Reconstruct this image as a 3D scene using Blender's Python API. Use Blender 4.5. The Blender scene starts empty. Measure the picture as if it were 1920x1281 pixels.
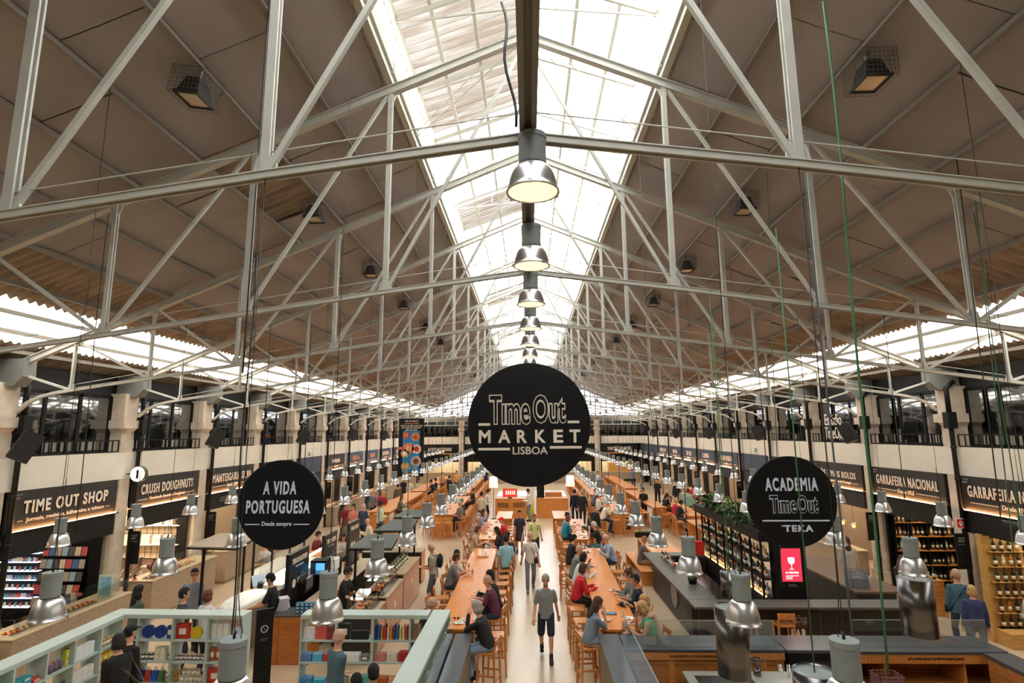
import bpy, math, random
from mathutils import Vector, Matrix
PI = math.pi
R = random.Random(7)
C = bpy.context.scene.collection
scene = bpy.context.scene
# ------------------------------------------------------------------ camera
F, PITCH, YAW, ROLL, CX, CZ = 1043.66, 0.1607, 0.0285, -0.0073, -0.0212, 4.9
_fw = Vector((-math.sin(YAW)*math.cos(PITCH), math.cos(YAW)*math.cos(PITCH), math.sin(PITCH)))
_rt = Vector((math.cos(YAW), math.sin(YAW), 0)); _up = _rt.cross(_fw)
_c, _s = math.cos(ROLL), math.sin(ROLL)
_rt, _up = _c*_rt + _s*_up, -_s*_rt + _c*_up
CAMP = Vector((CX, 0, CZ))
def _ray(px, py): return _fw + _rt*((px-960)/F) - _up*((py-640.5)/F)
def at(px, py, z=0.0):                    # where the sight line of a photo point meets the height z
    d = _ray(px, py); t = (z-CZ)/d.z; return CAMP + d*t
def aty(px, py, y):
    d = _ray(px, py); t = y/d.y; return CAMP + d*t
def atx(px, py, x):
    d = _ray(px, py); t = (x-CX)/d.x; return CAMP + d*t
cam = bpy.data.cameras.new('camera'); cam.lens = F*36/1920; cam.sensor_width = 36; cam.clip_end = 300
co = bpy.data.objects.new('camera', cam); C.objects.link(co); scene.camera = co
co.matrix_world = Matrix(((_rt.x,_up.x,-_fw.x,CX),(_rt.y,_up.y,-_fw.y,0),(_rt.z,_up.z,-_fw.z,CZ),(0,0,0,1)))
Y0, BAY = 4.0592, 3.7058
def YK(k): return Y0 + BAY*k
NT = 14
YEND = YK(NT)
# ------------------------------------------------------------------ materials
def _lin(c): return tuple((v/12.92 if v <= .04045 else ((v+.055)/1.055)**2.4) for v in c)
_mats = {}
def mat(name, col=(.5,.5,.5), rough=.6, metal=0.0, noise=0.0, nscale=8.0, emit=0.0, ecol=None, bump=0.0, wave=None, coat=0, alpha=1.0, spec=.5, lin=False, nstretch=(1,1,1)):
    if name in _mats: return _mats[name]
    m = bpy.data.materials.new(name); m.use_nodes = True
    nt = m.node_tree; b = nt.nodes['Principled BSDF']
    c = col if lin else _lin(col)
    b.inputs['Base Color'].default_value = (*c, 1); b.inputs['Roughness'].default_value = rough
    b.inputs['Metallic'].default_value = metal; b.inputs['Coat Weight'].default_value = coat
    b.inputs['Specular IOR Level'].default_value = spec; b.inputs['Alpha'].default_value = alpha
    if emit:
        b.inputs['Emission Strength'].default_value = emit
        b.inputs['Emission Color'].default_value = (*_lin(ecol or col), 1)
    if noise or bump or wave:
        tc = nt.nodes.new('ShaderNodeTexCoord'); mp = nt.nodes.new('ShaderNodeMapping')
        mp.inputs['Scale'].default_value = nstretch
        nt.links.new(tc.outputs['Object'], mp.inputs[0])
        n = nt.nodes.new('ShaderNodeTexNoise'); n.inputs['Scale'].default_value = nscale; n.inputs['Detail'].default_value = 5
        nt.links.new(mp.outputs[0], n.inputs['Vector'])
        if noise:
            r = nt.nodes.new('ShaderNodeValToRGB')
            lo = [max(0, v*(1-noise)) for v in c]; hi = [min(1, v*(1+noise)) for v in c]
            r.color_ramp.elements[0].position = .3; r.color_ramp.elements[1].position = .7
            r.color_ramp.elements[0].color = (*lo, 1); r.color_ramp.elements[1].color = (*hi, 1)
            nt.links.new(n.outputs['Fac'], r.inputs[0]); nt.links.new(r.outputs[0], b.inputs['Base Color'])
        if bump:
            bp = nt.nodes.new('ShaderNodeBump'); bp.inputs['Strength'].default_value = bump; bp.inputs['Distance'].default_value = .02
            nt.links.new(n.outputs['Fac'], bp.inputs['Height']); nt.links.new(bp.outputs[0], b.inputs['Normal'])
    _mats[name] = m
    return m
def wood(name, col, scale=3.0, stretch=(1,14,14), rough=.42, amt=.3, coat=.15, plank=0):
    if name in _mats: return _mats[name]
    m = bpy.data.materials.new(name); m.use_nodes = True; nt = m.node_tree; b = nt.nodes['Principled BSDF']
    c = _lin(col); tc = nt.nodes.new('ShaderNodeTexCoord'); mp = nt.nodes.new('ShaderNodeMapping')
    mp.inputs['Scale'].default_value = stretch; nt.links.new(tc.outputs['Object'], mp.inputs[0])
    n = nt.nodes.new('ShaderNodeTexNoise'); n.inputs['Scale'].default_value = scale; n.inputs['Detail'].default_value = 6; n.inputs['Distortion'].default_value = .6
    nt.links.new(mp.outputs[0], n.inputs['Vector'])
    r = nt.nodes.new('ShaderNodeValToRGB'); e = r.color_ramp.elements
    e[0].position = .3; e[1].position = .72
    e[0].color = (*[v*(1-amt) for v in c], 1); e[1].color = (*[min(1, v*(1+amt*.8)) for v in c], 1)
    nt.links.new(n.outputs['Fac'], r.inputs[0]); out = r.outputs[0]
    if plank:
        bk = nt.nodes.new('ShaderNodeTexBrick'); bk.inputs['Scale'].default_value = 1; bk.inputs['Mortar Size'].default_value = .006
        bk.inputs['Brick Width'].default_value = 1.6; bk.inputs['Row Height'].default_value = plank
        bk.inputs['Color1'].default_value = (1,1,1,1); bk.inputs['Color2'].default_value = (.72,.72,.72,1); bk.inputs['Mortar'].default_value = (.35,.35,.35,1)
        mp2 = nt.nodes.new('ShaderNodeMapping'); nt.links.new(tc.outputs['Object'], mp2.inputs[0]); mp2.inputs['Rotation'].default_value = (PI/2,0,0)
        nt.links.new(mp2.outputs[0], bk.inputs['Vector'])
        mx = nt.nodes.new('ShaderNodeMixRGB'); mx.blend_type = 'MULTIPLY'; mx.inputs[0].default_value = 1
        nt.links.new(out, mx.inputs[1]); nt.links.new(bk.outputs[0], mx.inputs[2]); out = mx.outputs[0]
    nt.links.new(out, b.inputs['Base Color']); b.inputs['Roughness'].default_value = rough; b.inputs['Coat Weight'].default_value = coat
    _mats[name] = m
    return m
def translucent(name, col, tr=.5, alpha=.5, bandcol=None):
    m = bpy.data.materials.new(name); m.use_nodes = True; nt = m.node_tree
    for n in list(nt.nodes): nt.nodes.remove(n)
    o = nt.nodes.new('ShaderNodeOutputMaterial'); t = nt.nodes.new('ShaderNodeBsdfTransparent'); l = nt.nodes.new('ShaderNodeBsdfTranslucent')
    d = nt.nodes.new('ShaderNodeBsdfDiffuse'); mx = nt.nodes.new('ShaderNodeMixShader'); mx2 = nt.nodes.new('ShaderNodeMixShader')
    t.inputs[0].default_value = (*col, 1); l.inputs[0].default_value = (*col, 1); d.inputs[0].default_value = (*col, 1)
    if bandcol:
        tc = nt.nodes.new('ShaderNodeTexCoord'); mp = nt.nodes.new('ShaderNodeMapping'); mp.inputs['Scale'].default_value = (.5, 5, 1)
        n = nt.nodes.new('ShaderNodeTexNoise'); n.inputs['Scale'].default_value = 1.4; n.inputs['Detail'].default_value = 4
        r = nt.nodes.new('ShaderNodeValToRGB'); r.color_ramp.elements[0].position = .42; r.color_ramp.elements[1].position = .6
        r.color_ramp.elements[0].color = (*bandcol, 1); r.color_ramp.elements[1].color = (*col, 1)
        nt.links.new(tc.outputs['Object'], mp.inputs[0]); nt.links.new(mp.outputs[0], n.inputs['Vector']); nt.links.new(n.outputs['Fac'], r.inputs[0])
        for q in (t, l): nt.links.new(r.outputs[0], q.inputs[0])
    mx.inputs[0].default_value = alpha; mx2.inputs[0].default_value = .25
    nt.links.new(t.outputs[0], mx.inputs[1]); nt.links.new(l.outputs[0], mx2.inputs[1]); nt.links.new(d.outputs[0], mx2.inputs[2])
    nt.links.new(mx2.outputs[0], mx.inputs[2]); nt.links.new(mx.outputs[0], o.inputs[0])
    _mats[name] = m
    return m
def glassy(name, tint, refl=.15, rough=.03, thru=None):
    """thin window glass: see-through tint plus mirror-like reflection"""
    m = bpy.data.materials.new(name); m.use_nodes = True; nt = m.node_tree
    for n in list(nt.nodes): nt.nodes.remove(n)
    o = nt.nodes.new('ShaderNodeOutputMaterial'); t = nt.nodes.new('ShaderNodeBsdfTransparent'); g = nt.nodes.new('ShaderNodeBsdfGlossy')
    mx = nt.nodes.new('ShaderNodeMixShader'); f = nt.nodes.new('ShaderNodeLayerWeight'); f.inputs[0].default_value = .3
    ad = nt.nodes.new('ShaderNodeMath'); ad.operation = 'MULTIPLY_ADD'; ad.inputs[1].default_value = .6; ad.inputs[2].default_value = refl; ad.use_clamp = True
    t.inputs[0].default_value = (*tint, 1); g.inputs[1].default_value = rough if len(g.inputs) > 1 else 0; g.inputs['Roughness'].default_value = rough
    g.inputs[0].default_value = (.9,.95,1,1)
    nt.links.new(f.outputs['Facing'], ad.inputs[0]); nt.links.new(ad.outputs[0], mx.inputs[0])
    nt.links.new(t.outputs[0], mx.inputs[1]); nt.links.new(g.outputs[0], mx.inputs[2]); nt.links.new(mx.outputs[0], o.inputs[0])
    _mats[name] = m
    return m
# ------------------------------------------------------------------ mesh helpers
class MB:
    def __init__(s): s.v = []; s.f = []; s.mi = []; s.cur = 0; s.sm = []; s.smooth = False
    def mat(s, i): s.cur = i; return s
    def add(s, vs, fs, sm=None):
        o = len(s.v); s.v += [tuple(q) for q in vs]
        for f in fs: s.f.append([i+o for i in f]); s.mi.append(s.cur); s.sm.append(s.smooth if sm is None else sm)
        return s
    def box(s, x0, x1, y0, y1, z0, z1, T=None):
        vs = [Vector(q) for q in ((x0,y0,z0),(x1,y0,z0),(x1,y1,z0),(x0,y1,z0),(x0,y0,z1),(x1,y0,z1),(x1,y1,z1),(x0,y1,z1))]
        if T is not None: vs = [T @ q for q in vs]
        return s.add(vs, [(3,2,1,0),(4,5,6,7),(0,1,5,4),(1,2,6,5),(2,3,7,6),(3,0,4,7)], False)
    def bbox(s, x0, x1, y0, y1, z0, z1, b=.01, T=None):
        """box with chamfered vertical and top edges"""
        pts = [(x0+b,y0),(x1-b,y0),(x1,y0+b),(x1,y1-b),(x1-b,y1),(x0+b,y1),(x0,y1-b),(x0,y0+b)]
        ins = [(x0+2*b,y0+b),(x1-2*b,y0+b),(x1-b,y0+2*b),(x1-b,y1-2*b),(x1-2*b,y1-b),(x0+2*b,y1-b),(x0+b,y1-2*b),(x0+b,y0+2*b)]
        vs = [Vector((*p, z0)) for p in pts]+[Vector((*p, z1-b)) for p in pts]+[Vector((*p, z1)) for p in ins]
        if T is not None: vs = [T @ q for q in vs]
        n = 8; fs = [tuple(range(n-1,-1,-1)), tuple(range(2*n,3*n))]
        for r in (0,1):
            for i in range(n): j = (i+1)%n; fs.append((r*n+i, r*n+j, (r+1)*n+j, (r+1)*n+i))
        return s.add(vs, fs, False)
    def bar(s, a, b, w, h=None, up=(0,0,1)):
        """rectangular bar from a to b, w wide, h deep"""
        a = Vector(a); b = Vector(b); h = h or w; d = (b-a)
        if d.length < 1e-6: return s
        d.normalize(); u = Vector(up)
        if abs(d.dot(u)) > .98: u = Vector((0,1,0))
        x = d.cross(u).normalized(); y = x.cross(d).normalized()
        vs = [p + x*(sx*w/2) + y*(sy*h/2) for p in (a,b) for sx, sy in ((-1,-1),(1,-1),(1,1),(-1,1))]
        return s.add(vs, [(3,2,1,0),(4,5,6,7),(0,1,5,4),(1,2,6,5),(2,3,7,6),(3,0,4,7)], False)
    def tube(s, pts, r, n=8, cap=True):
        pts = [Vector(p) for p in pts]; rs = r if isinstance(r, (list, tuple)) else [r]*len(pts)
        vs = []; x = None
        for i, p in enumerate(pts):
            d = (pts[min(i+1, len(pts)-1)] - pts[max(i-1, 0)]).normalized()
            if x is None:
                x = d.cross(Vector((0,0,1)));
                if x.length < .1: x = Vector((1,0,0))
            x = (x - d*x.dot(d)).normalized(); y = d.cross(x)
            for k in range(n): a = 2*PI*k/n; vs.append(p + (x*math.cos(a)+y*math.sin(a))*rs[i])
        fs = [(i*n+k, i*n+(k+1)%n, (i+1)*n+(k+1)%n, (i+1)*n+k) for i in range(len(pts)-1) for k in range(n)]
        if cap: fs += [tuple(range(n-1,-1,-1)), tuple((len(pts)-1)*n+k for k in range(n))]
        return s.add(vs, fs, True)
    def lathe(s, prof, c=(0,0,0), n=20, sm=True, T=None):
        vs = []; c = Vector(c)
        for r, z in prof:
            for k in range(n): a = 2*PI*k/n; vs.append(c + Vector((r*math.cos(a), r*math.sin(a), z)))
        if T is not None: vs = [T @ q for q in vs]
        m = len(prof)
        fs = [(i*n+k, i*n+(k+1)%n, (i+1)*n+(k+1)%n, (i+1)*n+k) for i in range(m-1) for k in range(n)]
        if prof[0][0] > 1e-5: fs.append(tuple(range(n-1,-1,-1)))
        if prof[-1][0] > 1e-5: fs.append(tuple((m-1)*n+k for k in range(n)))
        return s.add(vs, fs, sm)
    def poly(s, pts, z0, z1, T=None):
        n = len(pts); vs = [Vector((*p, z0)) for p in pts]+[Vector((*p, z1)) for p in pts]
        if T is not None: vs = [T @ q for q in vs]
        return s.add(vs, [tuple(range(n-1,-1,-1)), tuple(range(n,2*n))]+[(i,(i+1)%n,n+(i+1)%n,n+i) for i in range(n)], False)
    def quad(s, a, b, c, d): return s.add([a,b,c,d], [(0,1,2,3)], False)
    def ell(s, c, rx, ry, rz, n=12, m=8, T=None):
        vs = []; fs = []; c = Vector(c)
        for i in range(m+1):
            t = PI*i/m
            for k in range(n): a = 2*PI*k/n; q = Vector((rx*math.sin(t)*math.cos(a), ry*math.sin(t)*math.sin(a), -rz*math.cos(t))); vs.append(c+(T @ q if T is not None else q))
        for i in range(m):
            for k in range(n): fs.append((i*n+k, i*n+(k+1)%n, (i+1)*n+(k+1)%n, (i+1)*n+k))
        return s.add(vs, fs, True)
    def mesh(s, name, mats):
        me = bpy.data.meshes.new(name); me.from_pydata(s.v, [], s.f)
        for m in (mats if isinstance(mats, (list, tuple)) else [mats]): me.materials.append(m)
        me.polygons.foreach_set('material_index', s.mi); me.polygons.foreach_set('use_smooth', s.sm)
        me.update(); return me
    def build(s, name, mats, parent=None):
        o = bpy.data.objects.new(name, s.mesh(name, mats)); C.objects.link(o)
        if parent is not None: o.parent = parent
        return o
def tag(o, label=None, cat=None, group=None, kind=None):
    if label: o['label'] = label
    if cat: o['category'] = cat
    if group: o['group'] = group
    if kind: o['kind'] = kind
    return o
def thing(name, label, cat, loc=(0,0,0), rz=0, group=None):
    o = bpy.data.objects.new(name, None); C.objects.link(o); o.location = loc; o.rotation_euler = (0,0,rz)
    o.empty_display_size = .1
    return tag(o, label, cat, group)
_KIDS = {}
def part(name, mb, m, parent):
    o = mb.build(name, m, parent); _KIDS.setdefault(parent.name, []).append(o); return o
def dup(root, loc=None, rz=None, label=None, group=None, scale=None):
    r = root.copy(); C.objects.link(r)
    if loc is not None: r.location = loc
    if rz is not None: r.rotation_euler = (0,0,rz)
    if scale is not None: r.scale = scale
    if label: r['label'] = label
    if group: r['group'] = group
    def rec(src, dst):
        for ch in _KIDS.get(src.name, []):
            c = ch.copy(); C.objects.link(c); c.parent = dst; _KIDS.setdefault(dst.name, []).append(c); rec(ch, c)
    rec(root, r)
    return r
def struct(name, mb, m, parent=None):
    o = mb.build(name, m, parent)
    if parent is None: o['kind'] = 'structure'
    return o
ORD = ['first','second','third','fourth','fifth','sixth','seventh','eighth','ninth','tenth','eleventh','twelfth','thirteenth','fourteenth','fifteenth','sixteenth','seventeenth','eighteenth','nineteenth','twentieth','twenty-first','twenty-second','twenty-third','twenty-fourth','twenty-fifth','twenty-sixth','twenty-seventh','twenty-eighth']
def Tm(loc=(0,0,0), rz=0, rx=0, ry=0): return Matrix.Translation(loc) @ Matrix.Rotation(rz,4,'Z') @ Matrix.Rotation(ry,4,'Y') @ Matrix.Rotation(rx,4,'X')
# ------------------------------------------------------------------ lettering (real raised letters)
_texts = []
def text(s, M_, w, h, m, parent, name='lettering', bold=.0, ext=.006, keep=False, align=0):
    """letters lying in the XY plane of M_, fitted to w x h, centred (align 0) or starting at x=0 (1)"""
    cu = bpy.data.curves.new('t', 'FONT'); cu.body = s; cu.size = 1; cu.offset = bold; cu.extrude = .01; cu.resolution_u = 3
    cu.space_character = 1.22 if (bold >= .03 or (bold >= .02 and len(s) > 14)) and len(s) > 1 and name == 'lettering' else 1.0
    o = bpy.data.objects.new('t', cu); C.objects.link(o); _texts.append((o, M_, w, h, m, parent, name, ext, align))
def flush_texts():
    bpy.context.view_layer.update(); dg = bpy.context.evaluated_depsgraph_get()
    for o, M_, w, h, m, parent, name, ext, align in _texts:
        me = bpy.data.meshes.new_from_object(o.evaluated_get(dg)); me.materials.clear(); me.materials.append(m)
        if len(me.vertices):
            xs = [v.co.x for v in me.vertices]; ys = [v.co.y for v in me.vertices]
            x0, x1, y0, y1 = min(xs), max(xs), min(ys), max(ys); sx = w/max(x1-x0, 1e-4); sy = h/max(y1-y0, 1e-4)
            for v in me.vertices:
                q = Vector(((v.co.x-(x0 if align else (x0+x1)/2))*sx, (v.co.y-(y0+y1)/2)*sy, (v.co.z)*ext/.01))
                v.co = M_ @ q
        n = bpy.data.objects.new(name, me); C.objects.link(n)
        if parent is not None: n.parent = parent
    for t in _texts:
        cu = t[0].data; bpy.data.objects.remove(t[0]); bpy.data.curves.remove(cu)
# ================================================================== THE HALL
white_w = mat('cream_plaster', (.88,.85,.79), .7, noise=.04, nscale=2)
stone = mat('pale_limestone', (.80,.74,.67), .75, noise=.18, nscale=3.5, bump=.25)
blackm = mat('black_cladding', (.095,.09,.085), .55, noise=.1, nscale=30, spec=.3)
black2 = mat('matt_black', (.045,.045,.045), .55, spec=.3)
paint = mat('pale_grey_paint', (.70,.70,.67), .5, noise=.08, nscale=4)
ironp = mat('dark_pipe_paint', (.065,.065,.065), .5, spec=.3)
zinc = mat('brown_corrugated_sheet', (.56,.49,.42), .6, noise=.3, nscale=1.2, nstretch=(1,5,1))
insul = mat('taupe_insulation_board', (.60,.575,.57), .85, noise=.12, nscale=.7, bump=.15)
purlm = mat('purlin_grey', (.50,.48,.45), .6)
floorm = None
def make_floor():
    m = bpy.data.materials.new('beige_stone_floor'); m.use_nodes = True; nt = m.node_tree; b = nt.nodes['Principled BSDF']
    tc = nt.nodes.new('ShaderNodeTexCoord'); bk = nt.nodes.new('ShaderNodeTexBrick'); bk.inputs['Scale'].default_value = 1
    bk.inputs['Brick Width'].default_value = 1.2; bk.inputs['Row Height'].default_value = .9; bk.inputs['Mortar Size'].default_value = .006
    bk.inputs['Color1'].default_value = (*_lin((.755,.665,.545)),1); bk.inputs['Color2'].default_value = (*_lin((.73,.64,.52)),1); bk.inputs['Mortar'].default_value = (*_lin((.66,.57,.46)),1)
    nt.links.new(tc.outputs['Object'], bk.inputs['Vector'])
    n = nt.nodes.new('ShaderNodeTexNoise'); n.inputs['Scale'].default_value = 2.2; n.inputs['Detail'].default_value = 9; nt.links.new(tc.outputs['Object'], n.inputs['Vector'])
    r = nt.nodes.new('ShaderNodeValToRGB'); r.color_ramp.elements[0].position = .35; r.color_ramp.elements[0].color = (.93,.915,.89,1); r.color_ramp.elements[1].position = .6
    mx = nt.nodes.new('ShaderNodeMixRGB'); mx.blend_type = 'MULTIPLY'; mx.inputs[0].default_value = .7
    nt.links.new(n.outputs['Fac'], r.inputs[0]); nt.links.new(bk.outputs[0], mx.inputs[1]); nt.links.new(r.outputs[0], mx.inputs[2]); nt.links.new(mx.outputs[0], b.inputs['Base Color'])
    rr = nt.nodes.new('ShaderNodeMapRange'); rr.inputs[3].default_value = .25; rr.inputs[4].default_value = .36; nt.links.new(n.outputs['Fac'], rr.inputs[0]); nt.links.new(rr.outputs[0], b.inputs['Roughness'])
    b.inputs['Specular IOR Level'].default_value = .6
    return m
floorm = make_floor()
XW = 10.95
struct('floor', MB().box(-15.5, 15.5, -4, YEND+6, -.3, 0), floorm)
def RZ(x): return 11.25 - .42*abs(x)
def corr(mb, x0, x1, y0, y1, z0, z1, pitch=.2, amp=.042, th=0):
    n = max(2, int((y1-y0)/pitch*6)); vs = []
    for i in range(n+1):
        y = y0+(y1-y0)*i/n; d = amp*math.sin(2*PI*y/pitch)
        vs += [(x0,y,z0+d),(x1,y,z1+d)]
    mb.add(vs, [(2*i,2*i+1,2*i+3,2*i+2) for i in range(n)], True)
YA, YB = -3.8, YEND
# roof skin -------------------------------------------------------
hole = [(-5.07,-4.1,8.45,11.1)]
for sd in (-1,1):
    m = MB()
    # opaque corrugated outer skin
    corr(m, sd*2.2, sd*9.38, YA, YB, RZ(2.2)+.07, RZ(9.38)+.07)
    corr(m, sd*10.72, sd*11.6, YA, YB, RZ(10.72)+.07, RZ(11.6)+.07)
    s_ = struct('ceiling', m, zinc)
    # insulated boards between purlins
    PX = [2.2,3.1,4.1,5.07,6.02,6.97,7.92]
    m = MB(); seam = MB()
    for i in range(6):
        a, b = PX[i], PX[i+1]; y = YA + (i%2)*.9
        y -= 1.5
        while y < YB:
            e = min(y+2.65, YB); s0 = max(y, YA)
            if not (sd < 0 and abs(a-4.1) < .01 and s0 < 10.5 and e > 9.0 and False) and e > s0:
                dz = R.uniform(-.012, .006); g = .008; lift = R.uniform(0,.05) if R.random() < .25 else 0
                if sd < 0 and i == 2 and s0 < 9.4 < e: y = e; continue
                x0, x1 = sd*(a+.055), sd*(b-.012)
                xm = (x0+x1)/2; ym = (s0+e)/2; sag = .03
                P = [(x0,s0+g,RZ(a+.03)+dz),(xm,s0+g,RZ(xm)+dz-lift),(x1,s0+g,RZ(b-.03)+dz),(x0,ym,RZ(a)+dz),(xm,ym,RZ(xm)+dz-sag),(x1,ym,RZ(b)+dz),(x0,e-g,RZ(a+.03)+dz),(xm,e-g,RZ(xm)+dz),(x1,e-g,RZ(b-.03)+dz)]
                m.add(P, [(0,1,4,3),(1,2,5,4),(3,4,7,6),(4,5,8,7)], True)
                P2 = [(x,yy,z+.03) for x,yy,z in P]
                m.add(P2, [(0,1,4,3),(1,2,5,4),(3,4,7,6),(4,5,8,7)], True)
            y = e
    struct('insulation_board_ceiling', m, insul, s_)
    m = MB()
    for x in PX[1:]+[8.85,9.62,10.2,10.85]:
        m.bar((sd*x,YA,RZ(x)-.04),(sd*x,YB,RZ(x)-.04),.022,.08)
        m.bar((sd*x-sd*.015,YA,RZ(x)-.08),(sd*x-sd*.015,YB,RZ(x)-.08),.05,.01)
    struct('purlins', m, purlm, s_)
    m = MB(); corr(m, sd*9.38, sd*10.72, YA, YB, RZ(9.38)+.07, RZ(10.72)+.07)
    struct('skylight_strip', m, translucent('frosted_strip_%s' % ('left' if sd<0 else 'right'), (.96,.93,.86), alpha=.55, bandcol=(.86,.78,.66)), s_)
    # gutter wall above the columns: dark band
    m = MB().box(min(sd*11.42,sd*11.6), max(sd*11.42,sd*11.6), YA, YB, 5.92, RZ(11.5)+.05)
    struct('eaves_band', m, mat('blue_black_band', (.14,.15,.17), .5), s_)
# lantern ---------------------------------------------------------
LX, LZ, LR = 2.05, 11.40, 12.12
lz = lambda x: LZ + (LX-abs(x))*(LR-LZ)/LX
frost = translucent('frosted_lantern_sheet', (.97,.96,.93), alpha=.5)
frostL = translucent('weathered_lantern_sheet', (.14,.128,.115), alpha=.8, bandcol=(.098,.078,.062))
lan = struct('lantern_ceiling', MB().bar((0,YA,LR-.05),(0,YB,LR-.05),.18,.1), paint)
for sd in (-1,1):
    m = MB(); m2 = MB()
    if sd > 0: corr(m, 0, sd*(LX+.12), YA, YB, LR+.06, lz(LX)+.02)
    else:
        for k in range(-2, NT):
            y0, y1 = max(YK(k), YA), YK(k+1)
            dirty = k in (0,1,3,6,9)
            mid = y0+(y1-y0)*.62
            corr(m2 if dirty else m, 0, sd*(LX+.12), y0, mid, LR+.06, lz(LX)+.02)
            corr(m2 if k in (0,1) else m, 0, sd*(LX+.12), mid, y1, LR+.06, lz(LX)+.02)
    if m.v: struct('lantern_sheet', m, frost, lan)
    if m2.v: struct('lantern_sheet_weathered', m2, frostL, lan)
    # louvred side: white corrugated strip, posts
    m = MB(); n = int((YB-YA)/.2*6); vs = []
    for i in range(n+1):
        y = YA+(YB-YA)*i/n; d = .03*math.sin(2*PI*y/.2); vs += [(sd*(LX+.1)+d,y,RZ(2.2)+.25),(sd*(LX+.1)+d,y,LZ-.14)]
    m.add(vs, [(2*i,2*i+1,2*i+3,2*i+2) for i in range(n)], True)
    struct('lantern_side', m, translucent('white_side_sheet_%d' % sd, (.93,.90,.83), alpha=.7), lan)
    m = MB()
    m.bar((sd*(LX+.06),YA,RZ(2.2)+.16),(sd*(LX+.06),YB,RZ(2.2)+.16),.14,.16); m.bar((sd*(LX+.02),YA,LZ-.05),(sd*(LX+.02),YB,LZ-.05),.08,.14)
    m.bar((sd*2.13,YA,RZ(2.2)),(sd*2.13,YB,RZ(2.2)),.1,.1)
    for x in (.85,1.5): m.bar((sd*x,YA,lz(x)-.02),(sd*x,YB,lz(x)-.02),.06,.08)
    y = Y0-2*BAY
    while y < YB:
        m.bar((sd*LX,y,RZ(2.1)),(sd*LX,y,LZ),.05); m.bar((0,y,LR-.1),(sd*LX,y,LZ-.1),.05,.07); m.bar((0,y,LR-.66),(sd*LX,y,LZ-.16),.025)
        m.bar((sd*1.0,y,LZ+.25),(sd*1.0,y,LZ+.02),.02)
        y2 = y+BAY/2
        m.bar((sd*LX,y2,RZ(2.1)),(sd*LX,y2,LZ),.05); m.bar((0,y2,LR-.1),(sd*LX,y2,LZ-.1),.05,.06)
        m.tube([(sd*LX,y2,RZ(2.1)+.1),(0,y,LR-.9)],.008,5); m.tube([(0,y,LR-1.2),(sd*LX,y2,RZ(2.1))],.008,5)
        y += BAY
    struct('lantern_frame', m, mat('lantern_paint', (.72,.72,.68), .5), lan)
# trusses ---------------------------------------------------------
TX = [0,2.07,4.11,6.17,8.01,9.66]; TBZ = [7.17,6.90,6.61,6.32,6.06,5.83]
TT = lambda x: 10.95-.42*x
def truss(k):
    o = thing('roof_truss', '%s pale grey steel roof truss counted from the near end of the hall' % ORD[k+1], 'roof truss', (0,YK(k),0), 0, None)
    for sd in (-1,1):
        part('rafter', MB().bar((0,0,TT(0)),(sd*11.0,0,TT(11.0)),.03,.13).bar((0,0,TT(0)+.065),(sd*11.0,0,TT(11.0)+.065),.11,.012).bar((0,0,TT(0)-.065),(sd*11.0,0,TT(11.0)-.065),.11,.012), paint, o)
        m = MB(); P = [(sd*x,0,z) for x, z in zip(TX, TBZ)]
        for a, b in zip(P, P[1:]): m.bar((a[0],-.03,a[2]),(b[0],-.03,b[2]),.018,.055); m.bar((a[0],.03,a[2]),(b[0],.03,b[2]),.018,.055); m.bar((a[0],0,a[2]+.03),(b[0],0,b[2]+.03),.10,.01)
        cv = [(sd*9.66,0,5.83),(sd*10.0,0,5.775),(sd*10.3,0,5.70),(sd*10.55,0,5.58),(sd*10.78,0,5.38)]
        for a, b in zip(cv, cv[1:]): m.bar(a, b, .08, .06)
        part('bottom_chord', m, paint, o)
        for j in range(1, 6):
            w = (0,.07,.08,.06,.045,.04)[j]
            m = MB(); m.bar((sd*TX[j],-.026,TBZ[j]),(sd*TX[j],-.026,TT(TX[j])),w,.02,(0,1,0)); m.bar((sd*TX[j],.026,TBZ[j]),(sd*TX[j],.026,TT(TX[j])),w,.02,(0,1,0))
            x, z = sd*TX[j], TBZ[j]; q = .15 if j < 5 else .11
            m.poly([(-q*.7,0),(q*.7,0),(q*.45,q),(-q*.45,q)], -.01, .01, Tm((x,0,z+.02)) @ Matrix.Rotation(PI/2,4,'X'))
            z = TT(TX[j]); m.poly([(-q*.6,0),(q*.6,0),(q*.2,-q),(-q*.2,-q)], -.01, .01, Tm((x,0,z-.08)) @ Matrix.Rotation(PI/2,4,'X'))
            part('post', m, paint, o)
        dg = [((0,TT(0)-.1),(TX[1],TBZ[1])),((TX[1],TT(TX[1])),(TX[2],TBZ[2])),((TX[2],TT(TX[2])),(TX[3],TBZ[3])),((TX[4],TT(TX[4])),(TX[3],TBZ[3])),((TX[5],TT(TX[5])),(TX[4],TBZ[4])),((10.85,6.2),(TX[5],TBZ[5]))]
        for a, b in dg: part('diagonal', MB().bar((sd*a[0],0,a[1]),(sd*b[0],0,b[1]),.048,.045), paint, o)
        # foot bracket on the column
        m = MB(); m.poly([(10.6,6.12),(10.78,5.92),(11.35,5.92),(11.35,6.5),(10.62,TT(10.6))], -.16, .16, Matrix.Scale(sd,4,(1,0,0)) @ Matrix.Rotation(PI/2,4,'X'))
        part('foot_bracket', m, mat('bracket_paint', (.47,.48,.47), .6), o)
    m = MB().tube([(-9.6,0,5.95),(-6.2,0,6.5),(0,0,7.4),(6.2,0,6.5),(9.6,0,5.95)], .006, 5)
    part('tie_wire', m, paint, o)
    return o
t0 = truss(-1)
for k in range(0, NT):
    d = dup(t0, (0,YK(k),0), 0, '%s pale grey steel roof truss counted from the near end of the hall' % ORD[k+1])
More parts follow.
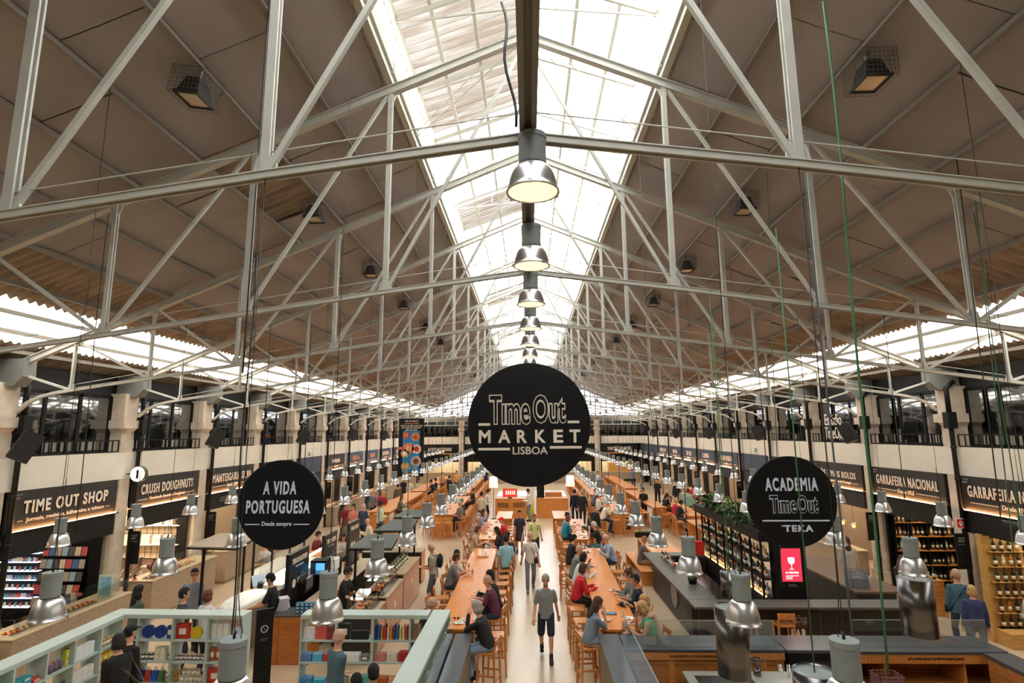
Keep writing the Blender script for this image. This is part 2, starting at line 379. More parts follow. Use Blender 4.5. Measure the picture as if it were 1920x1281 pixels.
m = MB().bar((-.045,YA,7.24),(-.045,YB,7.24),.04,.2).bar((.045,YA,7.24),(.045,YB,7.24),.04,.2).bar((0,YA,7.26),(0,YB,7.26),.05,.15)
tag(struct('trim_1', m, mat('ridge_tie_grey',(.46,.45,.43),.6)), 'long grey twin-channel tie running under the ridge', None)
# end gable glazing
m = MB(); x = -11.4
while x <= 11.41: m.box(x-.03,x+.03,YEND-.08,YEND,6.0,RZ(x)+.05); x += .95
z = 6.6
while z < 11: hw = min(11.4,(11.25-z)/.42); m.box(-hw,hw,YEND-.06,YEND-.01,z-.025,z+.025); z += .62
m.box(-11.6,11.6,YEND-.25,YEND,5.9,6.45)
struct('window_1', m, mat('gable_bars', (.50,.49,.46), .6))
m = MB().box(-11.4,11.4,YEND+.02,YEND+.03,6.4,11.2)
struct('gable_glass', m, translucent('gable_glass_sheet', (.93,.94,.97), alpha=.25), bpy.data.objects['window_1'])
struct('wall_back', MB().box(-15.5,15.5,-4.2,-4,0,12), mat('rear_plaster', (.45,.42,.38), .8))
# columns ---------------------------------------------------------
def column(sd, k):
    y = YK(k); m = MB(); w = .25; cx = 11.22
    def prism(r, z0, z1, r2=None, c=.1):
        r2 = r2 or r
        f = lambda q: [(cx*sd+a*q, y+b*q) for a, b in ((-1,-1+2*c),(-1+2*c,-1),(1-2*c,-1),(1,-1+2*c),(1,1-2*c),(1-2*c,1),(-1+2*c,1),(-1,1-2*c))]
        A = [(*p, z0) for p in f(r)]; B = [(*p, z1) for p in f(r2)]
        m.add(A+B, [tuple(range(7,-1,-1)), tuple(range(8,16))]+[(i,(i+1)%8,8+(i+1)%8,8+i) for i in range(8)], False)
    prism(.3,0,.5,c=.05); prism(.25,.5,4.95,.235); prism(.24,4.95,5.06,.31,.2); prism(.33,5.06,5.28,c=.03); prism(.255,5.28,6.0,c=.06)
    o = struct('column', m, stone); tag(o, '%s octagonal limestone column along the %s wall, counted from the camera' % (ORD[k-1], 'left' if sd<0 else 'right'))
    # downpipe
    m = MB(); px = sd*10.88; py = y+.30*(1 if sd < 0 else -1)
    m.tube([(px,py,0),(px,py,4.75),(px-sd*.0,py,4.9)], .055, 10)
    for z in (.9,2.6,3.6,4.4): m.tube([(px,py,z),(px,py,z+.06)], .07, 10)
    m.box(px-.11,px+.11,py-.1,py+.1,4.9,5.32); m.tube([(px,py,5.3),(px,py,5.95),(sd*11.1,py,6.12)], .06, 8)
    o = m.build('downpipe', ironp); tag(o, 'black rainwater downpipe beside the %s column of the %s wall' % (ORD[k-1], 'left' if sd<0 else 'right'), 'downpipe')
for sd in (-1,1):
    for k in range(1, NT): column(sd, k)
# side walls above the stalls -------------------------------------
gl = glassy('dark_window_glass', (.25,.28,.30), .16)
for sd in (-1,1):
    nm = 'left' if sd < 0 else 'right'
    s0, s1 = sorted((sd*10.97, sd*11.3))
    wl = struct('wall_%s' % nm, MB().box(s0, s1, YA, YB, 3.72, 4.42), white_w)
    a, b = sorted((sd*11.35, sd*11.40))
    m = MB()
    for k in range(0, NT):
        y0, y1 = YK(k)+.3, YK(k+1)-.3; n = 3; st = (y1-y0)/n
        for i in range(n+1): m.box(a,b,y0+i*st-.05,y0+i*st+.05,4.42,5.92)
        m.box(a,b,y0,y1,5.86,5.95); m.box(a,b,y0,y1,4.42,4.5)
        m.box(a,b,YK(k)-.3,YK(k)+.3,4.42,5.92)
    wi = struct('window_%d' % (2 if sd<0 else 3), m, black2)
    a, b = sorted((sd*11.37, sd*11.375)); struct('pane', MB().box(a,b,YK(0),YB,4.42,5.92), gl, wi)
    # gallery room behind
    a, b = sorted((sd*11.5, sd*15)); m = MB().box(a,b,YA,YB,4.2,4.35).box(a,b,YA,YB,6.0,6.1); c, d = sorted((sd*14.9, sd*15.1)); m.box(c,d,YA,YB,2.0,6.1)
    struct('gallery_wall_%s' % nm, m, mat('gallery_dark', (.30,.29,.28), .8), wl)
    for k in range(1, NT):
        m = MB(); y0, y1 = YK(k)+.32, YK(k+1)-.32; x = sd*11.02
        m.bar((x,y0,4.74),(x,y1,4.74),.03,.03); m.bar((x,y0,4.45),(x,y1,4.45),.03,.03); n = 14
        for i in range(n+1): yy = y0+(y1-y0)*i/n; m.bar((x,yy,4.45),(x,yy,4.74),.025 if i % 3 else .05,.02)
        tag(m.build('railing', black2), 'low black metal railing on the %s gallery, %s bay from the camera' % (nm, ORD[k-1]), 'railing')
# end wall --------------------------------------------------------
ye = YEND-.35
we = struct('wall_end', MB().box(-11,11,ye,ye+.3,3.72,4.42), white_w)
m = MB()
for i in range(29): x = -10.9+i*.78; m.box(x-.03,x+.03,ye+.28,ye+.34,4.42,5.9)
wi = struct('window_4', m, black2); struct('pane', MB().box(-11,11,ye+.3,ye+.31,4.42,5.95), gl, wi)
struct('gallery_wall_end', MB().box(-16,-10.98,YEND-.1,YEND+.2,0,6.4).box(10.98,16,YEND-.1,YEND+.2,0,6.4).box(-11.5,11.5,YEND+3,YEND+3.2,0,6.4).box(-11.5,11.5,YEND,YEND+3,4.1,4.2).box(-11.5,11.5,YEND,YEND+3,6.0,6.1).box(-11.6,-11.4,YEND,YEND+3.2,0,6.4).box(11.4,11.6,YEND,YEND+3.2,0,6.4), _mats['gallery_dark'], we)
stone_end = MB()
i = 0
for x in (-6.65,-2.2,2.2,6.65):
    m = MB(); yy = ye-.05
    for r, z0, z1 in ((.3,0,.5),(.24,.5,5.0),(.33,5.0,5.3),(.25,5.3,6.0)): m.bbox(x-r,x+r,yy-r,yy+r,z0,z1,.03)
    tag(struct('column', m, stone), '%s limestone column from the left on the far end wall' % ORD[i]); i += 1
    tag(MB().tube([(x+.32,yy-.28,0),(x+.32,yy-.28,5.6)],.06,8).build('downpipe', ironp), 'black downpipe on the far end wall, %s from the left' % ORD[i-1], 'downpipe')
# horizontal lattice girder under the gable
m = MB()
for z in (5.55,6.3): m.bar((-10.8,YEND-1.2,z),(10.8,YEND-1.2,z),.08)
for i in range(25): x = -10.8+i*.9; m.bar((x,YEND-1.2,5.55),(x,YEND-1.2,6.3),.06)
tag(m.build('lattice_girder', paint), 'horizontal steel lattice girder spanning the hall below the far gable window', 'girder')
# dirt-dark shop fronts: openings have back rooms
struct('wall_left_back', MB().box(-15.2,-15.0,YA,YB,0,4.2), mat('stall_back_plaster', (.55,.49,.42), .8))
struct('wall_right_back', MB().box(15.0,15.2,YA,YB,0,4.2), _mats['stall_back_plaster'])
# ------------------------------------------------------------------ light
w = bpy.data.worlds.new('sky'); scene.world = w; w.use_nodes = True; bg = w.node_tree.nodes['Background']
bg.inputs[0].default_value = (.93,.95,.955,1); bg.inputs[1].default_value = 11.0
def portal(loc, rot, sx, sy):
    l = bpy.data.lights.new('portal', 'AREA'); l.shape = 'RECTANGLE'; l.size = sx; l.size_y = sy; l.cycles.is_portal = True
    o = bpy.data.objects.new('portal', l); C.objects.link(o); o.location = loc; o.rotation_euler = rot
ym = (YA+YB)/2; ly = YB-YA
portal((0,ym,12.3),(0,0,0),4.4,ly)
for sd in (-1,1): portal((sd*10.05,ym,RZ(10.05)+.2),(0,sd*.4,0),1.5,ly)
portal((0,YEND+.1,8.6),(-PI/2,0,0),22,5)
sun = bpy.data.lights.new('sun','SUN'); sun.energy = 0; 
scene.view_settings.view_transform = 'Standard'; scene.view_settings.look = 'None'; scene.view_settings.gamma = 1
scene.view_settings.use_curve_mapping = False; scene.view_settings.exposure = 0.0
scene.cycles.use_denoising = True; scene.cycles.max_bounces = 7; scene.cycles.diffuse_bounces = 4; scene.cycles.glossy_bounces = 3
scene.cycles.transparent_max_bounces = 10; scene.cycles.transmission_bounces = 3
scene.cycles.caustics_reflective = False; scene.cycles.caustics_refractive = False; scene.cycles.sample_clamp_indirect = 6
# ================================================================== PEOPLE
V = Vector
def ik(a, b, l1, l2, pole):
    d = b-a; L = min(d.length, (l1+l2)*.999); u = d.normalized() if d.length > 1e-6 else V((0,0,-1))
    x = (l1*l1-l2*l2+L*L)/(2*L); h = math.sqrt(max(l1*l1-x*x, 0)); p = pole - u*pole.dot(u)
    p = p.normalized() if p.length > 1e-6 else V((0,1,0))
    return a+u*x+p*h, a+u*L
class Pose:
    def __init__(s, hip=.93, lean=0, turn=0, hands=None, feet=None, head=(0,1,-.05), epole=(0,-1,-.4), kpole=(0,1,.2), hip_y=0, side=0):
        s.P = V((0,hip_y,hip)); a = math.radians(lean); b = math.radians(side)
        s.t = V((math.sin(b), math.sin(a), math.cos(a))).normalized(); s.X = V((1,0,0)); s.X = (s.X - s.t*s.X.dot(s.t)).normalized(); s.Fw = s.t.cross(s.X)*-1
        if s.Fw.y < 0: s.Fw = -s.Fw
        s.W = s.P+s.t*.17; s.Ch = s.P+s.t*.36; s.S = s.P+s.t*.475; s.N = s.P+s.t*.53
        hf = V(head).normalized(); s.hf = hf
        s.H = s.N + (s.t*.6+V((0,0,.4))).normalized()*.17 + hf*.02
        s.sh = [s.S+s.X*(.168*q)-s.t*.03 for q in (-1,1)]
        hands = hands or ((-.25,.03,.80),(.25,.03,.80)); feet = feet or ((-.10,0,.085),(.10,0,.085))
        s.el = []; s.wr = []; s.hp = []; s.kn = []; s.an = []
        for i in (0,1):
            q = 1 if i else -1
            ep = V(epole); ep.x += .35*q
            e, w_ = ik(s.sh[i], V(hands[i]), .29, .26, ep); s.el.append(e); s.wr.append(w_)
            h = s.P + s.X*(.092*q) - s.t*.02; s.hp.append(h); kp = V(kpole); kp.x += .12*q
            k, a_ = ik(h, V(feet[i]), .43, .42, kp); s.kn.append(k); s.an.append(a_)
        s.toe = [V((0,1,0)) for _ in (0,1)]
    def hframe(s):
        up = V((0,0,1)); r = s.hf.cross(up).normalized(); u = r.cross(s.hf).normalized()
        return Matrix(((r.x,s.hf.x,u.x,s.H.x),(r.y,s.hf.y,u.y,s.H.y),(r.z,s.hf.z,u.z,s.H.z),(0,0,0,1)))
SH = .76  # stool seat height
def sitp(seat=SH, **k):
    d = dict(hip=seat+.095, hip_y=0, feet=((-.11,.30,seat-.45 if seat > .6 else .09),(.12,.33,seat-.44 if seat > .6 else .09)), kpole=(0,1,.6)); d.update(k); return Pose(**d)
POSES = {
 'stand': Pose(),
 'walk': Pose(hip=.92, lean=3, feet=((-.09,.27,.10),(.10,-.30,.16)), hands=((-.27,-.12,.84),(.27,.16,.86))),
 'walk2': Pose(hip=.92, lean=3, feet=((-.09,-.26,.14),(.10,.28,.10)), hands=((-.27,.16,.85),(.28,-.12,.84))),
 'stroll': Pose(hip=.93, lean=1, feet=((-.09,.10,.085),(.11,-.12,.10)), hands=((-.25,.05,.82),(.26,.10,.84))),
 'phone': Pose(lean=5, hands=((-.06,.30,1.10),(.07,.31,1.11)), head=(0,1,-.55), feet=((-.13,.02,.085),(.13,-.05,.085))),
 'reach': Pose(lean=10, hands=((-.15,.45,1.05),(.16,.44,1.02)), head=(0,1,-.5), feet=((-.12,0,.085),(.12,-.08,.085))),
 'fold': Pose(lean=2, hands=((.06,.20,1.02),(-.04,.22,1.04)), head=(.2,1,-.15)),
 'sit_table': sitp(lean=16, hands=((-.13,.46,1.11),(.14,.47,1.11)), head=(0,1,-.35)),
 'sit_side': sitp(lean=14, hands=((-.10,.47,1.11),(.15,.44,1.11)), head=(.6,1,-.12)),
 'sit_side2': sitp(lean=12, hands=((-.16,.45,1.11),(.1,.47,1.11)), head=(-.7,1,-.1)),
 'sit_chin': sitp(lean=20, hands=((-.02,.40,1.36),(.16,.46,1.11)), head=(.1,1,-.25), epole=(0,.2,-1)),
 'sit_up': sitp(lean=3, hands=((-.15,.28,.98),(.15,.28,.98)), head=(.3,1,-.05)),
 'sit_eat': sitp(lean=18, hands=((-.12,.44,1.14),(.05,.33,1.33)), head=(0,1,-.4), epole=(0,-.2,-1)),
 'low_sit': sitp(.46, lean=12, hands=((-.12,.42,.80),(.13,.43,.80)), head=(0,1,-.3)),
 'low_side': sitp(.46, lean=6, hands=((-.14,.38,.80),(.12,.36,.80)), head=(.6,1,-.1)),
}
_pm = {}
def _loft(mb, rings, X, n=16):
    vs = []
    for i, (c, rx, ry) in enumerate(rings):
        d = (rings[min(i+1,len(rings)-1)][0]-rings[max(i-1,0)][0]).normalized(); y = d.cross(X).normalized(); x = y.cross(d)
        for k in range(n): a = 2*PI*k/n; vs.append(c + x*(rx*math.cos(a)) + y*(ry*math.sin(a)))
    m = len(rings); fs = [(i*n+k,i*n+(k+1)%n,(i+1)*n+(k+1)%n,(i+1)*n+k) for i in range(m-1) for k in range(n)]
    fs += [tuple(range(n-1,-1,-1)), tuple((m-1)*n+k for k in range(n))]
    mb.add(vs, fs, True)
def _limb(mb, pts, rs, n=12):
    mb.tube(pts, rs, n)
    for p, r in zip(pts, rs): mb.ell(p, r*.99, r*.99, r*.99, 10, 8)
def _foot(mb, an, hp, kn, infl=0, sole=False):
    d = V((0,1,0)); pitch = 0
    a = an + V((0,0,-.0)); heel = an + V((0,-.045,-.045)); toe = an + V((0,.155,-.058))
    if an.z > .12: toe = an + V((0,.13,-.09)); heel = an + V((0,-.06,-.02))
    mb.ell(heel, .036+infl, .045+infl, .036+infl, 10, 8); mb.ell((heel+toe)/2+V((0,0,.006)), .042+infl, .10+infl, .034+infl, 12, 8); mb.ell(toe, .044+infl, .055+infl, .027+infl, 10, 8)
    _limb(mb, [an+V((0,0,.04)), an+V((0,-.01,-.02))], [.037+infl,.036+infl])
def _hand(mb, el, wr):
    d = (wr-el).normalized(); s_ = d.cross(V((0,0,1)))
    if s_.length < .1: s_ = V((0,1,0))
    s_.normalize(); nrm = s_.cross(d)
    T = Matrix(((s_.x,d.x,nrm.x),(s_.y,d.y,nrm.y),(s_.z,d.z,nrm.z)))
    c = wr+d*.05; mb.ell(c, .040, .048, .017, 12, 8, T.to_4x4())
    for i, (o, l) in enumerate(((-.029,.062),(-.010,.074),(.010,.07),(.029,.055))):
        b = wr+d*.085+s_*o; m1 = b+d*(l*.5)-nrm*.006+s_*(o*.12); e = b+d*(l*.9)-nrm*.024+s_*(o*.2); mb.tube([b-d*.02,b,m1,e], [.0095,.0092,.0088,.0075], 7); mb.ell(e,.0075,.0075,.0075,6,4)
    q = -1 if wr.x > 0 else 1
    b = wr+d*.02+s_*(.03*q); mb.tube([b,b+d*.03+s_*(.025*q),b+d*.06+s_*(.032*q)-nrm*.01], [.012,.011,.008], 7)
def _bake(mb, vox, sm=2, key=None):
    me = mb.mesh('m_'+key, []); o = bpy.data.objects.new('tmp', me); C.objects.link(o)
    r = o.modifiers.new('r','REMESH'); r.mode = 'VOXEL'; r.voxel_size = vox; r.use_smooth_shade = True
    s_ = o.modifiers.new('s','SMOOTH'); s_.iterations = sm; s_.factor = .5
    return o
_pending = []
def garment(pose, kind):
    key = pose+':'+kind
    if key in _pm: return _pm[key]
    p = POSES[pose]; X = p.X; t = p.t; mb = MB(); f = p.Fw; vox = .013; sm = 2
    if kind == 'body':
        _loft(mb, [(p.P-t*.09,.13,.10),(p.P,.155,.11),(p.W,.128,.095),(p.Ch,.15,.108),(p.S-t*.03,.15,.088),(p.S+t*.01,.11,.08),(p.N,.065,.06)], X)
        _limb(mb, [p.N-t*.03, p.H-V((0,0,.03))], [.057,.052])
        Th = p.hframe(); R3 = Th.to_3x3().to_4x4()
        mb.ell(p.H+V((0,0,.02)), .076, .094, .098, 18, 14, R3); mb.ell(Th @ V((0,.018,-.055)), .056, .066, .062, 14, 10, R3); mb.ell(Th @ V((0,.035,-.098)), .03, .035, .025, 10, 8, R3)
        mb.add([Th @ V(q) for q in ((-.008,.088,.025),(.008,.088,.025),(.017,.085,-.03),(-.017,.085,-.03),(0,.118,-.022),(0,.07,0))], [(0,1,4),(1,2,4),(2,3,4),(3,0,4),(1,0,5),(2,1,5),(3,2,5),(0,3,5)], True)
        for q in (-1,1): mb.ell(Th @ V((.078*q,-.005,-.005)), .012, .02, .032, 8, 6, R3)
        mb.ell(Th @ V((0,.088,-.066)), .024, .012, .010, 10, 6, R3)
        for i in (0,1):
            _limb(mb, [p.sh[i], p.sh[i].lerp(p.el[i],.45), p.el[i], p.el[i].lerp(p.wr[i],.35), p.wr[i]], [.050,.044,.037,.036,.025]); _hand(mb, p.el[i], p.wr[i])
            _limb(mb, [p.hp[i], p.hp[i].lerp(p.kn[i],.4), p.kn[i], p.kn[i].lerp(p.an[i],.3), p.an[i].lerp(p.kn[i],.12)], [.083,.074,.052,.054,.034]); _foot(mb, p.an[i], p.hp[i], p.kn[i])
        vox = .0095; sm = 1
    elif kind in ('tee','long','tank','dress','jacket','coat'):
        g = .014 if kind in ('tee','tank','dress') else .022
        hem = p.P - t*(.10 if kind != 'coat' else .25) + f*.0
        seated = pose.startswith('sit') or pose.startswith('low')
        if seated: hem = p.P - t*.05
        rr = [(hem,.160+g,.118+g),(p.P+t*.03,.158+g,.115+g),(p.W,.143+g,.108+g),(p.Ch,.155+g,.114+g),(p.S-t*.03,.155+g,.094+g*.8),(p.S+t*.012,.115+g*.6,.084),(p.N-t*.006,.074,.070)]
        if kind == 'coat': rr[0] = (hem,.18+g,.13+g)
        _loft(mb, rr, X)
        for i in (0,1):
            if kind in ('tee','dress'): e = p.sh[i].lerp(p.el[i],.72); _limb(mb, [p.sh[i], p.sh[i].lerp(e,.5), e], [.056,.060,.062])
            elif kind == 'tank': mb.ell(p.sh[i]*.85+p.S*.15, .05, .05, .05)
            else: _limb(mb, [p.sh[i], p.el[i], p.el[i].lerp(p.wr[i],.5), p.wr[i]], [.060,.053+g*.3,.046,.040])
        if kind == 'dress':
            if seated: _loft(mb, [(p.P-t*.02,.18,.13),(p.P+V((0,.18,0)),.19,.10),(((p.kn[0]+p.kn[1])/2),.17,.09)], X)
            else: _loft(mb, [(p.P,.165,.125),(p.P-V((0,0,.2)),.19,.16),(p.P-V((0,0,.42)),.20,.18)], X)
    elif kind in ('trousers','shorts','skirt'):
        _loft(mb, [(p.P-t*.10,.15,.115),(p.P-t*.02,.165,.122),(p.P+t*.10,.146,.112)], X)
        for i in (0,1):
            if kind == 'trousers': _limb(mb, [p.hp[i], p.hp[i].lerp(p.kn[i],.4), p.kn[i], p.kn[i].lerp(p.an[i],.35), p.an[i].lerp(p.kn[i],.04)], [.094,.086,.068,.066,.056])
            elif kind == 'shorts': k = p.hp[i].lerp(p.kn[i],.92); _limb(mb, [p.hp[i], p.hp[i].lerp(k,.5), k], [.095,.092,.086])
            else: k = p.hp[i].lerp(p.kn[i],.8); _limb(mb, [p.hp[i], k], [.1,.098])
        if kind == 'skirt': _loft(mb, [(p.P,.165,.125),((p.kn[0]+p.kn[1])/2+V((0,0,.1)),.18,.12)], X)
    elif kind == 'shoes':
        for i in (0,1): _foot(mb, p.an[i], p.hp[i], p.kn[i], .009)
        vox = .011
    elif kind == 'boots':
        for i in (0,1): _foot(mb, p.an[i], p.hp[i], p.kn[i], .010)
        vox = .011
    elif kind == 'backpack':
        b = p.Ch - f*.20 - t*.04; mb.ell(b, .14, .09, .20, 14, 10)
        for q in (-1,1): mb.tube([b+X*(.09*q)+t*.1, p.S+X*(.10*q)-f*.02+t*.03, p.S+X*(.11*q)+f*.10-t*.05, p.Ch+X*(.12*q)+f*.12-t*.1, b+X*(.1*q)-t*.14], .017, 8)
    elif kind == 'crossbag':
        c = p.P + X*(-.2) + f*.06 - t*.02; mb.bbox(-.10,.10,-.035,.035,-.08,.08,.02, Matrix.Translation(c) @ Matrix.Rotation(.5,4,'Z'))
        mb.tube([c+t*.07, p.Ch-X*.06+f*.15, p.S+X*.11+f*.06, p.S+X*.12-f*.09, p.Ch-f*.15, c-f*.1], .013, 8)
    o = _bake(mb, vox, sm, key); _pending.append(o); _pm[key] = o.data
    return o.data
def hairmesh(kind):
    key = 'hair:'+kind
    if key in _pm: return _pm[key]
    mb = MB()
    if kind != 'none':
        if kind in ('short','buzz','long','bob','bun','pony'):
            q = .006 if kind == 'buzz' else .014
            mb.ell((0,-.014,.038), .080+q*.6, .092+q, .092+q*.8, 20, 14)
            mb.ell((0,-.035,-.01), .080+q*.4, .072+q, .075, 16, 12)
        if kind == 'long':
            mb.ell((0,-.06,-.06), .092, .062, .11, 14, 10); mb.ell((0,-.085,-.19), .085, .045, .14, 14, 10)
            for s_ in (-1,1): mb.ell((.078*s_,-.01,-.08), .024, .04, .10, 10, 8)
        if kind == 'bob':
            mb.ell((0,-.045,-.04), .095, .070, .085, 14, 10)
            for s_ in (-1,1): mb.ell((.08*s_,.0,-.045), .022, .045, .06, 10, 8)
        if kind == 'bun': mb.ell((0,-.10,.10), .04, .04, .04)
        if kind == 'pony': mb.ell((0,-.125,-.03), .03, .04, .12)
        if kind == 'cap':
            mb.ell((0,-.005,.055), .086, .104, .072, 20, 14); mb.bbox(-.06,.06,.06,.165,.045,.062,.015); mb.ell((0,-.04,-.0), .082, .065, .06)
        if kind == 'beard': mb.ell((0,.045,-.085), .055, .05, .045)
        if kind == 'glasses':
            for s_ in (-1,1): mb.tube([(.032*s_+.022*math.cos(a*PI/6),.098,.012+.018*math.sin(a*PI/6)) for a in range(13)], .004, 6); mb.tube([(.055*s_,.095,.015),(.082*s_,0,.01)], .004, 6)
    o = _bake(mb, .009 if kind not in ('glasses',) else .003, 2, key); _pending.append(o); _pm[key] = o.data
    if kind in ('short','long','bob','bun','buzz','pony'): _clip.append(o.name)
    return o.data
_clip = []
_fab = {}
def fabric(c, kind='cloth'):
    k = (c, kind)
    if k not in _fab:
        _fab[k] = mat('%s_%d' % (kind, len(_fab)), c, .85 if kind != 'skin' else .5, noise=.12 if kind == 'cloth' else .05, nscale=40 if kind == 'cloth' else 12, bump=.15 if kind == 'cloth' else 0)
    return _fab[k]
def stripe(name, c1, c2, sc):
    m = bpy.data.materials.new(name); m.use_nodes = True; nt = m.node_tree; b = nt.nodes['Principled BSDF']; b.inputs['Roughness'].default_value = .85
    tc = nt.nodes.new('ShaderNodeTexCoord'); w = nt.nodes.new('ShaderNodeTexWave'); w.bands_direction = 'Z'; w.inputs['Scale'].default_value = sc
    r = nt.nodes.new('ShaderNodeValToRGB'); r.color_ramp.interpolation = 'CONSTANT'; r.color_ramp.elements[0].color = (*_lin(c1),1); r.color_ramp.elements[1].color = (*_lin(c2),1); r.color_ramp.elements[1].position = .6
    nt.links.new(tc.outputs['Object'], w.inputs[0]); nt.links.new(w.outputs['Fac'], r.inputs[0]); nt.links.new(r.outputs[0], b.inputs['Base Color']); return m
eyem = mat('eye_dark', (.12,.09,.08), .3)
def facemesh():
    if 'face' in _pm: return _pm['face']
    mb = MB()
    for s_ in (-1,1): mb.ell((.031*s_,.0905,.012), .011, .006, .0065, 10, 6); mb.ell((.032*s_,.093,.034), .018, .006, .004, 8, 4)
    _pm['face'] = mb.mesh('face', [eyem]); return _pm['face']
def _child(name, me, m, parent, M_=None):
    o = bpy.data.objects.new(name, me); C.objects.link(o); o.parent = parent
    if M_ is not None: o.matrix_local = M_
    if m is not None:
        if not len(me.materials): me.materials.append(None)
        o.material_slots[0].link = 'OBJECT'; o.material_slots[0].material = m
    return o
SKIN = [(.82,.60,.48),(.78,.55,.43),(.86,.66,.55),(.70,.48,.36),(.42,.28,.21)]
HAIR = {'dk':(.10,.075,.06),'bk':(.05,.045,.045),'br':(.28,.19,.13),'bl':(.72,.57,.38),'gy':(.60,.57,.54),'wh':(.80,.78,.74),'rd':(.42,.22,.14)}
npeople = 0
def person(loc, face, pose, label, top=('tee',(.5,.5,.5)), bottom=('trousers',(.2,.2,.25)), hair=('short','dk'), shoes=(.12,.12,.12), skin=0, extra=(), sc=1.0, flip=False):
    """face: heading in degrees, 0 = looking down the hall away from the camera, 180 = towards it"""
    global npeople
    npeople += 1
    o = bpy.data.objects.new('person', None); C.objects.link(o); o.location = loc; o.rotation_euler = (0,0,-math.radians(face)); o.scale = (-sc if flip else sc, sc, sc); o.empty_display_size = .2
    tag(o, label, 'person')
    p = POSES[pose]; Th = p.hframe()
    _child('body', garment(pose,'body'), fabric(SKIN[skin],'skin'), o)
    tm = top[1] if not isinstance(top[1], tuple) else fabric(top[1])
    _child({'tee':'shirt','long':'long_sleeved_top','tank':'tank_top','dress':'dress','jacket':'jacket','coat':'coat'}[top[0]], garment(pose,top[0]), tm, o)
    if bottom: _child(bottom[0], garment(pose,bottom[0]), fabric(bottom[1]), o)
    if shoes: _child('shoes', garment(pose,'shoes'), fabric(shoes), o)
    if hair[0] == 'buzz': hair = ('buzz', tuple(.6*a+.4*b for a, b in zip(SKIN[skin], HAIR[hair[1]])))
    if hair[0] != 'none': _child('cap' if hair[0]=='cap' else 'hair', hairmesh(hair[0]), fabric(HAIR[hair[1]] if isinstance(hair[1], str) else hair[1], 'hair'), o, Th)
    _child('eyes', facemesh(), None, o, Th)
    for e, c in extra:
        if e in ('beard','glasses'): _child(e, hairmesh(e), fabric(c,'hair'), o, Th)
        else: _child({'backpack':'backpack','crossbag':'shoulder_bag'}[e], garment(pose,e), fabric(c), o)
    return o
def flush_people():
    bpy.context.view_layer.update(); dg = bpy.context.evaluated_depsgraph_get()
    for o in _pending:
        src = o.data; me = bpy.data.meshes.new_from_object(o.evaluated_get(dg)); nm = src.name
        if o.name in _clip or src.name.startswith('m_hair'):
            import bmesh as _b
            bm = _b.new(); bm.from_mesh(me); kind = nm.split(':')[1].split('.')[0]
            if kind in ('short','long','bob','bun','buzz','pony'):
                rm = [f for f in bm.faces if (lambda c: c.y > .045 and c.z < .075 and abs(c.x) < .075 and c.z < .06+.25*(.09-abs(c.y)))(f.calc_center_median())]
                _b.ops.delete(bm, geom=rm, context='FACES')
            bm.to_mesh(me); bm.free()
        me.polygons.foreach_set('use_smooth', [True]*len(me.polygons))
        if not len(me.materials): me.materials.append(None)
        src.user_remap(me); me.name = nm
    for o in _pending: bpy.data.objects.remove(o)
def headp(px, py, pose, sc=1.0):
    h = POSES[pose].H; q = at(px, py, h.z*sc); return q
_used = []
def ph(px, py, face, pose, label, **k):
    """place a person so that the head is seen at photo point px, py"""
    sc = k.get('sc', 1.0); q = headp(px, py, pose, sc); a = -math.radians(face); h = POSES[pose].H
    hx = -h.x if k.get('flip') else h.x
    dx = (math.cos(a)*hx - math.sin(a)*h.y)*sc; dy = (math.sin(a)*hx + math.cos(a)*h.y)*sc
    X_ = q.x-dx; Y_ = q.y-dy
    if pose.startswith('sit'):
        for x0, x1, y0, y1 in TABS:
            if y0 <= Y_ <= y1:
                if 60 <= face <= 120 and abs(X_-(x0-.30)) < .8: X_ = x0-.30; break
                if 240 <= face <= 300 and abs(X_-(x1+.30)) < .8: X_ = x1+.30; break
    o = person((X_, Y_, 0), face, pose, label, **k)
    if pose.startswith('sit') and k.get('stool', True) is not None: _seats.append((o.location.x, o.location.y, face))
    return o
_seats = []
TABS = [(-1.91,-1.12,11.6,19.6),(-1.93,-1.22,20.9,25.8),(1.40,2.20,11.6,15.5),(1.50,2.30,15.5,19.7),(1.62,2.24,20.9,25.9),(-4.55,-3.6,27,35),(-8.0,-6.9,28,37.3),(-7.9,-6.95,37.8,50.2),(3.88,4.78,27.7,34.2),(3.7,4.5,35.2,49.2),(6.25,7.0,29.3,38.2),(7.25,8.1,26.4,31.7)]
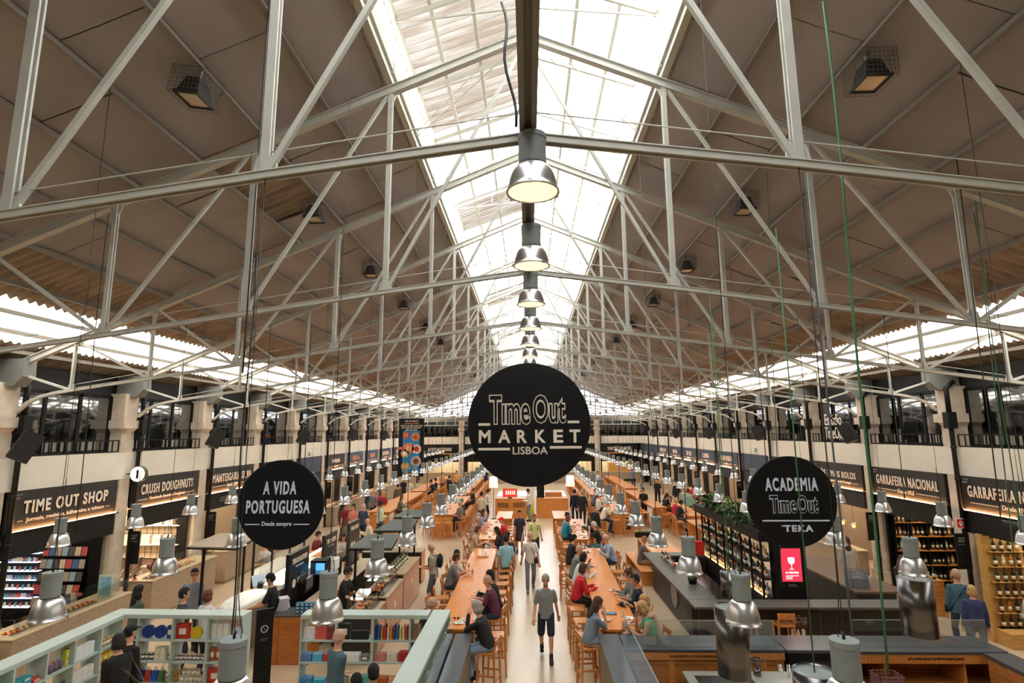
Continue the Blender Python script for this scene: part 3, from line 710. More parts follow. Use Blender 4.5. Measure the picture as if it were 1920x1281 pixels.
# ================================================================== THINGS UNDER THE ROOF
alu = mat('spun_aluminium', (.80,.80,.80), .33, metal=1.0, noise=.04, nscale=3)
grey_h = mat('grey_lamp_housing', (.50,.53,.53), .5, noise=.06, nscale=20)
wirem = mat('black_cable', (.09,.09,.09), .5)
lampw = mat('frosted_lamp_glass', (.98,.95,.85), .5)
litglass = mat('lit_lamp_glass', (1,.95,.84), .4, emit=1.1, ecol=(1,.93,.78))
def make_lamp(lit, cord, nm='pendant_lamp'):
    o = thing(nm, 'x', 'pendant lamp')
    part('housing', MB().lathe([(.0,.455),(.10,.455),(.1055,.455),(.108,.452),(.108,.448),(.108,.418),(.108,.414),(.1045,.412),(.104,.408),(.104,.222),(.104,.216),(.101,.212),(.094,.205)], n=24), grey_h, o)
    part('reflector', MB().lathe([(.094,.208),(.112,.203),(.135,.183),(.157,.145),(.173,.095),(.183,.045),(.187,.012),(.199,.006),(.199,-.004),(.186,-.004),(.180,.03),(.168,.085),(.150,.14),(.12,.18),(.07,.19)], n=32), alu, o)
    part('lamp_glass', MB().lathe([(0,.01),(.183,.008),(.183,.0),(0,.002)], n=24), litglass if lit else lampw, o)
    m = MB().tube([(0,0,.45),(0,0,.48),(.012,0,.5)], .012, 8); m.tube([(0,0,.45),(0,0,cord)], .0042 if not lit else .009, 5)
    if not lit: m.tube([(.05,0,.45),(.06,.01,.5),(.03,0,.62),(.012,0,.75),(.01,.0,1.1)], .004, 5)
    part('cord', m, wirem, o)
    m = MB(); 
    for a in (0,2.1,4.2): m.box(.192,.208,-.012,.012,-.012,.02, Matrix.Rotation(a+.4,4,'Z'))
    part('clip', m, alu, o)
    return o
protos = []
AISLE = {2.07:'inner', 4.95:'middle', 8.0:'outer'}
CL = {2.07:(3.30,7.4), 4.95:(3.15,6.2), 8.0:(2.9,5.0)}
lamp_p = {}
nl = 0
for x in (2.07,4.95,8.0):
    for sd in (-1,1):
        for half in range(0, 27):
            y = Y0 + half*BAY/2
            if x > 3 and half < 2 and not (sd < 0 and False): 
                if not (x > 4 and x < 6 and sd < 0 and half >= 1 and False): pass
            if half == 0 and x > 3: continue
            if x > 6 and half < 3: continue
            onb = half % 2 == 0
            key = (x, onb)
            lab = 'aluminium pendant lamp, %s from the camera in the %s row on the %s' % (ORD[half], AISLE[x], 'left' if sd<0 else 'right')
            if key not in lamp_p:
                zt = (TBZ[1] if x < 3 else 6.5 if x < 6 else 6.06) if onb else RZ(x)-.1
                lamp_p[key] = make_lamp(False, zt-3.05); o = lamp_p[key]; o.location = (sd*x, y, 3.05); o.scale = (.85,.85,1); o['label'] = lab; o['group'] = 'pendant lamps over the tables'
            else:
                o = dup(lamp_p[key], (sd*x, y, 3.05+R.uniform(-.02,.02)), R.uniform(0,6), lab, 'pendant lamps over the tables')
            nl += 1
rl = None
for half in range(0, 26):
    y = Y0 - .12 + half*BAY/2
    if half % 2 == 0: y = Y0 + half*BAY/2 - .14
    lab = 'lit high bay lamp hanging under the ridge, %s from the camera' % ORD[half]
    if rl is None: rl = make_lamp(True, .56, 'high_bay_lamp'); rl.location = (.03,y,6.66); rl['label'] = lab; rl['group'] = 'lit lamps under the ridge'
    else: dup(rl, (.03,y,6.66), R.uniform(0,6), lab, 'lit lamps under the ridge')
# floodlights on the purlins
fl = thing('floodlight', 'caged black floodlight', 'floodlight')
part('housing', MB().add([Vector(q) for q in ((-.17,-.2,0),(.17,-.2,0),(.17,.2,0),(-.17,.2,0),(-.1,-.13,.25),(.1,-.13,.25),(.1,.13,.25),(-.1,.13,.25))], [(4,5,6,7),(0,1,5,4),(1,2,6,5),(2,3,7,6),(3,0,4,7)]).box(-.19,.19,-.22,-.19,-.02,.02).box(-.19,.19,.19,.22,-.02,.02).box(-.19,-.16,-.22,.22,-.02,.02).box(.16,.19,-.22,.22,-.02,.02), mat('flood_black',(.16,.15,.15),.6), fl)
part('glass', MB().box(-.165,.165,-.195,.195,.0,.006), mat('flood_glass',(.75,.70,.60),.15), fl)
m = MB()
for i in range(9):
    t = -.24+.06*i; m.tube([(t,-.27,-.03),(t,-.27,.32)],.003,4); m.tube([(t,.27,-.03),(t,.27,.32)],.003,4); m.tube([(-.24,t*1.1,-.03),(-.24,t*1.1,.32)],.003,4); m.tube([(.24,t*1.1,-.03),(.24,t*1.1,.32)],.003,4)
for i in range(7): z = -.03+.058*i; m.tube([(-.24,-.27,z),(.24,-.27,z),(.24,.27,z),(-.24,.27,z),(-.24,-.27,z)],.003,4)
part('wire_cage', m, mat('cage_grey',(.32,.31,.30),.6), fl)
part('bracket', MB().box(-.03,.03,-.02,.02,.25,.42), grey_h, fl)
fi = 0
for k in range(13):
    for sd in (-1,1):
        y = 6.3 + 4.0*k
        if y > 52: continue
        lab = '%s caged floodlight from the camera on the %s roof slope' % (ORD[k], 'left' if sd<0 else 'right')
        if fi == 0: fl.location = (sd*4.18,y,9.05); fl.rotation_euler = (0,sd*-.15,0); fl.scale = (.84,.84,1); fl['label'] = lab; fl['group'] = 'caged floodlights under the roof'
        else: q = dup(fl, (sd*4.18,y,9.05), 0, lab, 'caged floodlights under the roof')
        fi += 1
# missing insulation board: bare corrugated sheet shows
# hanging cables
cab = mat('green_cable', (.22,.42,.26), .5); grc = mat('grey_cable', (.30,.34,.38), .5)
def cable(px, y, z1, z0, m, r=.008, sway=.0, lab=''):
    p1 = aty(px[0], px[1], y); p0 = aty(px[2], px[3], y)
    n = 10; pts = []
    for i in range(n+1):
        t = i/n; q = p1.lerp(p0, t); q.x += sway*math.sin(t*9)*.5; q.y += sway*math.cos(t*7)*.5; pts.append(q)
    o = MB().tube(pts, r, 6).build('hanging_cable', m); tag(o, lab, 'cable', 'loose cables hanging from the roof')
cable((1545,0,1665,1260), 4.3, 0, 0, cab, .010, .03, 'green cable hanging in front of the round academy sign down to a steel canister')
cable((1475,0,1600,1215), 4.9, 0, 0, grc, .009, .02, 'dark grey cable hanging beside the round academy sign down to a near lamp')
cable((1800,130,1905,1080), 8.2, 0, 0, cab, .008, .03, 'green cable hanging before the bottle shop sign at far right')
cable((1775,160,1880,1000), 7.6, 0, 0, wirem, .008, .02, 'black cable hanging before the bottle shop sign at far right')
cable((1815,330,1915,1000), 8.6, 0, 0, cab, .008, .04, 'second green cable hanging at far right beside the first')
cable((1428,60,1465,1100), 9.5, 0, 0, cab, .007, .03, 'green cable hanging over the bar left of the round academy sign')
cable((505,0,455,700), 5.0, 0, 0, wirem, .009, .0, 'black cable clipped along the tall near post on the left')
cable((228,175,140,1000), 8.0, 0, 0, wirem, .007, .02, 'thin black cable hanging from a purlin on the left')
cable((480,480,430,1215), 5.9, 0, 0, wirem, .009, .03, 'black cable dropping to the nearest lamp on the left')
cable((940,0,965,235), 3.9, 0, 0, wirem, .012, .05, 'black supply cable running to the nearest ridge lamp')
# round hanging signs
letw = mat('off_white_lettering', (.90,.86,.80), .5)
lets = mat('cool_white_lettering', (.82,.85,.92), .5)
discm = mat('blue_black_sign_board', (.045,.058,.078), .34, noise=.12, nscale=2, spec=.35)
disck = mat('black_sign_board', (.035,.038,.045), .5, spec=.25)
def disc(label, c, r, m, name='round_hanging_sign', ztop=7.0):
    o = thing(name, label, 'hanging sign', tuple(c))
    b = MB(); T = Matrix.Rotation(PI/2,4,'X'); b.lathe([(0,-.03),(r-.01,-.03),(r,-.02),(r,.02),(r-.01,.03),(0,.03)], n=96, T=T, sm=False); part('board', b, m, o)
    w = MB()
    for sx in (-1,1): w.tube([(sx*r*.5,0,r*.84),(sx*r*.5,0,ztop-c[2])],.006,5)
    part('wire', w, wirem, o)
    return o
TX_ = lambda x, z, d=-.034: Matrix.Translation((x,d,z)) @ Matrix.Rotation(PI/2,4,'X')
def outline(s, x, z, w, h, wm, bm, p, d=-.034, e=.0):
    text(s, TX_(x,z,d), w, h, wm, p, 'logo_outline', bold=.055, ext=.003)
    text(s, TX_(x,z,d-.006), w*.955, h*.93, bm, p, 'logo_infill', bold=.008, ext=.003)
def rule(x0, x1, z, t, m, p, d=-.034): part('rule', MB().box(x0,x1,d-.004,d,z-t/2,z+t/2), m, p)
c0 = aty(992,795,11.3); r0 = .5*abs(aty(1107,795,11.3).x-aty(877,795,11.3).x)
D0 = disc('large round dark sign in the middle of the hall reading MARKET LISBOA', c0, r0, discm)
u = r0/115.0
def sx(px): return (px-992)*u
def sz(py): return -(py-795)*u
def tt(s, x0, x1, y0, y1, m, p, bold=.02): text(s, TX_((sx(x0)+sx(x1))/2, (sz(y0)+sz(y1))/2), sx(x1)-sx(x0), sz(y0)-sz(y1), m, p, bold=bold)
outline('T\u0131me', (sx(917)+sx(995))/2, (sz(740)+sz(797))/2, sx(995)-sx(917), sz(740)-sz(797), letw, discm, D0)
outline('Out', (sx(999)+sx(1061))/2, (sz(740)+sz(795))/2, sx(1061)-sx(999), sz(740)-sz(795), letw, discm, D0)
rule(sx(897), sx(919), sz(795.5), .05, letw, D0); rule(sx(1064), sx(1086), sz(792), .05, letw, D0)
xs = [(898,920),(934,957),(969,988),(1003,1023),(1037,1055),(1067,1087)]
for ch, (a, b) in zip('MARKET', xs): tt(ch, a, b, 806, 830, letw, D0, .03)
rule(sx(897), sx(956), sz(841), .05, letw, D0); rule(sx(1030), sx(1089), sz(838.5), .05, letw, D0)
tt('LISBOA', 961, 1026, 837, 851, letw, D0, .01)
y1 = 8.6; c1 = aty(527,946,y1); r1 = .5*abs(aty(608,946,y1).x-aty(447,946,y1).x)*1.0
D1 = disc('round dark sign above the mint shelves reading A VIDA PORTUGUESA', c1, r1, mat('deep_navy_sign_board', (.03,.05,.08), .5, spec=.25), ztop=6.6)
u1 = r1/80.5
def t1(s, x0, x1, y0, y1_, bold=.02, m=lets, p=D1, cx=527, cy=946, uu=None):
    uu = uu or u1; text(s, TX_(((x0+x1)/2-cx)*uu, -((y0+y1_)/2-cy)*uu), (x1-x0)*uu, (y1_-y0)*uu, m, p, bold=bold)
t1('A VIDA', 494, 556, 904, 928, .03); t1('PORTUGUESA', 464, 583, 938, 962, .03); t1('Desde sempre', 495, 550, 976, 986, .01)
rule((464-527)*u1, (491-527)*u1, -(981-946)*u1, .015, lets, D1); rule((554-527)*u1, (583-527)*u1, -(981-946)*u1, .015, lets, D1)
y2 = 8.5; c2 = aty(1484,940,y2); r2 = .5*abs(aty(1569,940,y2).x-aty(1401,940,y2).x)*1.0
D2 = disc('round black sign on the right reading ACADEMIA above a white rule', c2, r2, disck, ztop=6.6)
u2 = r2/84.0; K2 = dict(p=D2, cx=1484, cy=940, uu=u2)
t1('ACADEMIA', 1435, 1534, 896, 921, .03, **K2)
outline('T\u0131me', (1466-1484)*u2, -(945-940)*u2, 50*u2, 34*u2, lets, disck, D2)
outline('Out', (1512-1484)*u2, -(945-940)*u2, 38*u2, 34*u2, lets, disck, D2)
rule((1425-1484)*u2, (1550-1484)*u2, -(975-940)*u2, .02, lets, D2)
t1("TEKA", 1464, 1518, 983, 995, .04, **K2); t1('\u2022', 1460, 1463, 983, 986, .02, **K2)
# ------------------------------------------------------------------ stall fronts
warmled = mat('warm_led_strip', (1,.80,.60), .5, emit=70, ecol=(1,.70,.44))
navy = mat('slate_blue_board', (.22,.26,.33), .55); chalk = mat('chalk_grey_board', (.15,.14,.135), .6)
teal = mat('blue_board', (.20,.33,.45), .55); peach = mat('orange_lettering', (.93,.62,.38), .5)
ter = mat('beige_terrazzo', (.64,.55,.45), .55, noise=.22, nscale=28)
glassc = glassy('clear_counter_glass', (.93,.96,.95), .04)
lw = mat('letter_warm_white', (.95,.88,.80), .5)
graylet = mat('grey_menu_lettering', (.55,.54,.52), .6)
stalls = {-1: {1:('','',blackm), 2:('TIME OUT SHOP','Jornais, revistas, bilheteira e tabaco',blackm),3:('CRUSH DOUGHNUTS','Handmade American Doughnuts',blackm),4:('MANTEIGARIA SILVA','Desde 1890',blackm),5:('PASTELARIA','Desde 1922',blackm),6:(None,None,navy),7:('PINÓQUIO','Restaurante',chalk),8:('KITE UA','Ucraniana',teal),9:('MORGADO','Lisboa',teal),10:('CEVICHERIA','Peruana',navy),11:('BIFE','Lisboa',navy),12:('MAR','Lisboa',navy),13:('SOL','Lisboa',navy)},
 1: {1:('','',blackm), 2:('GARRAFEIRA NACIONAL','Desde 1927',blackm),3:('GARRAFEIRA NACIONAL','Desde 1927',blackm),4:('NÓS É MAIS BOLOS','Os melhores bolos de Portugal',blackm),5:('GELATO','Lisboa',navy),6:(None,None,navy),7:('ASIAN HOUSE N.','Lisboa',navy),8:('COMFRIA','Lisboa',navy),9:('ZEN ZEN','Restaurante',navy),10:('DUA LUA','Restaurante',navy),11:('PEIXE & GO','Lisboa',navy),12:(None,None,navy),13:(None,None,navy)}}
def wall_T(sd, y, z, d=0):
    # lettering plane on a side wall facing the hall
    x = sd*(10.93-d)
    return Matrix(((0,0,-sd,x),(sd*-1,0,0,y),(0,1,0,z),(0,0,0,1)))
for sd in (-1,1):
    side = 'left' if sd < 0 else 'right'
    for k in range(1, 14):
        nm_, sub, bm = stalls[sd][k]
        ya, yb = YK(k)+.29, YK(k+1)-.29; yc = (ya+yb)/2
        pos = 'in the %s bay of the %s wall' % (ORD[k-1], side)
        o = thing('stall_sign', ('dark sign board reading %s ' % nm_ if nm_ else 'plain dark panel ') + pos, 'shop sign', (sd*10.95, yc, 2.88))
        loc = Matrix.Translation((-sd*10.95,-yc,-2.88))
        a, b = sorted((-sd*.0, sd*.08)); part('sign_panel', MB().box(a,b,ya-yc,yb-yc,.02,.83), mat('sign_face_brown_black',(.17,.155,.14),.6) if bm is blackm else bm, o)
        if nm_ is not None:
            e0, e1 = sorted((0,-sd*.07)); part('light_ledge', MB().box(e0,e1,ya-yc-.05,yb-yc+.05,-.03,-.0), bm, o)
            e0, e1 = sorted((-sd*.02,-sd*.05)); part('led_strip', MB().box(e0,e1,ya-yc+.02,yb-yc-.02,.0,.012), warmled, o)
            W = (yb-ya)*(.62 if len(nm_) > 9 else .40); W = W if nm_ not in ('BIFE','MAR','SOL') else W*.5
            lm = peach if bm is teal else lw
            if k < 6 and len(nm_) > 12: W = (yb-ya)*.86 if 'GARR' in nm_ or 'MANT' in nm_ else (yb-ya)*.78
            if nm_:
                text(nm_, loc @ wall_T(sd, yc, 3.36), W, .28, lm, o, bold=.035 if len(nm_) < 10 else .03 if len(nm_) < 15 else .02)
                ws = (yb-ya)*min(.72, .018*len(sub)+.05)
                text(sub, loc @ wall_T(sd, yc, 3.08), ws, .11, lm, o, name='small_lettering', bold=.01)
                x_ = -sd*.004-sd*.018
                for s_ in (-1,1):
                    q0, q1 = sorted((s_*(ws/2+.08), s_*((yb-ya)*.42)))
                    if q1-q0 > .1: part('rule', MB().box(min(x_,-sd*.0),max(x_,0),q0,q1,.195,.207), lm, o)
                text('TIME OUT\nMARKET', loc @ wall_T(sd, yc-sd*-1*(yb-ya)*.44, 3.60), .2, .12, graylet, o, name='small_logo')
        a, b = sorted((sd*10.94, sd*11.02))
        ob = MB().box(a,b,ya,yb,2.33,2.86).build('fascia_board', chalk if (k>6 or bm is not blackm or (sd>0 and k==4)) else blackm)
        tag(ob, 'dark fascia board under the sign ' + pos, 'fascia')
        if sd > 0 and k == 4:
            text('PAVLOVA', wall_T(sd, yc+.3, 2.47), 1.2, .16, graylet, ob, bold=.02); text('CHEESE\nCAKE', wall_T(sd, yc-.1, 2.70), .6, .2, graylet, ob)
        if sd < 0 and k == 4:
            text('A EXCELÊNCIA DO SABOR\nDE PRODUTOS TRADICIONAIS', wall_T(sd, yc, 2.62), 1.6, .18, graylet, ob)
        if k in (9,10) and sd > 0: text('menu do dia   peixe  carne\npoke   sushi   gelado   sopa\nbebidas  vinho  cerveja', wall_T(sd, yc, 2.6), 2.3, .34, graylet, ob)
        # side reveals and dark shop-front frame
        for yy, nf in ((ya,'near'), (yb-.06,'far')):
            c_, d_ = sorted((sd*11.2, sd*11.5)); tag(MB().box(c_,d_,yy,yy+.06,0,2.32).build('shopfront_post', black2), 'black shopfront post, %s side of the opening, %s bay of %s wall' % (nf, ORD[k-1], side), 'shopfront post')
        # partition between stalls
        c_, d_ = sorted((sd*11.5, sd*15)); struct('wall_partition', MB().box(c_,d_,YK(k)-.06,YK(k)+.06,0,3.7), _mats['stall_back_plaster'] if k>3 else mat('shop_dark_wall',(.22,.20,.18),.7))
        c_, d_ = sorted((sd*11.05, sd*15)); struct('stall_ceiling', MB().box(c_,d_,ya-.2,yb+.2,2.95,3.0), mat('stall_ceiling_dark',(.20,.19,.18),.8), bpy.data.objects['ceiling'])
        if not (nm_ is None):
            l = bpy.data.lights.new('stall_light', 'AREA'); l.shape = 'RECTANGLE'; l.size = .8; l.size_y = 2.2
            l.energy = 95 if k > 3 else (26 if sd > 0 or k == 2 else 170); l.color = (1,.80,.58)
            lo = bpy.data.objects.new('stall_light', l); C.objects.link(lo); lo.location = (sd*12.3, yc, 2.9)
wood_l = wood('honey_wood', (.80,.54,.28), scale=2.2, stretch=(1.5,1,12), rough=.38)
backw = mat('warm_stall_wall', (.86,.72,.52), .7); backd = mat('dark_stall_wall', (.16,.14,.13), .7)
# counters along both walls
def counter(sd, y0, y1, label, x0=10.45, x1=11.15, h=1.02, m=None, glass=True, food=True, tilt=0, cname='stall_counter'):
    yc = (y0+y1)/2; o = thing(cname, label, 'counter', (sd*(x0+x1)/2, yc, 0)); w = (x1-x0)/2; L = (y1-y0)/2
    part('counter_body', MB().bbox(-w,w,-L,L,.06,h-.03,.01).box(-w+.05,w-.05,-L+.05,L-.05,0,.06), m or ter, o)
    part('counter_top', MB().bbox(-w-.02,w+.02,-L-.02,L+.02,h-.03,h,.005), mat('pale_worktop',(.74,.64,.50),.4), o)
    if glass:
        g = MB(); a, b = sorted((-sd*(w-.04), -sd*(w-.06))); g.box(a,b,-L+.05,L-.05,h,h+.33); a, b = sorted((-sd*(w-.05), sd*(w-.3))); g.box(a,b,-L+.05,L-.05,h+.33,h+.34)
        part('sneeze_guard', g, glassc, o)
    return o
FOODC = [(.80,.50,.25),(.62,.33,.16),(.86,.70,.42),(.70,.20,.14),(.93,.88,.78),(.45,.26,.15),(.88,.62,.30),(.55,.60,.25)]
foodm = [mat('baked_food_%d' % i, c, .6, noise=.3, nscale=30) for i, c in enumerate(FOODC)]
trayp = []
for i in range(4):
    t = thing('food_tray', 'x', 'food tray', (0,-30,0))
    part('tray', MB().bbox(-.16,.16,-.11,.11,0,.02,.004), mat('tray_steel',(.7,.68,.65),.3,metal=.8), t)
    m = [MB(), MB()]
    for a in range(5):
        for b in range(3): m[(a+b+i)%2].ell((-.12+a*.06, -.07+b*.07, .035), .027, .03, .02, 8, 5)
    part('pastries', m[0], foodm[i], t); part('pastries', m[1], foodm[(i+3)%8], t)
    trayp.append(t)
_ty = [0]
def trays(x, y0, y1, z, where, n=None, rows=1, dx=.3):
    n = n or int((y1-y0)/.26)
    for i in range(n):
        for r in range(rows):
            p = R.choice(trayp); yy = y0+(y1-y0)*(i+.5)/n; _ty[0] += 1
            lab = 'tray of pastries on the counter %s' % where
            if p.location.y < -20: p.location = (x+r*dx, yy, z); p.rotation_euler = (0,0,PI/2); p['label'] = lab; p['group'] = 'food trays %s' % where
            else: dup(p, (x+r*dx, yy, z), PI/2, lab, 'food trays %s' % where)
for sd in (-1,1):
    side = 'left' if sd < 0 else 'right'
    for k in range(1, 13):
        ya, yb = YK(k)+.3, YK(k+1)-.3
        if stalls[sd][k][0] is None or (sd > 0 and k in (2,3)): continue
        x0 = 10.0 if (sd < 0 and k == 2) else 10.15 if k in (3,4) else 10.35
        if sd < 0 and k == 2: ya, yb = 11.2, 14.45
        counter(sd, ya, yb, 'beige stone counter in the %s bay of the %s wall' % (ORD[k-1], side), x0, x0+.75)
        if k < 9: trays(sd*(x0+.3), ya+.15, yb-.9, 1.02, 'in the %s bay of the %s wall' % (ORD[k-1], side))
        # back wall panel
        if k > 2:
            c_, d_ = sorted((sd*13.4, sd*13.5)); colr = backw if (k+sd) % 3 else mat('cream_stall_wall',(.92,.86,.74),.6)
            ob = MB().box(c_,d_,ya,yb,0,2.94).build('stall_back_panel', colr); tag(ob, 'warm lit back panel of the %s stall of the %s wall' % (ORD[k-1], side), 'wall panel')
        # hanging bulbs of the cake stall
ob = None
for i in range(3):
    t = thing('bulb_pendant', 'round amber glass bulb pendant over the cake counter, %s from the camera' % ORD[i], 'pendant lamp', (10.75, YK(4)+.7+i*.65, 1.72), 0, 'amber bulbs over the cake counter')
    part('bulb', MB().ell((0,0,0),.05,.05,.05,12,8), mat('amber_bulb',(1,.75,.45),.4,emit=14,ecol=(1,.62,.3)), t)
    part('glass_shade', MB().ell((0,0,.02),.10,.10,.10,16,10), glassy('amber_glass',(.9,.72,.5),.1), t)
    part('cord', MB().tube([(0,0,.1),(0,0,1.2)],.005,5), wirem, t)
# exit pictograms, fire signs and plaques on the columns
redm = mat('signal_red',(.85,.14,.12),.45); whitem = mat('clean_white',(.93,.92,.90),.5)
for sd in (-1,1):
    side = 'left' if sd < 0 else 'right'
    for k in range(3, 12):
        px = sd*10.8; py = YK(k)+.30*(1 if sd<0 else -1)
        o = thing('column_plaque', 'tall black plaque fixed on the downpipe of the %s column on the %s' % (ORD[k-1], side), 'plaque', (px-sd*.02,py,0), 0, 'black plaques on the columns')
        part('board', MB().box(-.17,.17,-.02,.02,1.45,2.3), black2, o)
        text('TIME OUT\nMARKET', Matrix.Translation((0,-.022,2.15)) @ Matrix.Rotation(PI/2,4,'X'), .22, .12, graylet, o)
        text('sigam as regras\nlorem da casa\nboa comida', Matrix.Translation((0,-.022,1.95)) @ Matrix.Rotation(PI/2,4,'X'), .2, .16, graylet, o) if False else None
        part('rule', MB().box(-.12,.12,-.024,-.02,2.03,2.04), graylet, o)
        if k in (3,6,9):
            t = thing('fire_sign', 'small red fire alarm sign above the plaque of %s column on the %s' % (ORD[k-1], side), 'safety sign', (px-sd*.02,py-.03,2.55))
            part('plate', MB().box(-.1,.1,-.01,.01,-.12,.12), whitem, t); part('red_field', MB().box(-.09,.09,-.014,-.01,-.10,.10), redm, t)
            part('pictogram', MB().box(-.03,.03,-.018,-.014,-.06,.05).box(-.055,.055,-.018,-.014,-.01,.02), whitem, t)
t = thing('fire_extinguisher', 'red fire extinguisher hanging on the column beside the doughnut counter', 'fire extinguisher', (-10.72, YK(3)+.38, 0))
part('cylinder', MB().lathe([(0,.55),(.075,.56),(.08,.6),(.08,.98),(.05,1.05),(.02,1.06)], n=16), redm, t); part('valve', MB().tube([(0,0,1.05),(0,0,1.13),(.06,-.03,1.15)],.018,8), black2, t); part('hose', MB().tube([(.03,0,1.1),(.1,-.03,1.0),(.1,-.03,.75)],.01,6), black2, t)
ci = atx(261,889,-10.62)
t = thing('information_sign', 'round lit white information sign beside the doughnut shop sign', 'information sign', tuple(ci))
TI = Matrix.Rotation(PI/2,4,'X')
part('drum', MB().lathe([(0,.06),(.21,.06),(.21,-.06),(0,-.06)], n=40, T=TI, sm=False), mat('olive_drum',(.25,.27,.15),.5), t)
part('lit_face', MB().lathe([(0,.062),(.195,.062),(.195,.068),(0,.068)], n=40, T=TI, sm=False), mat('lit_face',(1,1,.95),.5,emit=1.6,ecol=(1,1,.92)), t)
text('i', Matrix.Translation((0,-.07,0)) @ TI, .07, .24, black2, t, bold=.06)
part('arm', MB().bar((-.2,.0,0),(-.45,.05,0),.03), black2, t)
# loudspeakers
spk = thing('loudspeaker', 'x', 'loudspeaker'); 
m = MB(); m.poly([(-.19,-.16),(.19,-.16),(.13,.18),(-.13,.18)], -.3, .3); part('cabinet', m, mat('speaker_black',(.09,.09,.09),.6), spk)
part('grille', MB().box(-.17,.17,-.175,-.16,-.27,.27), mat('speaker_mesh',(.06,.06,.06),.8,bump=.5,nscale=90), spk)
part('arm', MB().bar((0,.1,.3),(.0,.25,.75),.03).bar((-.1,.1,.3),(.1,.1,.3),.04), black2, spk)
sp = [(-1,48,838),(-1,405,822),(-1,569,820),(-1,661,816),(-1,720,817),(1,1590,812),(1,1422,812),(1,1330,812),(1,1267,813),(1,1226,812)]
for i, (sd, px, py) in enumerate(sp):
    q = atx(px, py, sd*10.35)
    lab = 'black loudspeaker tilted down on the %s wall, %s from the camera' % ('left' if sd<0 else 'right', ORD[i%5])
    o = spk if i == 0 else dup(spk)
    o.location = q; o.rotation_euler = (-.45, .0, (-.7 if sd < 0 else .7)); o['label'] = lab
# neon script on the right gallery
t = thing('studio_sign', 'white script sign reading Estudio on the right gallery window', 'sign', (11.0, YK(4)+1.8, 4.9))
wt = lambda y, z: Matrix(((0,0,-1,-.02),(-1,0,0,y),(0,1,0,z),(0,0,0,1)))
text('Estúdio', wt(0,.35), 1.1, .4, letw, t, bold=.0); text('TimeOut', wt(0,-.12), 1.2, .42, letw, t, bold=.0)
part('fixing_rail', MB().box(.0,.02,-.6,.6,.1,.12), black2, t)
# exit signs
for px, py in ((580,852),(1417,844),(767,868)):
    sd = -1 if px < 900 else 1; q = atx(px, py, sd*10.94)
    t = thing('exit_sign', 'small green and white exit pictogram on the %s white wall band' % ('left' if sd<0 else 'right') if px != 767 else 'small exit pictogram far along the left wall', 'safety sign', tuple(q))
    part('plate', MB().box(-.012,.012,-.16,.16,-.12,.12), whitem, t); part('green_figure', MB().box(-sd*.014-.004,-sd*.014+.004,-.13,-.02,-.09,.09).box(-sd*.014-.004,-sd*.014+.004,.03,.13,-.09,-.02).box(-sd*.014-.004,-sd*.014+.004,.03,.13,.03,.09), mat('exit_green',(.12,.45,.28),.5), t)
# end wall stalls
for x0, x1, nm_, pc in ((-10.6,-6.95,'BATATA & LEMONADE','far left'),(-6.3,-2.5,'','left of centre'),(-1.9,1.9,'','centre'),(2.5,6.3,'','right of centre'),(6.95,10.6,'VINCENT FARGES','far right')):
    xc = (x0+x1)/2; yy = ye
    o = thing('stall_sign', 'dark sign board %son the far end wall, %s' % (('reading %s ' % nm_) if nm_ else '', pc), 'shop sign', (xc, yy, 2.6))
    part('sign_panel', MB().box(x0-xc,x1-xc,-.08,0,.25,1.12), black2, o); part('shelf_beam', MB().box(x0-xc,x1-xc,-.25,0,.15,.24), wood_l, o)
    if nm_: text(nm_, Matrix.Translation((0,-.1,.62)) @ TI, 2.3, .34, lw, o, bold=.03)
    tag(MB().box(x0,x1,yy+.05,yy+.12,2.0,2.75).build('fascia_board', black2), 'black fascia on the far end wall, %s' % pc, 'fascia')
    o = thing('stall_counter', 'beige stone counter at the far end wall, %s' % pc, 'counter', (xc, yy-.4, 0)); w_ = (x1-x0)/2
    part('counter_body', MB().bbox(-w_,w_,-.3,.3,0,1.0,.01), ter, o); part('counter_top', MB().bbox(-w_,w_,-.33,.33,1.0,1.04,.01), _mats['pale_worktop'], o)
    tag(MB().box(x0,x1,YEND+2.2,YEND+2.3,0,2.9).build('stall_back_panel', _mats.get('cream_stall_wall') or backw), 'lit cream back panel behind the far end counter, %s' % pc, 'wall panel')
    l = bpy.data.lights.new('stall_light', 'AREA'); l.shape = 'RECTANGLE'; l.size = 3; l.size_y = .8; l.energy = 90; l.color = (1,.85,.62)
    lo = bpy.data.objects.new('stall_light', l); C.objects.link(lo); lo.location = (xc, YEND+1.2, 2.85)
t = thing('menu_light_box', 'orange and pink wooden menu panel over the far right counter', 'menu board', (9.0, ye-.3, 1.465))
for i, (a, b) in enumerate(((-1.35,-.75),(-.75,-.05),(-.05,.55),(.55,1.25))): part('menu_panel', MB().box(a,b,-.03,.03,-.42,.42), mat('orange_panel',(.85,.58,.25),.5) if i%2==0 else mat('pink_wood_panel',(.80,.62,.48),.5), t)
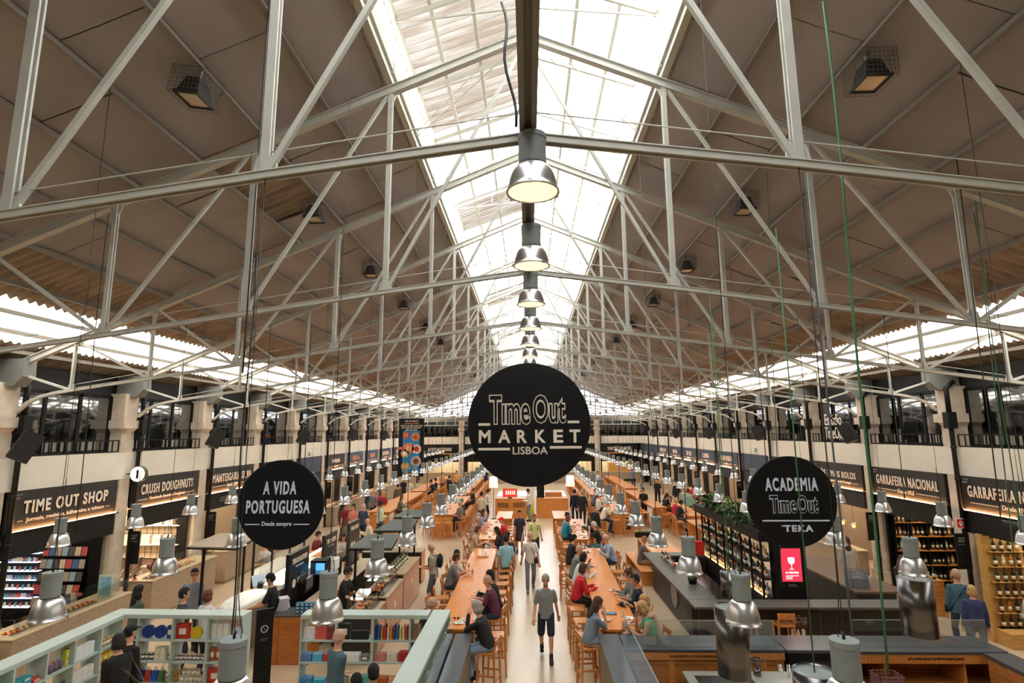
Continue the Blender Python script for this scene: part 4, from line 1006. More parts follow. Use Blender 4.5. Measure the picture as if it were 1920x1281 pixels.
# hanging banner
q = aty(771,839,33.0); bw, bh = 1.5, 3.35
t = thing('hanging_banner', 'tall black banner with a phone full of dishes hanging far along the left side', 'banner', tuple(q))
part('cloth', MB().box(-bw/2,bw/2,-.02,.02,-bh/2,bh/2), black2, t)
part('phone_screen', MB().bbox(-.5,.5,-.03,-.02,-1.45,.95,.002), mat('banner_blue',(.05,.48,.72),.5), t)
for i, (x_, z_, r_, cc) in enumerate(((-.3,.7,.2,(.75,.3,.2)),(.25,.6,.25,(.85,.45,.28)),(-.15,-.05,.32,(.85,.42,.32)),(.32,-.1,.28,(.85,.78,.7)),(-.35,-.35,.24,(.80,.62,.45)),(.3,-.8,.3,(.75,.68,.62)),(-.3,-1.1,.27,(.60,.60,.40)))):
    part('dish', MB().lathe([(0,.035),(r_,.035),(r_,.03),(0,.03)], c=(0,0,0), n=20, T=Matrix.Translation((x_,0,z_)) @ TI, sm=False), mat('dish_%d' % i, cc, .6, noise=.5, nscale=14), t)
    part('dish_filling', MB().lathe([(0,.04),(r_*.55,.04),(r_*.55,.035),(0,.035)], c=(0,0,0), n=14, T=Matrix.Translation((x_,0,z_)) @ TI, sm=False), foodm[i], t)
part('arm_print', MB().box(-.78,-.45,-.03,-.02,-.12,.02), mat('print_skin',(.80,.42,.36),.6), t)
for s_, z_, w_, mm in (('TIME OUT MARKET',1.52,.8,letw),('AGORA JÁ PODES',1.38,.85,peach),('TODOS OS RESTAURANTES',1.25,1.3,letw),('DO TIME OUT MARKET',1.13,1.15,letw),('EM SUA CASA',1.01,.7,letw)): text(s_, Matrix.Translation((0,-.024,z_)) @ TI, w_, .09, mm, t, bold=.02)
part('footer_print', MB().box(-.2,.15,-.03,-.02,-1.6,-1.5), mat('banner_amber',(.85,.62,.15),.5), t)
part('wire', MB().tube([(-.6,0,bh/2),(-.6,0,1.2+bh/2)],.008,5).tube([(.6,0,bh/2),(.6,0,1.2+bh/2)],.008,5), wirem, t)
# ================================================================== PEOPLE IN THE HALL
wht = (.86,.84,.80)
# aisle
ph(1023,1088,180,'walk','grey haired man in grey t-shirt and navy shorts walking in the central aisle', top=('tee',(.52,.53,.53)), bottom=('shorts',(.12,.13,.19)), hair=('short','gy'), shoes=(.20,.17,.14), extra=(('beard',(.5,.48,.46)),))
ph(994,1006,178,'walk2','man in white t-shirt with dark crossbody bag walking in the central aisle', top=('tee',wht), bottom=('trousers',(.45,.46,.50)), hair=('buzz','gy'), shoes=(.45,.42,.38), extra=(('crossbag',(.16,.13,.12)),))
ph(1002,971,178,'walk','bearded man in yellow t-shirt and black shorts walking in the central aisle', top=('tee',(.80,.78,.52)), bottom=('shorts',(.10,.10,.11)), hair=('short','rd'), extra=(('beard',(.42,.24,.15)),('backpack',(.2,.4,.4))), shoes=(.2,.2,.2))
ph(974,963,182,'stroll','woman in short navy dress walking beside the man in yellow', top=('dress',(.17,.16,.20)), bottom=None, hair=('bun','dk'), shoes=(.35,.2,.15), sc=.97)
ph(1077,922,0,'stroll','person in black jacket walking away at the far right of the aisle', top=('jacket',(.10,.11,.13)), bottom=('trousers',(.08,.08,.10)), hair=('short','bk'))
ph(1091,924,4,'walk','broad person in black coat walking away beside another in black', top=('coat',(.09,.10,.12)), bottom=('trousers',(.08,.08,.10)), hair=('short','gy'))
ph(1113,952,185,'stroll','man in dark vest over pale shirt standing behind the second right table', top=('jacket',(.12,.14,.17)), bottom=('trousers',(.10,.10,.13)), hair=('short','dk'), sc=1.03)
ph(903,927,20,'stand','man seen from behind in cream shirt and grey shorts left of the centre kiosk', top=('tee',(.80,.77,.68)), bottom=('shorts',(.35,.36,.36)), hair=('short','dk'))
ph(915,922,80,'phone','waiter in white shirt and black trousers facing the left kiosk counter', top=('long',wht), bottom=('trousers',(.07,.07,.08)), hair=('short','dk'))
ph(990,921,250,'phone','waiter in white shirt standing between the two centre kiosk counters', top=('long',wht), bottom=('trousers',(.40,.47,.48)), hair=('short','dk'), skin=3)
ph(1206,919,190,'stroll','man all in black walking beside the long right tables', top=('tee',(.07,.07,.08)), bottom=('trousers',(.07,.07,.08)), hair=('short','bk'))
# left kiosk customers
ph(809,1027,268,'phone','white haired man in checked shirt with black backpack at the left kiosk counter', top=('tee',(.72,.68,.60)), bottom=('trousers',(.38,.39,.42)), hair=('buzz','wh'), shoes=(.2,.19,.18), extra=(('backpack',(.10,.11,.14)),), sc=1.02)
ph(507,1086,262,'reach','stall worker in black t-shirt at the till of the left kiosk', top=('tee',(.09,.09,.10)), bottom=('trousers',(.09,.09,.10)), hair=('short','bk'), extra=(('beard',(.08,.06,.05)),))
ph(696,1078,95,'reach','stall worker in black behind the sandwich counter of the left kiosk', top=('tee',(.08,.08,.09)), bottom=('trousers',(.09,.09,.10)), hair=('short','dk'))
ph(728,1025,100,'reach','second stall worker in black under the grey canopy of the left kiosk', top=('tee',(.10,.10,.11)), bottom=('trousers',(.09,.09,.10)), hair=('short','br'))
ph(497,1022,200,'phone','person with striped pale bag at the glass of the fish counter', top=('tee',(.72,.70,.70)), bottom=('trousers',(.35,.38,.45)), hair=('long','br'))
# left aisle
ph(365,1077,150,'stroll','woman in grey sweatshirt and glasses walking by the doughnut counter', top=('long',(.50,.51,.55)), bottom=('trousers',(.12,.12,.14)), hair=('pony','dk'), extra=(('glasses',(.1,.1,.1)),))
ph(252,1118,30,'stand','person with long dark hair passing behind the mint shelves', top=('long',(.30,.33,.29)), hair=('long','dk'))
ph(321,1132,60,'stand','person with short dark hair passing behind the mint shelves', top=('tee',(.2,.2,.22)), hair=('short','dk'))
ph(365,1130,20,'stand','person with light brown hair seen from behind beyond the mint shelves', top=('tee',(.82,.82,.85)), hair=('bob','rd'), sc=.96)
q = ph(281,1032,170,'reach','dark skinned vendor in white apron behind the doughnut counter', top=('tank',(.86,.80,.72)), bottom=('skirt',(.85,.80,.74)), hair=('bun','bk'), skin=4); q.location.x = min(q.location.x, -11.4)
q = ph(44,1104,230,'reach','shop assistant with brown wavy hair behind the newspaper shop counter', top=('long',(.22,.24,.20)), hair=('long','br'), skin=1); q.location = (-11.35,12.2,0)
# groups on the left
for a in ((700,924,20,'stand','man in grey t-shirt and black trousers seen from behind at the left stalls',('tee',(.42,.45,.49)),('trousers',(.08,.08,.10)),('buzz','gy'),0),
          (690,917,40,'stroll','person in dark clothes in front of the man in grey at the left stalls',('tee',(.12,.12,.14)),('shorts',(.2,.35,.4)),('short','dk'),1),
          (719,926,200,'stand','person in dark red top beside the left stalls',('tee',(.60,.10,.18)),('trousers',(.1,.1,.12)),('long','bl'),0),
          (728,931,210,'stand','person in pink top among the group at the left stalls',('tee',(.85,.35,.42)),('shorts',(.45,.45,.5)),('long','br'),0),
          (713,944,300,'phone','person in pale green top among the group at the left stalls',('long',(.60,.78,.64)),('trousers',(.35,.4,.35)),('bob','dk'),0),
          (746,911,330,'stand','person in olive jacket carrying a cream tote beside the long left table',('jacket',(.36,.34,.26)),('trousers',(.3,.3,.25)),('short','dk'),0),
          (757,899,10,'stand','bare legged person in black top far along the left aisle',('tee',(.10,.10,.11)),('shorts',(.1,.1,.1)),('short','dk'),0),
          (769,900,60,'stand','man in beige shirt far along the left aisle',('tee',(.52,.48,.42)),('trousers',(.2,.22,.3)),('buzz','gy'),0),
          (778,903,20,'stand','man in white shirt and black trousers far along the left aisle',('tee',(.80,.78,.73)),('trousers',(.08,.08,.09)),('short','gy'),0),
          (651,949,150,'stand','man in dark red t-shirt standing near the left columns',('tee',(.50,.10,.12)),('trousers',(.2,.22,.28)),('short','rd'),1),
          (662,951,200,'stand','woman in salmon top facing the man in dark red',('tee',(.80,.48,.42)),('trousers',(.16,.16,.18)),('bun','dk'),0),
          (682,950,20,'stroll','man in navy vest over grey shirt walking in the left aisle',('jacket',(.20,.25,.36)),('trousers',(.15,.17,.22)),('buzz','wh'),0),
          (643,946,30,'stand','person in brown standing behind the man in dark red',('long',(.30,.22,.18)),('trousers',(.2,.2,.2)),('long','dk'),0),
          (715,947,60,'phone','man in cream shirt at the end of the long left table',('long',(.82,.78,.70)),('trousers',(.14,.18,.28)),('short','dk'),0)):
    ph(a[0],a[1],a[2],a[3],a[4],top=a[5],bottom=a[6],hair=a[7],skin=a[8])
# seated inside the left island
for a in ((652,978,90,'low_sit','woman in olive top sitting behind the black menu boards',('long',(.40,.36,.30)),('long','rd')),
          (689,978,262,'low_sit','bald man in cream sweater sitting beyond the black menu boards',('long',(.82,.76,.67)),('none','dk')),
          (597,1003,100,'low_sit','man in dark red shirt leaning on a small table on the left',('tee',(.45,.10,.12)),('short','dk')),
          (644,1008,150,'low_sit','person in white jacket with dark hair sitting between the menu boards',('long',(.80,.77,.72)),('long','dk'))):
    q = ph(a[0],a[1],a[2],a[3],a[4],top=a[5],hair=a[6],bottom=('trousers',(.2,.2,.24)))
    _seats.append((q.location.x,q.location.y,a[2],'low'))
# front left table
S_ = [ (853,1047,75,'sit_table','man in grey t-shirt seen from behind at the front left table',('tee',(.46,.45,.45)),('trousers',(.2,.2,.25)),('short','br'),0),
 (866,1040,110,'sit_side','woman with long brown hair and white top at the front left table',('tee',(.88,.84,.80)),('trousers',(.25,.3,.4)),('long','dk'),0),
 (821,1133,70,'sit_chin','bald man in black jacket at the near corner of the front left table',('jacket',(.12,.12,.12)),('trousers',(.15,.15,.2)),('buzz','gy'),0),
 (894,1139,285,'sit_chin','woman with grey bob and black cardigan resting her chin at the front left table',('long',(.13,.13,.13)),('trousers',(.52,.60,.68)),('bob','gy'),0),
 (925,1090,282,'sit_table','bald man in navy and red striped polo at the front left table',('tee',stripe('striped_polo',(.14,.15,.28),(.50,.14,.18),9)),('trousers',(.16,.22,.28)),('buzz','gy'),0),
 (920,1079,262,'sit_side','dark haired person in black beside the man in striped polo',('long',(.08,.08,.08)),('trousers',(.1,.1,.12)),('bob','dk'),0),
 (882,993,115,'sit_table','blond woman in beige top at the second left table',('tee',(.80,.70,.56)),('trousers',(.80,.72,.60)),('bob','bl'),0) if False else (896,993,100,'sit_table','blond woman in beige at the near corner of the second left table',('tank',(.78,.68,.55)),('trousers',(.78,.70,.60)),('bob','rd'),0),
 (902,975,85,'sit_table','man in beige t-shirt with thinning hair at the second left table',('tee',(.62,.57,.50)),('trousers',(.3,.3,.35)),('buzz','gy'),0),
 (908,968,95,'sit_side2','person in blue shirt at the second left table',('tee',(.42,.48,.60)),('trousers',(.25,.28,.4)),('short','gy'),0),
 (913,961,85,'sit_chin','red haired woman at the far end of the second left table',('tee',(.55,.58,.66)),('trousers',(.25,.28,.4)),('long','br'),0),
 (931,995,265,'sit_table','woman with long dark hair in black on the aisle side of the second left table',('tee',(.10,.10,.10)),('trousers',(.75,.72,.66)),('long','dk'),0),
 (941,976,275,'sit_table','person in red cap and red t-shirt at the second left table',('tee',(.72,.10,.12)),('trousers',(.2,.2,.25)),('cap',(.85,.12,.12)),0),
 (1068,1010,70,'sit_table','woman in black with dark ponytail at the front right table',('long',(.12,.11,.10)),('trousers',(.12,.12,.12)),('pony','dk'),0),
 (1077,1032,88,'sit_table','bald man in grey shirt leaning over the front right table',('long',(.42,.46,.43)),('trousers',(.3,.3,.3)),('buzz','gy'),0),
 (1073,1046,75,'sit_chin','woman with dark curly hair in pale sweatshirt at the front right table',('long',(.76,.75,.72)),('trousers',(.74,.68,.58)),('bob','dk'),0),
 (1089,1067,85,'sit_table','woman in bright red top at the front right table',('long',(.75,.10,.14)),('trousers',(.12,.11,.13)),('bob','br'),0),
 (1112,1132,80,'sit_eat','woman with long brown hair in blue patterned dress at the near right table end',('dress',(.45,.50,.55)),None,('long','br'),0),
 (1124,1010,262,'sit_eat','bald man in pale blue shirt at the far end of the front right table',('long',(.62,.70,.80)),('trousers',(.14,.16,.28)),('buzz','wh'),0),
 (1162,1077,262,'sit_table','woman in grey green top with sunglasses on her head at the front right table',('long',(.45,.50,.48)),('trousers',(.2,.2,.22)),('bun','br'),0),
 (1180,1088,285,'sit_side2','man in navy t-shirt with printed back at the front right table',('tee',(.10,.13,.20)),('trousers',(.12,.13,.18)),('short','dk'),1),
 (1187,1127,262,'sit_chin','blond woman eating at the near right table',('tee',(.72,.62,.50)),('trousers',(.6,.6,.6)),('bob','bl'),0),
 (1204,1140,275,'sit_eat','woman with blond curls in green tank top at the near end of the right table',('tank',(.10,.62,.45)),('shorts',(.82,.80,.78)),('bob','bl'),1),
 (1043,967,80,'sit_table','person in pale teal top at the second right table',('tee',(.42,.60,.64)),('trousers',(.2,.2,.25)),('bun','dk'),0),
 (1062,973,72,'sit_side','woman in teal shirt at the second right table',('tee',(.08,.45,.53)),('trousers',(.1,.1,.12)),('bob','rd'),0),
 (1094,968,278,'sit_side2','woman with long brown hair in dark top at the second right table',('long',(.17,.17,.13)),('trousers',(.1,.1,.12)),('long','br'),0),
 (1101,985,275,'sit_chin','white haired man in black t-shirt at the second right table',('tee',(.10,.10,.11)),('trousers',(.28,.42,.47)),('short','wh'),0)]
for a in S_: ph(a[0],a[1],a[2],a[3],a[4],top=a[5],bottom=a[6],hair=a[7],skin=a[8])
ph(940,1012,350,'stand','man in light blue printed t-shirt standing on the aisle side of the front left table', top=('tee',(.58,.78,.83)), bottom=('trousers',(.66,.58,.50)), hair=('short','dk'), extra=())
ph(946,1005,20,'stand','person in dark cap and navy top beside the man in light blue', top=('tee',(.13,.15,.20)), bottom=('trousers',(.30,.34,.27)), hair=('cap',(.1,.1,.1)))
# mid and far tables
for a in ((856,940,275,'sit_up','man in green cap at the tall left table',('tee',(.10,.11,.12)),('cap',(.25,.5,.3))),
 (861,944,300,'sit_up','man in brown shirt seen from behind at the tall left table end',('tee',(.46,.40,.34)),('buzz','gy')),
 (884,919,275,'sit_up','person in black on the aisle side of the tall left table',('tee',(.08,.08,.08)),('short','rd')),
 (754,933,85,'sit_side','long haired woman sitting at the long table by the left aisle',('long',(.40,.40,.32)),('long','br')),
 (811,903,262,'sit_eat','man in black sitting at the far part of the left aisle table',('tee',(.09,.10,.12)),('short','dk')),
 (823,900,262,'sit_up','second man in black at the far part of the left aisle table',('tee',(.10,.10,.11)),('short','dk')),
 (1131,929,70,'sit_up','man in white shirt at the middle right table',('long',(.83,.80,.74)),('short','dk')),
 (1138,945,90,'phone','woman in cream sweater sitting at the near end of the middle right table',('long',(.86,.82,.74)),('cap',(.75,.72,.65))),
 (1176,941,265,'sit_table','man in rust orange shirt at the middle right table',('long',(.62,.26,.14)),('buzz','gy')),
 (1116,921,80,'sit_table','person in dull purple at the tall table right of the aisle',('tee',(.40,.36,.40)),('short','dk')),
 (1109,928,80,'sit_table','person in beige vest at the tall table right of the aisle',('tee',(.55,.50,.42)),('long','br')),
 (1244,931,80,'sit_eat','man in dark t-shirt leaning at the group table by the right stalls',('tee',(.10,.10,.11)),('short','bk')),
 (1262,929,230,'sit_table','bald man in black shirt at the far end of the group table',('long',(.09,.09,.10)),('none','bk')),
 (1267,943,85,'sit_table','person in black t-shirt and grey shorts at the near end of the group table',('tee',(.09,.09,.10)),('short','dk')),
 (1264,948,75,'sit_side','person in red with blond hair at the group table',('tee',(.72,.12,.18)),('bob','bl')),
 (1283,938,262,'sit_table','dark haired man opposite at the group table',('tee',(.10,.11,.13)),('short','bk'))):
    if a[3] == 'phone': a = a[:3]+('sit_eat',)+a[4:]
    ph(a[0],a[1],a[2],a[3],a[4],top=a[5],hair=a[6],bottom=('shorts',(.3,.29,.3)) if 'shorts' in a[4] else ('trousers',(.14,.14,.18)))
for a in ((1281,917,200,'stand','man in green and white striped t-shirt standing by the group table',('tee',stripe('striped_tee',(.85,.85,.78),(.22,.38,.28),7)),('trousers',(.3,.3,.3)),('buzz','gy')),
 (1268,905,190,'stand','person in white shirt and black apron near the right stalls',('jacket',(.10,.10,.12)),('trousers',(.2,.2,.2)),('short','dk')),
 (1308,936,150,'stand','long haired woman in long green dress by the group table',('coat',(.22,.42,.34)),('skirt',(.22,.42,.34)),('long','bl')),
 (1297,912,240,'phone','woman in red patterned top near the right stalls',('tee',(.75,.20,.22)),('trousers',(.5,.6,.55)),('long','dk')),
 (1290,920,30,'stand','person in pale green jacket among the right hand group',('long',(.55,.70,.62)),('trousers',(.2,.25,.25)),('bob','rd')),
 (1232,901,200,'stand','worker in black behind the right tables',('tee',(.08,.08,.09)),('trousers',(.08,.08,.09)),('short','bk')),
 (1186,880,40,'stand','man in blue grey shirt far along the right aisle',('tee',(.40,.44,.54)),('trousers',(.2,.2,.25)),('short','dk')),
 (1203,884,300,'stand','man in grey t-shirt far along the right aisle',('tee',(.33,.33,.35)),('trousers',(.5,.5,.55)),('buzz','gy')),
 (1545,1018,10,'stand','person in striped top and blue jeans behind the round academy sign',('long',(.70,.66,.60)),('trousers',(.32,.46,.56)),('long','br')),
 (1664,1062,60,'phone','woman with wavy brown hair in black jacket and white trousers at the bottle shop',('jacket',(.11,.11,.11)),('trousers',(.82,.80,.76)),('long','br')),
 (1792,1078,15,'stroll','man in teal vest over checked shirt with a crossbody bag at the bottle shop',('jacket',(.25,.38,.44)),('trousers',(.18,.26,.30)),('buzz','gy')),
 (1822,1108,20,'stroll','short blond woman in navy jacket at the bottle shop',('jacket',(.18,.22,.38)),('trousers',(.26,.38,.46)),('bob','bl')),
 (870,893,180,'stand','person in blue shirt by the far left counter',('tee',(.45,.55,.70)),('trousers',(.2,.2,.25)),('short','dk')),
 (843,895,40,'stand','person in dark clothes by the far left counter',('long',(.12,.12,.13)),('trousers',(.1,.1,.12)),('short','dk')),
 (829,888,180,'stand','cook in pale top behind the far left counter',('tee',(.75,.60,.52)),('trousers',(.2,.2,.2)),('short','dk')),
 (856,886,180,'stand','vendor in amber shirt beside the far left column',('tee',(.85,.60,.25)),('trousers',(.2,.2,.2)),('short','dk')),
 (911,880,20,'stand','person in navy shirt by the far counter right of the column',('tee',(.10,.15,.28)),('trousers',(.15,.15,.2)),('short','dk')),
 (1121,887,180,'stand','person in white by the far right counter',('tee',(.80,.80,.80)),('trousers',(.1,.1,.1)),('bun','bk'))):
    ex = (('crossbag',(.08,.08,.08)),) if 'crossbody' in a[4] else ()
    ph(a[0],a[1],a[2],a[3],a[4],top=a[5],bottom=a[6],hair=a[7],extra=ex,sc=.9 if 'short blond' in a[4] else 1)
q = ph(1212,1007,95,'low_sit','man in brown t-shirt sitting on a low wooden bench by the bar', top=('tee',(.36,.32,.30)), bottom=('shorts',(.55,.45,.30)), hair=('buzz','dk'), shoes=(.86,.84,.80))
# customers in the mint shelf shop
ph(636,1196,35,'fold','bald man in teal t-shirt inside the mint shelves', top=('tee',(.28,.38,.42)), bottom=('trousers',(.25,.27,.3)), hair=('buzz','gy'))
ph(245,1186,15,'stand','person in black cap and black coat inside the mint shelves', top=('coat',(.06,.06,.06)), bottom=('trousers',(.06,.06,.06)), hair=('cap',(.05,.05,.05)))
ph(222,1205,300,'phone','dark haired person in black coat examining goods in the mint shelves', top=('coat',(.07,.065,.06)), bottom=('trousers',(.06,.06,.06)), hair=('bob','dk'))
ph(700,1262,340,'stand','dark curly haired person at the lower edge of the mint shelves', top=('tee',(.3,.3,.3)), hair=('short','dk'), sc=.95)
ph(668,1280,330,'stand','second dark haired person at the lower edge of the mint shelves', top=('tee',(.25,.25,.25)), hair=('long','bk'), sc=.93)
MV = {'person in pink top among':(-8.35,31.6),'man in white shirt and black trousers far':(-8.25,39.2),'bald man in black shirt at the far end':(7.7,32.0),'person in red with blond hair':(6.95,28.15),'man in dark t-shirt leaning':(6.95,30.2),'long haired woman in long green':(8.95,27.4),'person in striped top and blue jeans':(9.35,17.5),'woman with wavy brown hair in black':(9.3,15.0),'stall worker in black behind the sandwich':(-4.5,13.9),'second stall worker':(-4.55,16.9),'man in light blue printed':(-.76,17.9),'person in dark cap and navy':(-.74,18.5),'man in brown t-shirt sitting':(3.72,19.9),'person with long dark hair passing':(-8.3,12.2),'person with short dark hair passing':(-7.2,12.0),'person with light brown hair seen':(-6.75,12.1),'long haired woman sitting at the long table by':(-8.3,30.6)}
MV.pop('long haired woman sitting at the long table by')
for o in C.objects:
    if o.name.startswith('person'):
        for k_, v_ in MV.items():
            if o['label'].startswith(k_):
                for i_, q_ in enumerate(_seats):
                    if abs(q_[0]-o.location.x) < .01 and abs(q_[1]-o.location.y) < .01: _seats[i_] = (v_[0], v_[1]) + tuple(q_[2:])
                o.location.x, o.location.y = v_
flush_people()
# ================================================================== TABLES AND STOOLS
wt_ = wood('table_oak', (.82,.51,.21), scale=1.6, stretch=(10,1,10), rough=.32, amt=.14, coat=.1)
wn = wood('stool_oak', (.79,.51,.26), scale=3, stretch=(10,10,1.5), rough=.4, amt=.22)
def table(label, x0, x1, y0, y1, h=1.05, rot=0, panels=True, name='long_wooden_table'):
    xc, yc = (x0+x1)/2, (y0+y1)/2; o = thing(name, label, 'table', (xc,yc,0), rot); w, L = (x1-x0)/2, (y1-y0)/2
    part('tabletop', MB().bbox(-w,w,-L,L,h-.045,h,.006), wt_, o)
    part('apron', MB().box(-w+.06,w-.06,-L+.06,-L+.09,h-.14,h-.045).box(-w+.06,w-.06,L-.09,L-.06,h-.14,h-.045).box(-w+.06,-w+.09,-L+.06,L-.06,h-.14,h-.045).box(w-.09,w-.06,-L+.06,L-.06,h-.14,h-.045), wn, o)
    n = max(2, int((2*L)/2.4)+1)
    for i in range(n):
        yy = -L+.12+(2*L-.24)*i/(n-1)
        if panels and i in (0,n-1): part('end_panel', MB().box(-w+.05,w-.05,yy-.03,yy+.03,0,h-.045), wn, o)
        else:
            for s_ in (-1,1): part('leg', MB().bbox(s_*(w-.13)-.045,s_*(w-.13)+.045,yy-.045,yy+.045,0,h-.045,.005), wn, o)
    return o
def make_stool(nm='bar_stool', h=SH):
    o = thing(nm, 'x', 'stool'); w = .17
    part('seat', MB().bbox(-.185,.185,-.18,.18,h-.035,h,.008), wn, o)
    for sx_ in (-1,1):
        part('leg', MB().bar((sx_*.185,.17,0),(sx_*.16,.15,h-.03),.036), wn, o)
        part('leg', MB().bar((sx_*.185,-.20,0),(sx_*.165,-.165,h-.02),.036).bar((sx_*.165,-.165,h-.02),(sx_*.165,-.215,h+.24),.034), wn, o)
    part('backrest', MB().bar((-.185,-.205,h+.19),(.185,-.205,h+.19),.022,.12), wn, o)
    m = MB(); z = h*.36
    m.bar((-.17,.165,z),(.17,.165,z),.022,.034); m.bar((-.17,-.185,z),(.17,-.185,z),.022,.034)
    for sx_ in (-1,1): m.bar((sx_*.175,-.18,z+.09),(sx_*.175,.16,z+.09),.022,.034)
    part('stretcher', m, wn, o)
    return o
stool0 = make_stool(); stool0.location = (0,-30,0); used = [False]; _placed = []
def stool(x, y, face, label, group='wooden bar stools'):
    for a, b in _placed:
        if (a-x)**2+(b-y)**2 < .42**2: return
    _placed.append((x,y))
    if not used[0]: used[0] = True; stool0.location = (x,y,0); stool0.rotation_euler = (0,0,-math.radians(face)); stool0['label'] = label; stool0['group'] = group
    else: dup(stool0, (x,y,0), -math.radians(face), label, group)
low0 = None
ppl = {}
for o_ in [o for o in C.objects if o.name.startswith('person')]: ppl[(round(o_.location.x,3),round(o_.location.y,3))] = o_['label']
for s_ in _seats:
    who = ppl.get((round(s_[0],3),round(s_[1],3)),'')
    who = ' '.join(who.split()[:10])
    if len(s_) == 4:
        if low0 is None:
            low0 = thing('low_stool','low wooden stool under the '+who,'stool',(s_[0],s_[1],0),0,None)
            part('seat', MB().bbox(-.18,.18,-.18,.18,.42,.455,.008), wn, low0)
            for a in (-1,1):
                for b in (-1,1): part('leg', MB().bar((a*.16,b*.16,0),(a*.14,b*.14,.43),.035), wn, low0)
        else: dup(low0,(s_[0],s_[1],0),0,'low wooden stool under the '+who)
    else: stool(s_[0], s_[1], s_[2], 'wooden bar stool under the '+who, None)
def rowst(x, y0, y1, face, where, step=.62, p=1.0):
    i = 0; y = y0
    while y < y1:
        if R.random() < p: stool(x+R.uniform(-.04,.04), y+R.uniform(-.05,.05), face+R.uniform(-8,8), 'empty bar stool, %s from the camera %s' % (ORD[min(i,27)], where.replace('on the','on')), 'stools '+where)
        y += step; i += 1
a1 = math.atan2(.19,7.7)
table('front left long oak table beside the central aisle', -1.91, -1.12, 11.75, 19.45)
table('second long oak table on the left of the aisle, white with daylight', -1.93, -1.22, 21.1, 25.7, panels=False)
table('small oak table before the left kiosk counter', -1.56, -.83, 25.95, 28.25)
table('front right long oak table beside the central aisle', 1.44, 2.22, 11.75, 19.5, rot=-a1)
table('second long oak table on the right of the aisle', 1.62, 2.22, 21.05, 25.75, rot=-.04, panels=False)
table('small oak table before the right kiosk counter', 1.06, 1.85, 25.95, 28.35)
table('tall oak table left of the kiosk, nearer one', -4.55, -3.6, 27.2, 34.8)
table('tall oak table left of the kiosk, farther one', -4.75, -3.9, 36.6, 49)
table('long oak table along the left aisle, nearer one', -8.0, -6.9, 28.2, 37.2)
table('long oak table along the left aisle, farther one', -7.9, -6.95, 38, 50)
table('tall oak table right of the kiosk, nearer one', 3.88, 4.78, 27.9, 34)
table('tall oak table right of the kiosk, farther one', 3.7, 4.5, 35.4, 49)
table('long oak table along the right aisle, nearer one', 6.25, 7.0, 29.5, 38)
table('long oak table along the right aisle, farther one', 6.5, 7.4, 39.3, 50)
table('group oak table near the right hand stalls', 7.25, 8.1, 26.6, 31.5)
table('low oak table with planters beside the bar', 4.15, 5.1, 18.95, 23.1, h=.80)
table('oak table behind the bar island on the right', 6.8, 7.7, 21.0, 25.5)
rowst(-.78, 12.35, 19.4, 270, 'on the aisle side of the front left table', .78)
rowst(-2.28, 14.2, 19.4, 90, 'on the wall side of the front left table', .8)
rowst(-.85, 21.4, 25.6, 270, 'on the aisle side of the second left table', .7)
rowst(-2.3, 21.4, 25.6, 90, 'on the wall side of the second left table', .7)
rowst(1.1, 12.35, 19.4, 90, 'on the aisle side of the front right table', .85)
rowst(2.62, 13.6, 19.4, 270, 'on the wall side of the front right table', .8)
rowst(1.3, 21.2, 25.6, 90, 'on the aisle side of the second right table', .6)
rowst(2.6, 21.2, 25.6, 270, 'on the wall side of the second right table', .7)
rowst(-3.25, 27.6, 34.7, 270, 'on the aisle side of the nearer tall left table')
rowst(-4.92, 27.6, 34.7, 90, 'on the wall side of the nearer tall left table')
rowst(-3.5, 37, 48.8, 270, 'on the aisle side of the farther tall left table')
rowst(-6.55, 28.5, 37, 270, 'on the aisle side of the nearer left aisle table', .56)
rowst(-6.55, 38.3, 49.5, 270, 'on the aisle side of the farther left aisle table', .6)
rowst(3.5, 28.3, 34, 90, 'on the aisle side of the nearer tall right table')
rowst(5.15, 28.3, 34, 270, 'on the wall side of the nearer tall right table')
rowst(3.3, 35.6, 48.8, 90, 'on the aisle side of the farther tall right table', .6)
rowst(5.9, 29.8, 38, 90, 'on the aisle side of the nearer right aisle table', .56)
rowst(6.1, 39.5, 49.5, 90, 'on the aisle side of the farther right aisle table', .6)
rowst(6.85, 26.8, 31.3, 90, 'on the aisle side of the group table', .6)
rowst(8.5, 27.2, 31.3, 270, 'on the wall side of the group table', .7)
for x_, y_, f_, l_ in ((-4.3,26.8,0,'left'),(-3.8,26.8,0,'right')): stool(x_, y_, f_, 'empty bar stool at the near end of the tall left table, %s one' % l_)
for x_, y_, f_, l_ in ((4.05,27.4,0,'left'),(4.6,27.4,0,'right')): stool(x_, y_, f_, 'empty bar stool at the near end of the tall right table, %s one' % l_)
stool(7.4, 26.1, 0, 'empty bar stool at the near end of the group table, left one'); stool(8.0, 26.1, 0, 'empty bar stool at the near end of the group table, right one')
for i, (px, py) in enumerate(((1408,1160),(1480,1158))):
    q = at(px, py, .98); stool(q.x, q.y+.35, 180 if False else 0, 'wooden bar stool seen from behind at the black bar front, %s one' % ('left','right')[i])
for o in [x for x in C.objects if x.name.startswith('person')]: pass
# low benches
def bench(label, x, y, w, L, h=.45):
    o = thing('wooden_bench', label, 'bench', (x,y,0)); part('seat', MB().bbox(-w/2,w/2,-L/2,L/2,h-.04,h,.006), wn, o)
    for s_ in (-1,1): part('end_panel', MB().box(-w/2+.02,w/2-.02,s_*(L/2-.06)-.03,s_*(L/2-.06)+.03,0,h-.04), wn, o)
q_ = headp(1212,1007,'low_sit'); bench('low oak bench carrying the man in brown beside the bar', 3.72, 20.4, .40, 3.0)
bench('low oak bench on the far side of the planter table', 5.45, 21, .4, 3.6)
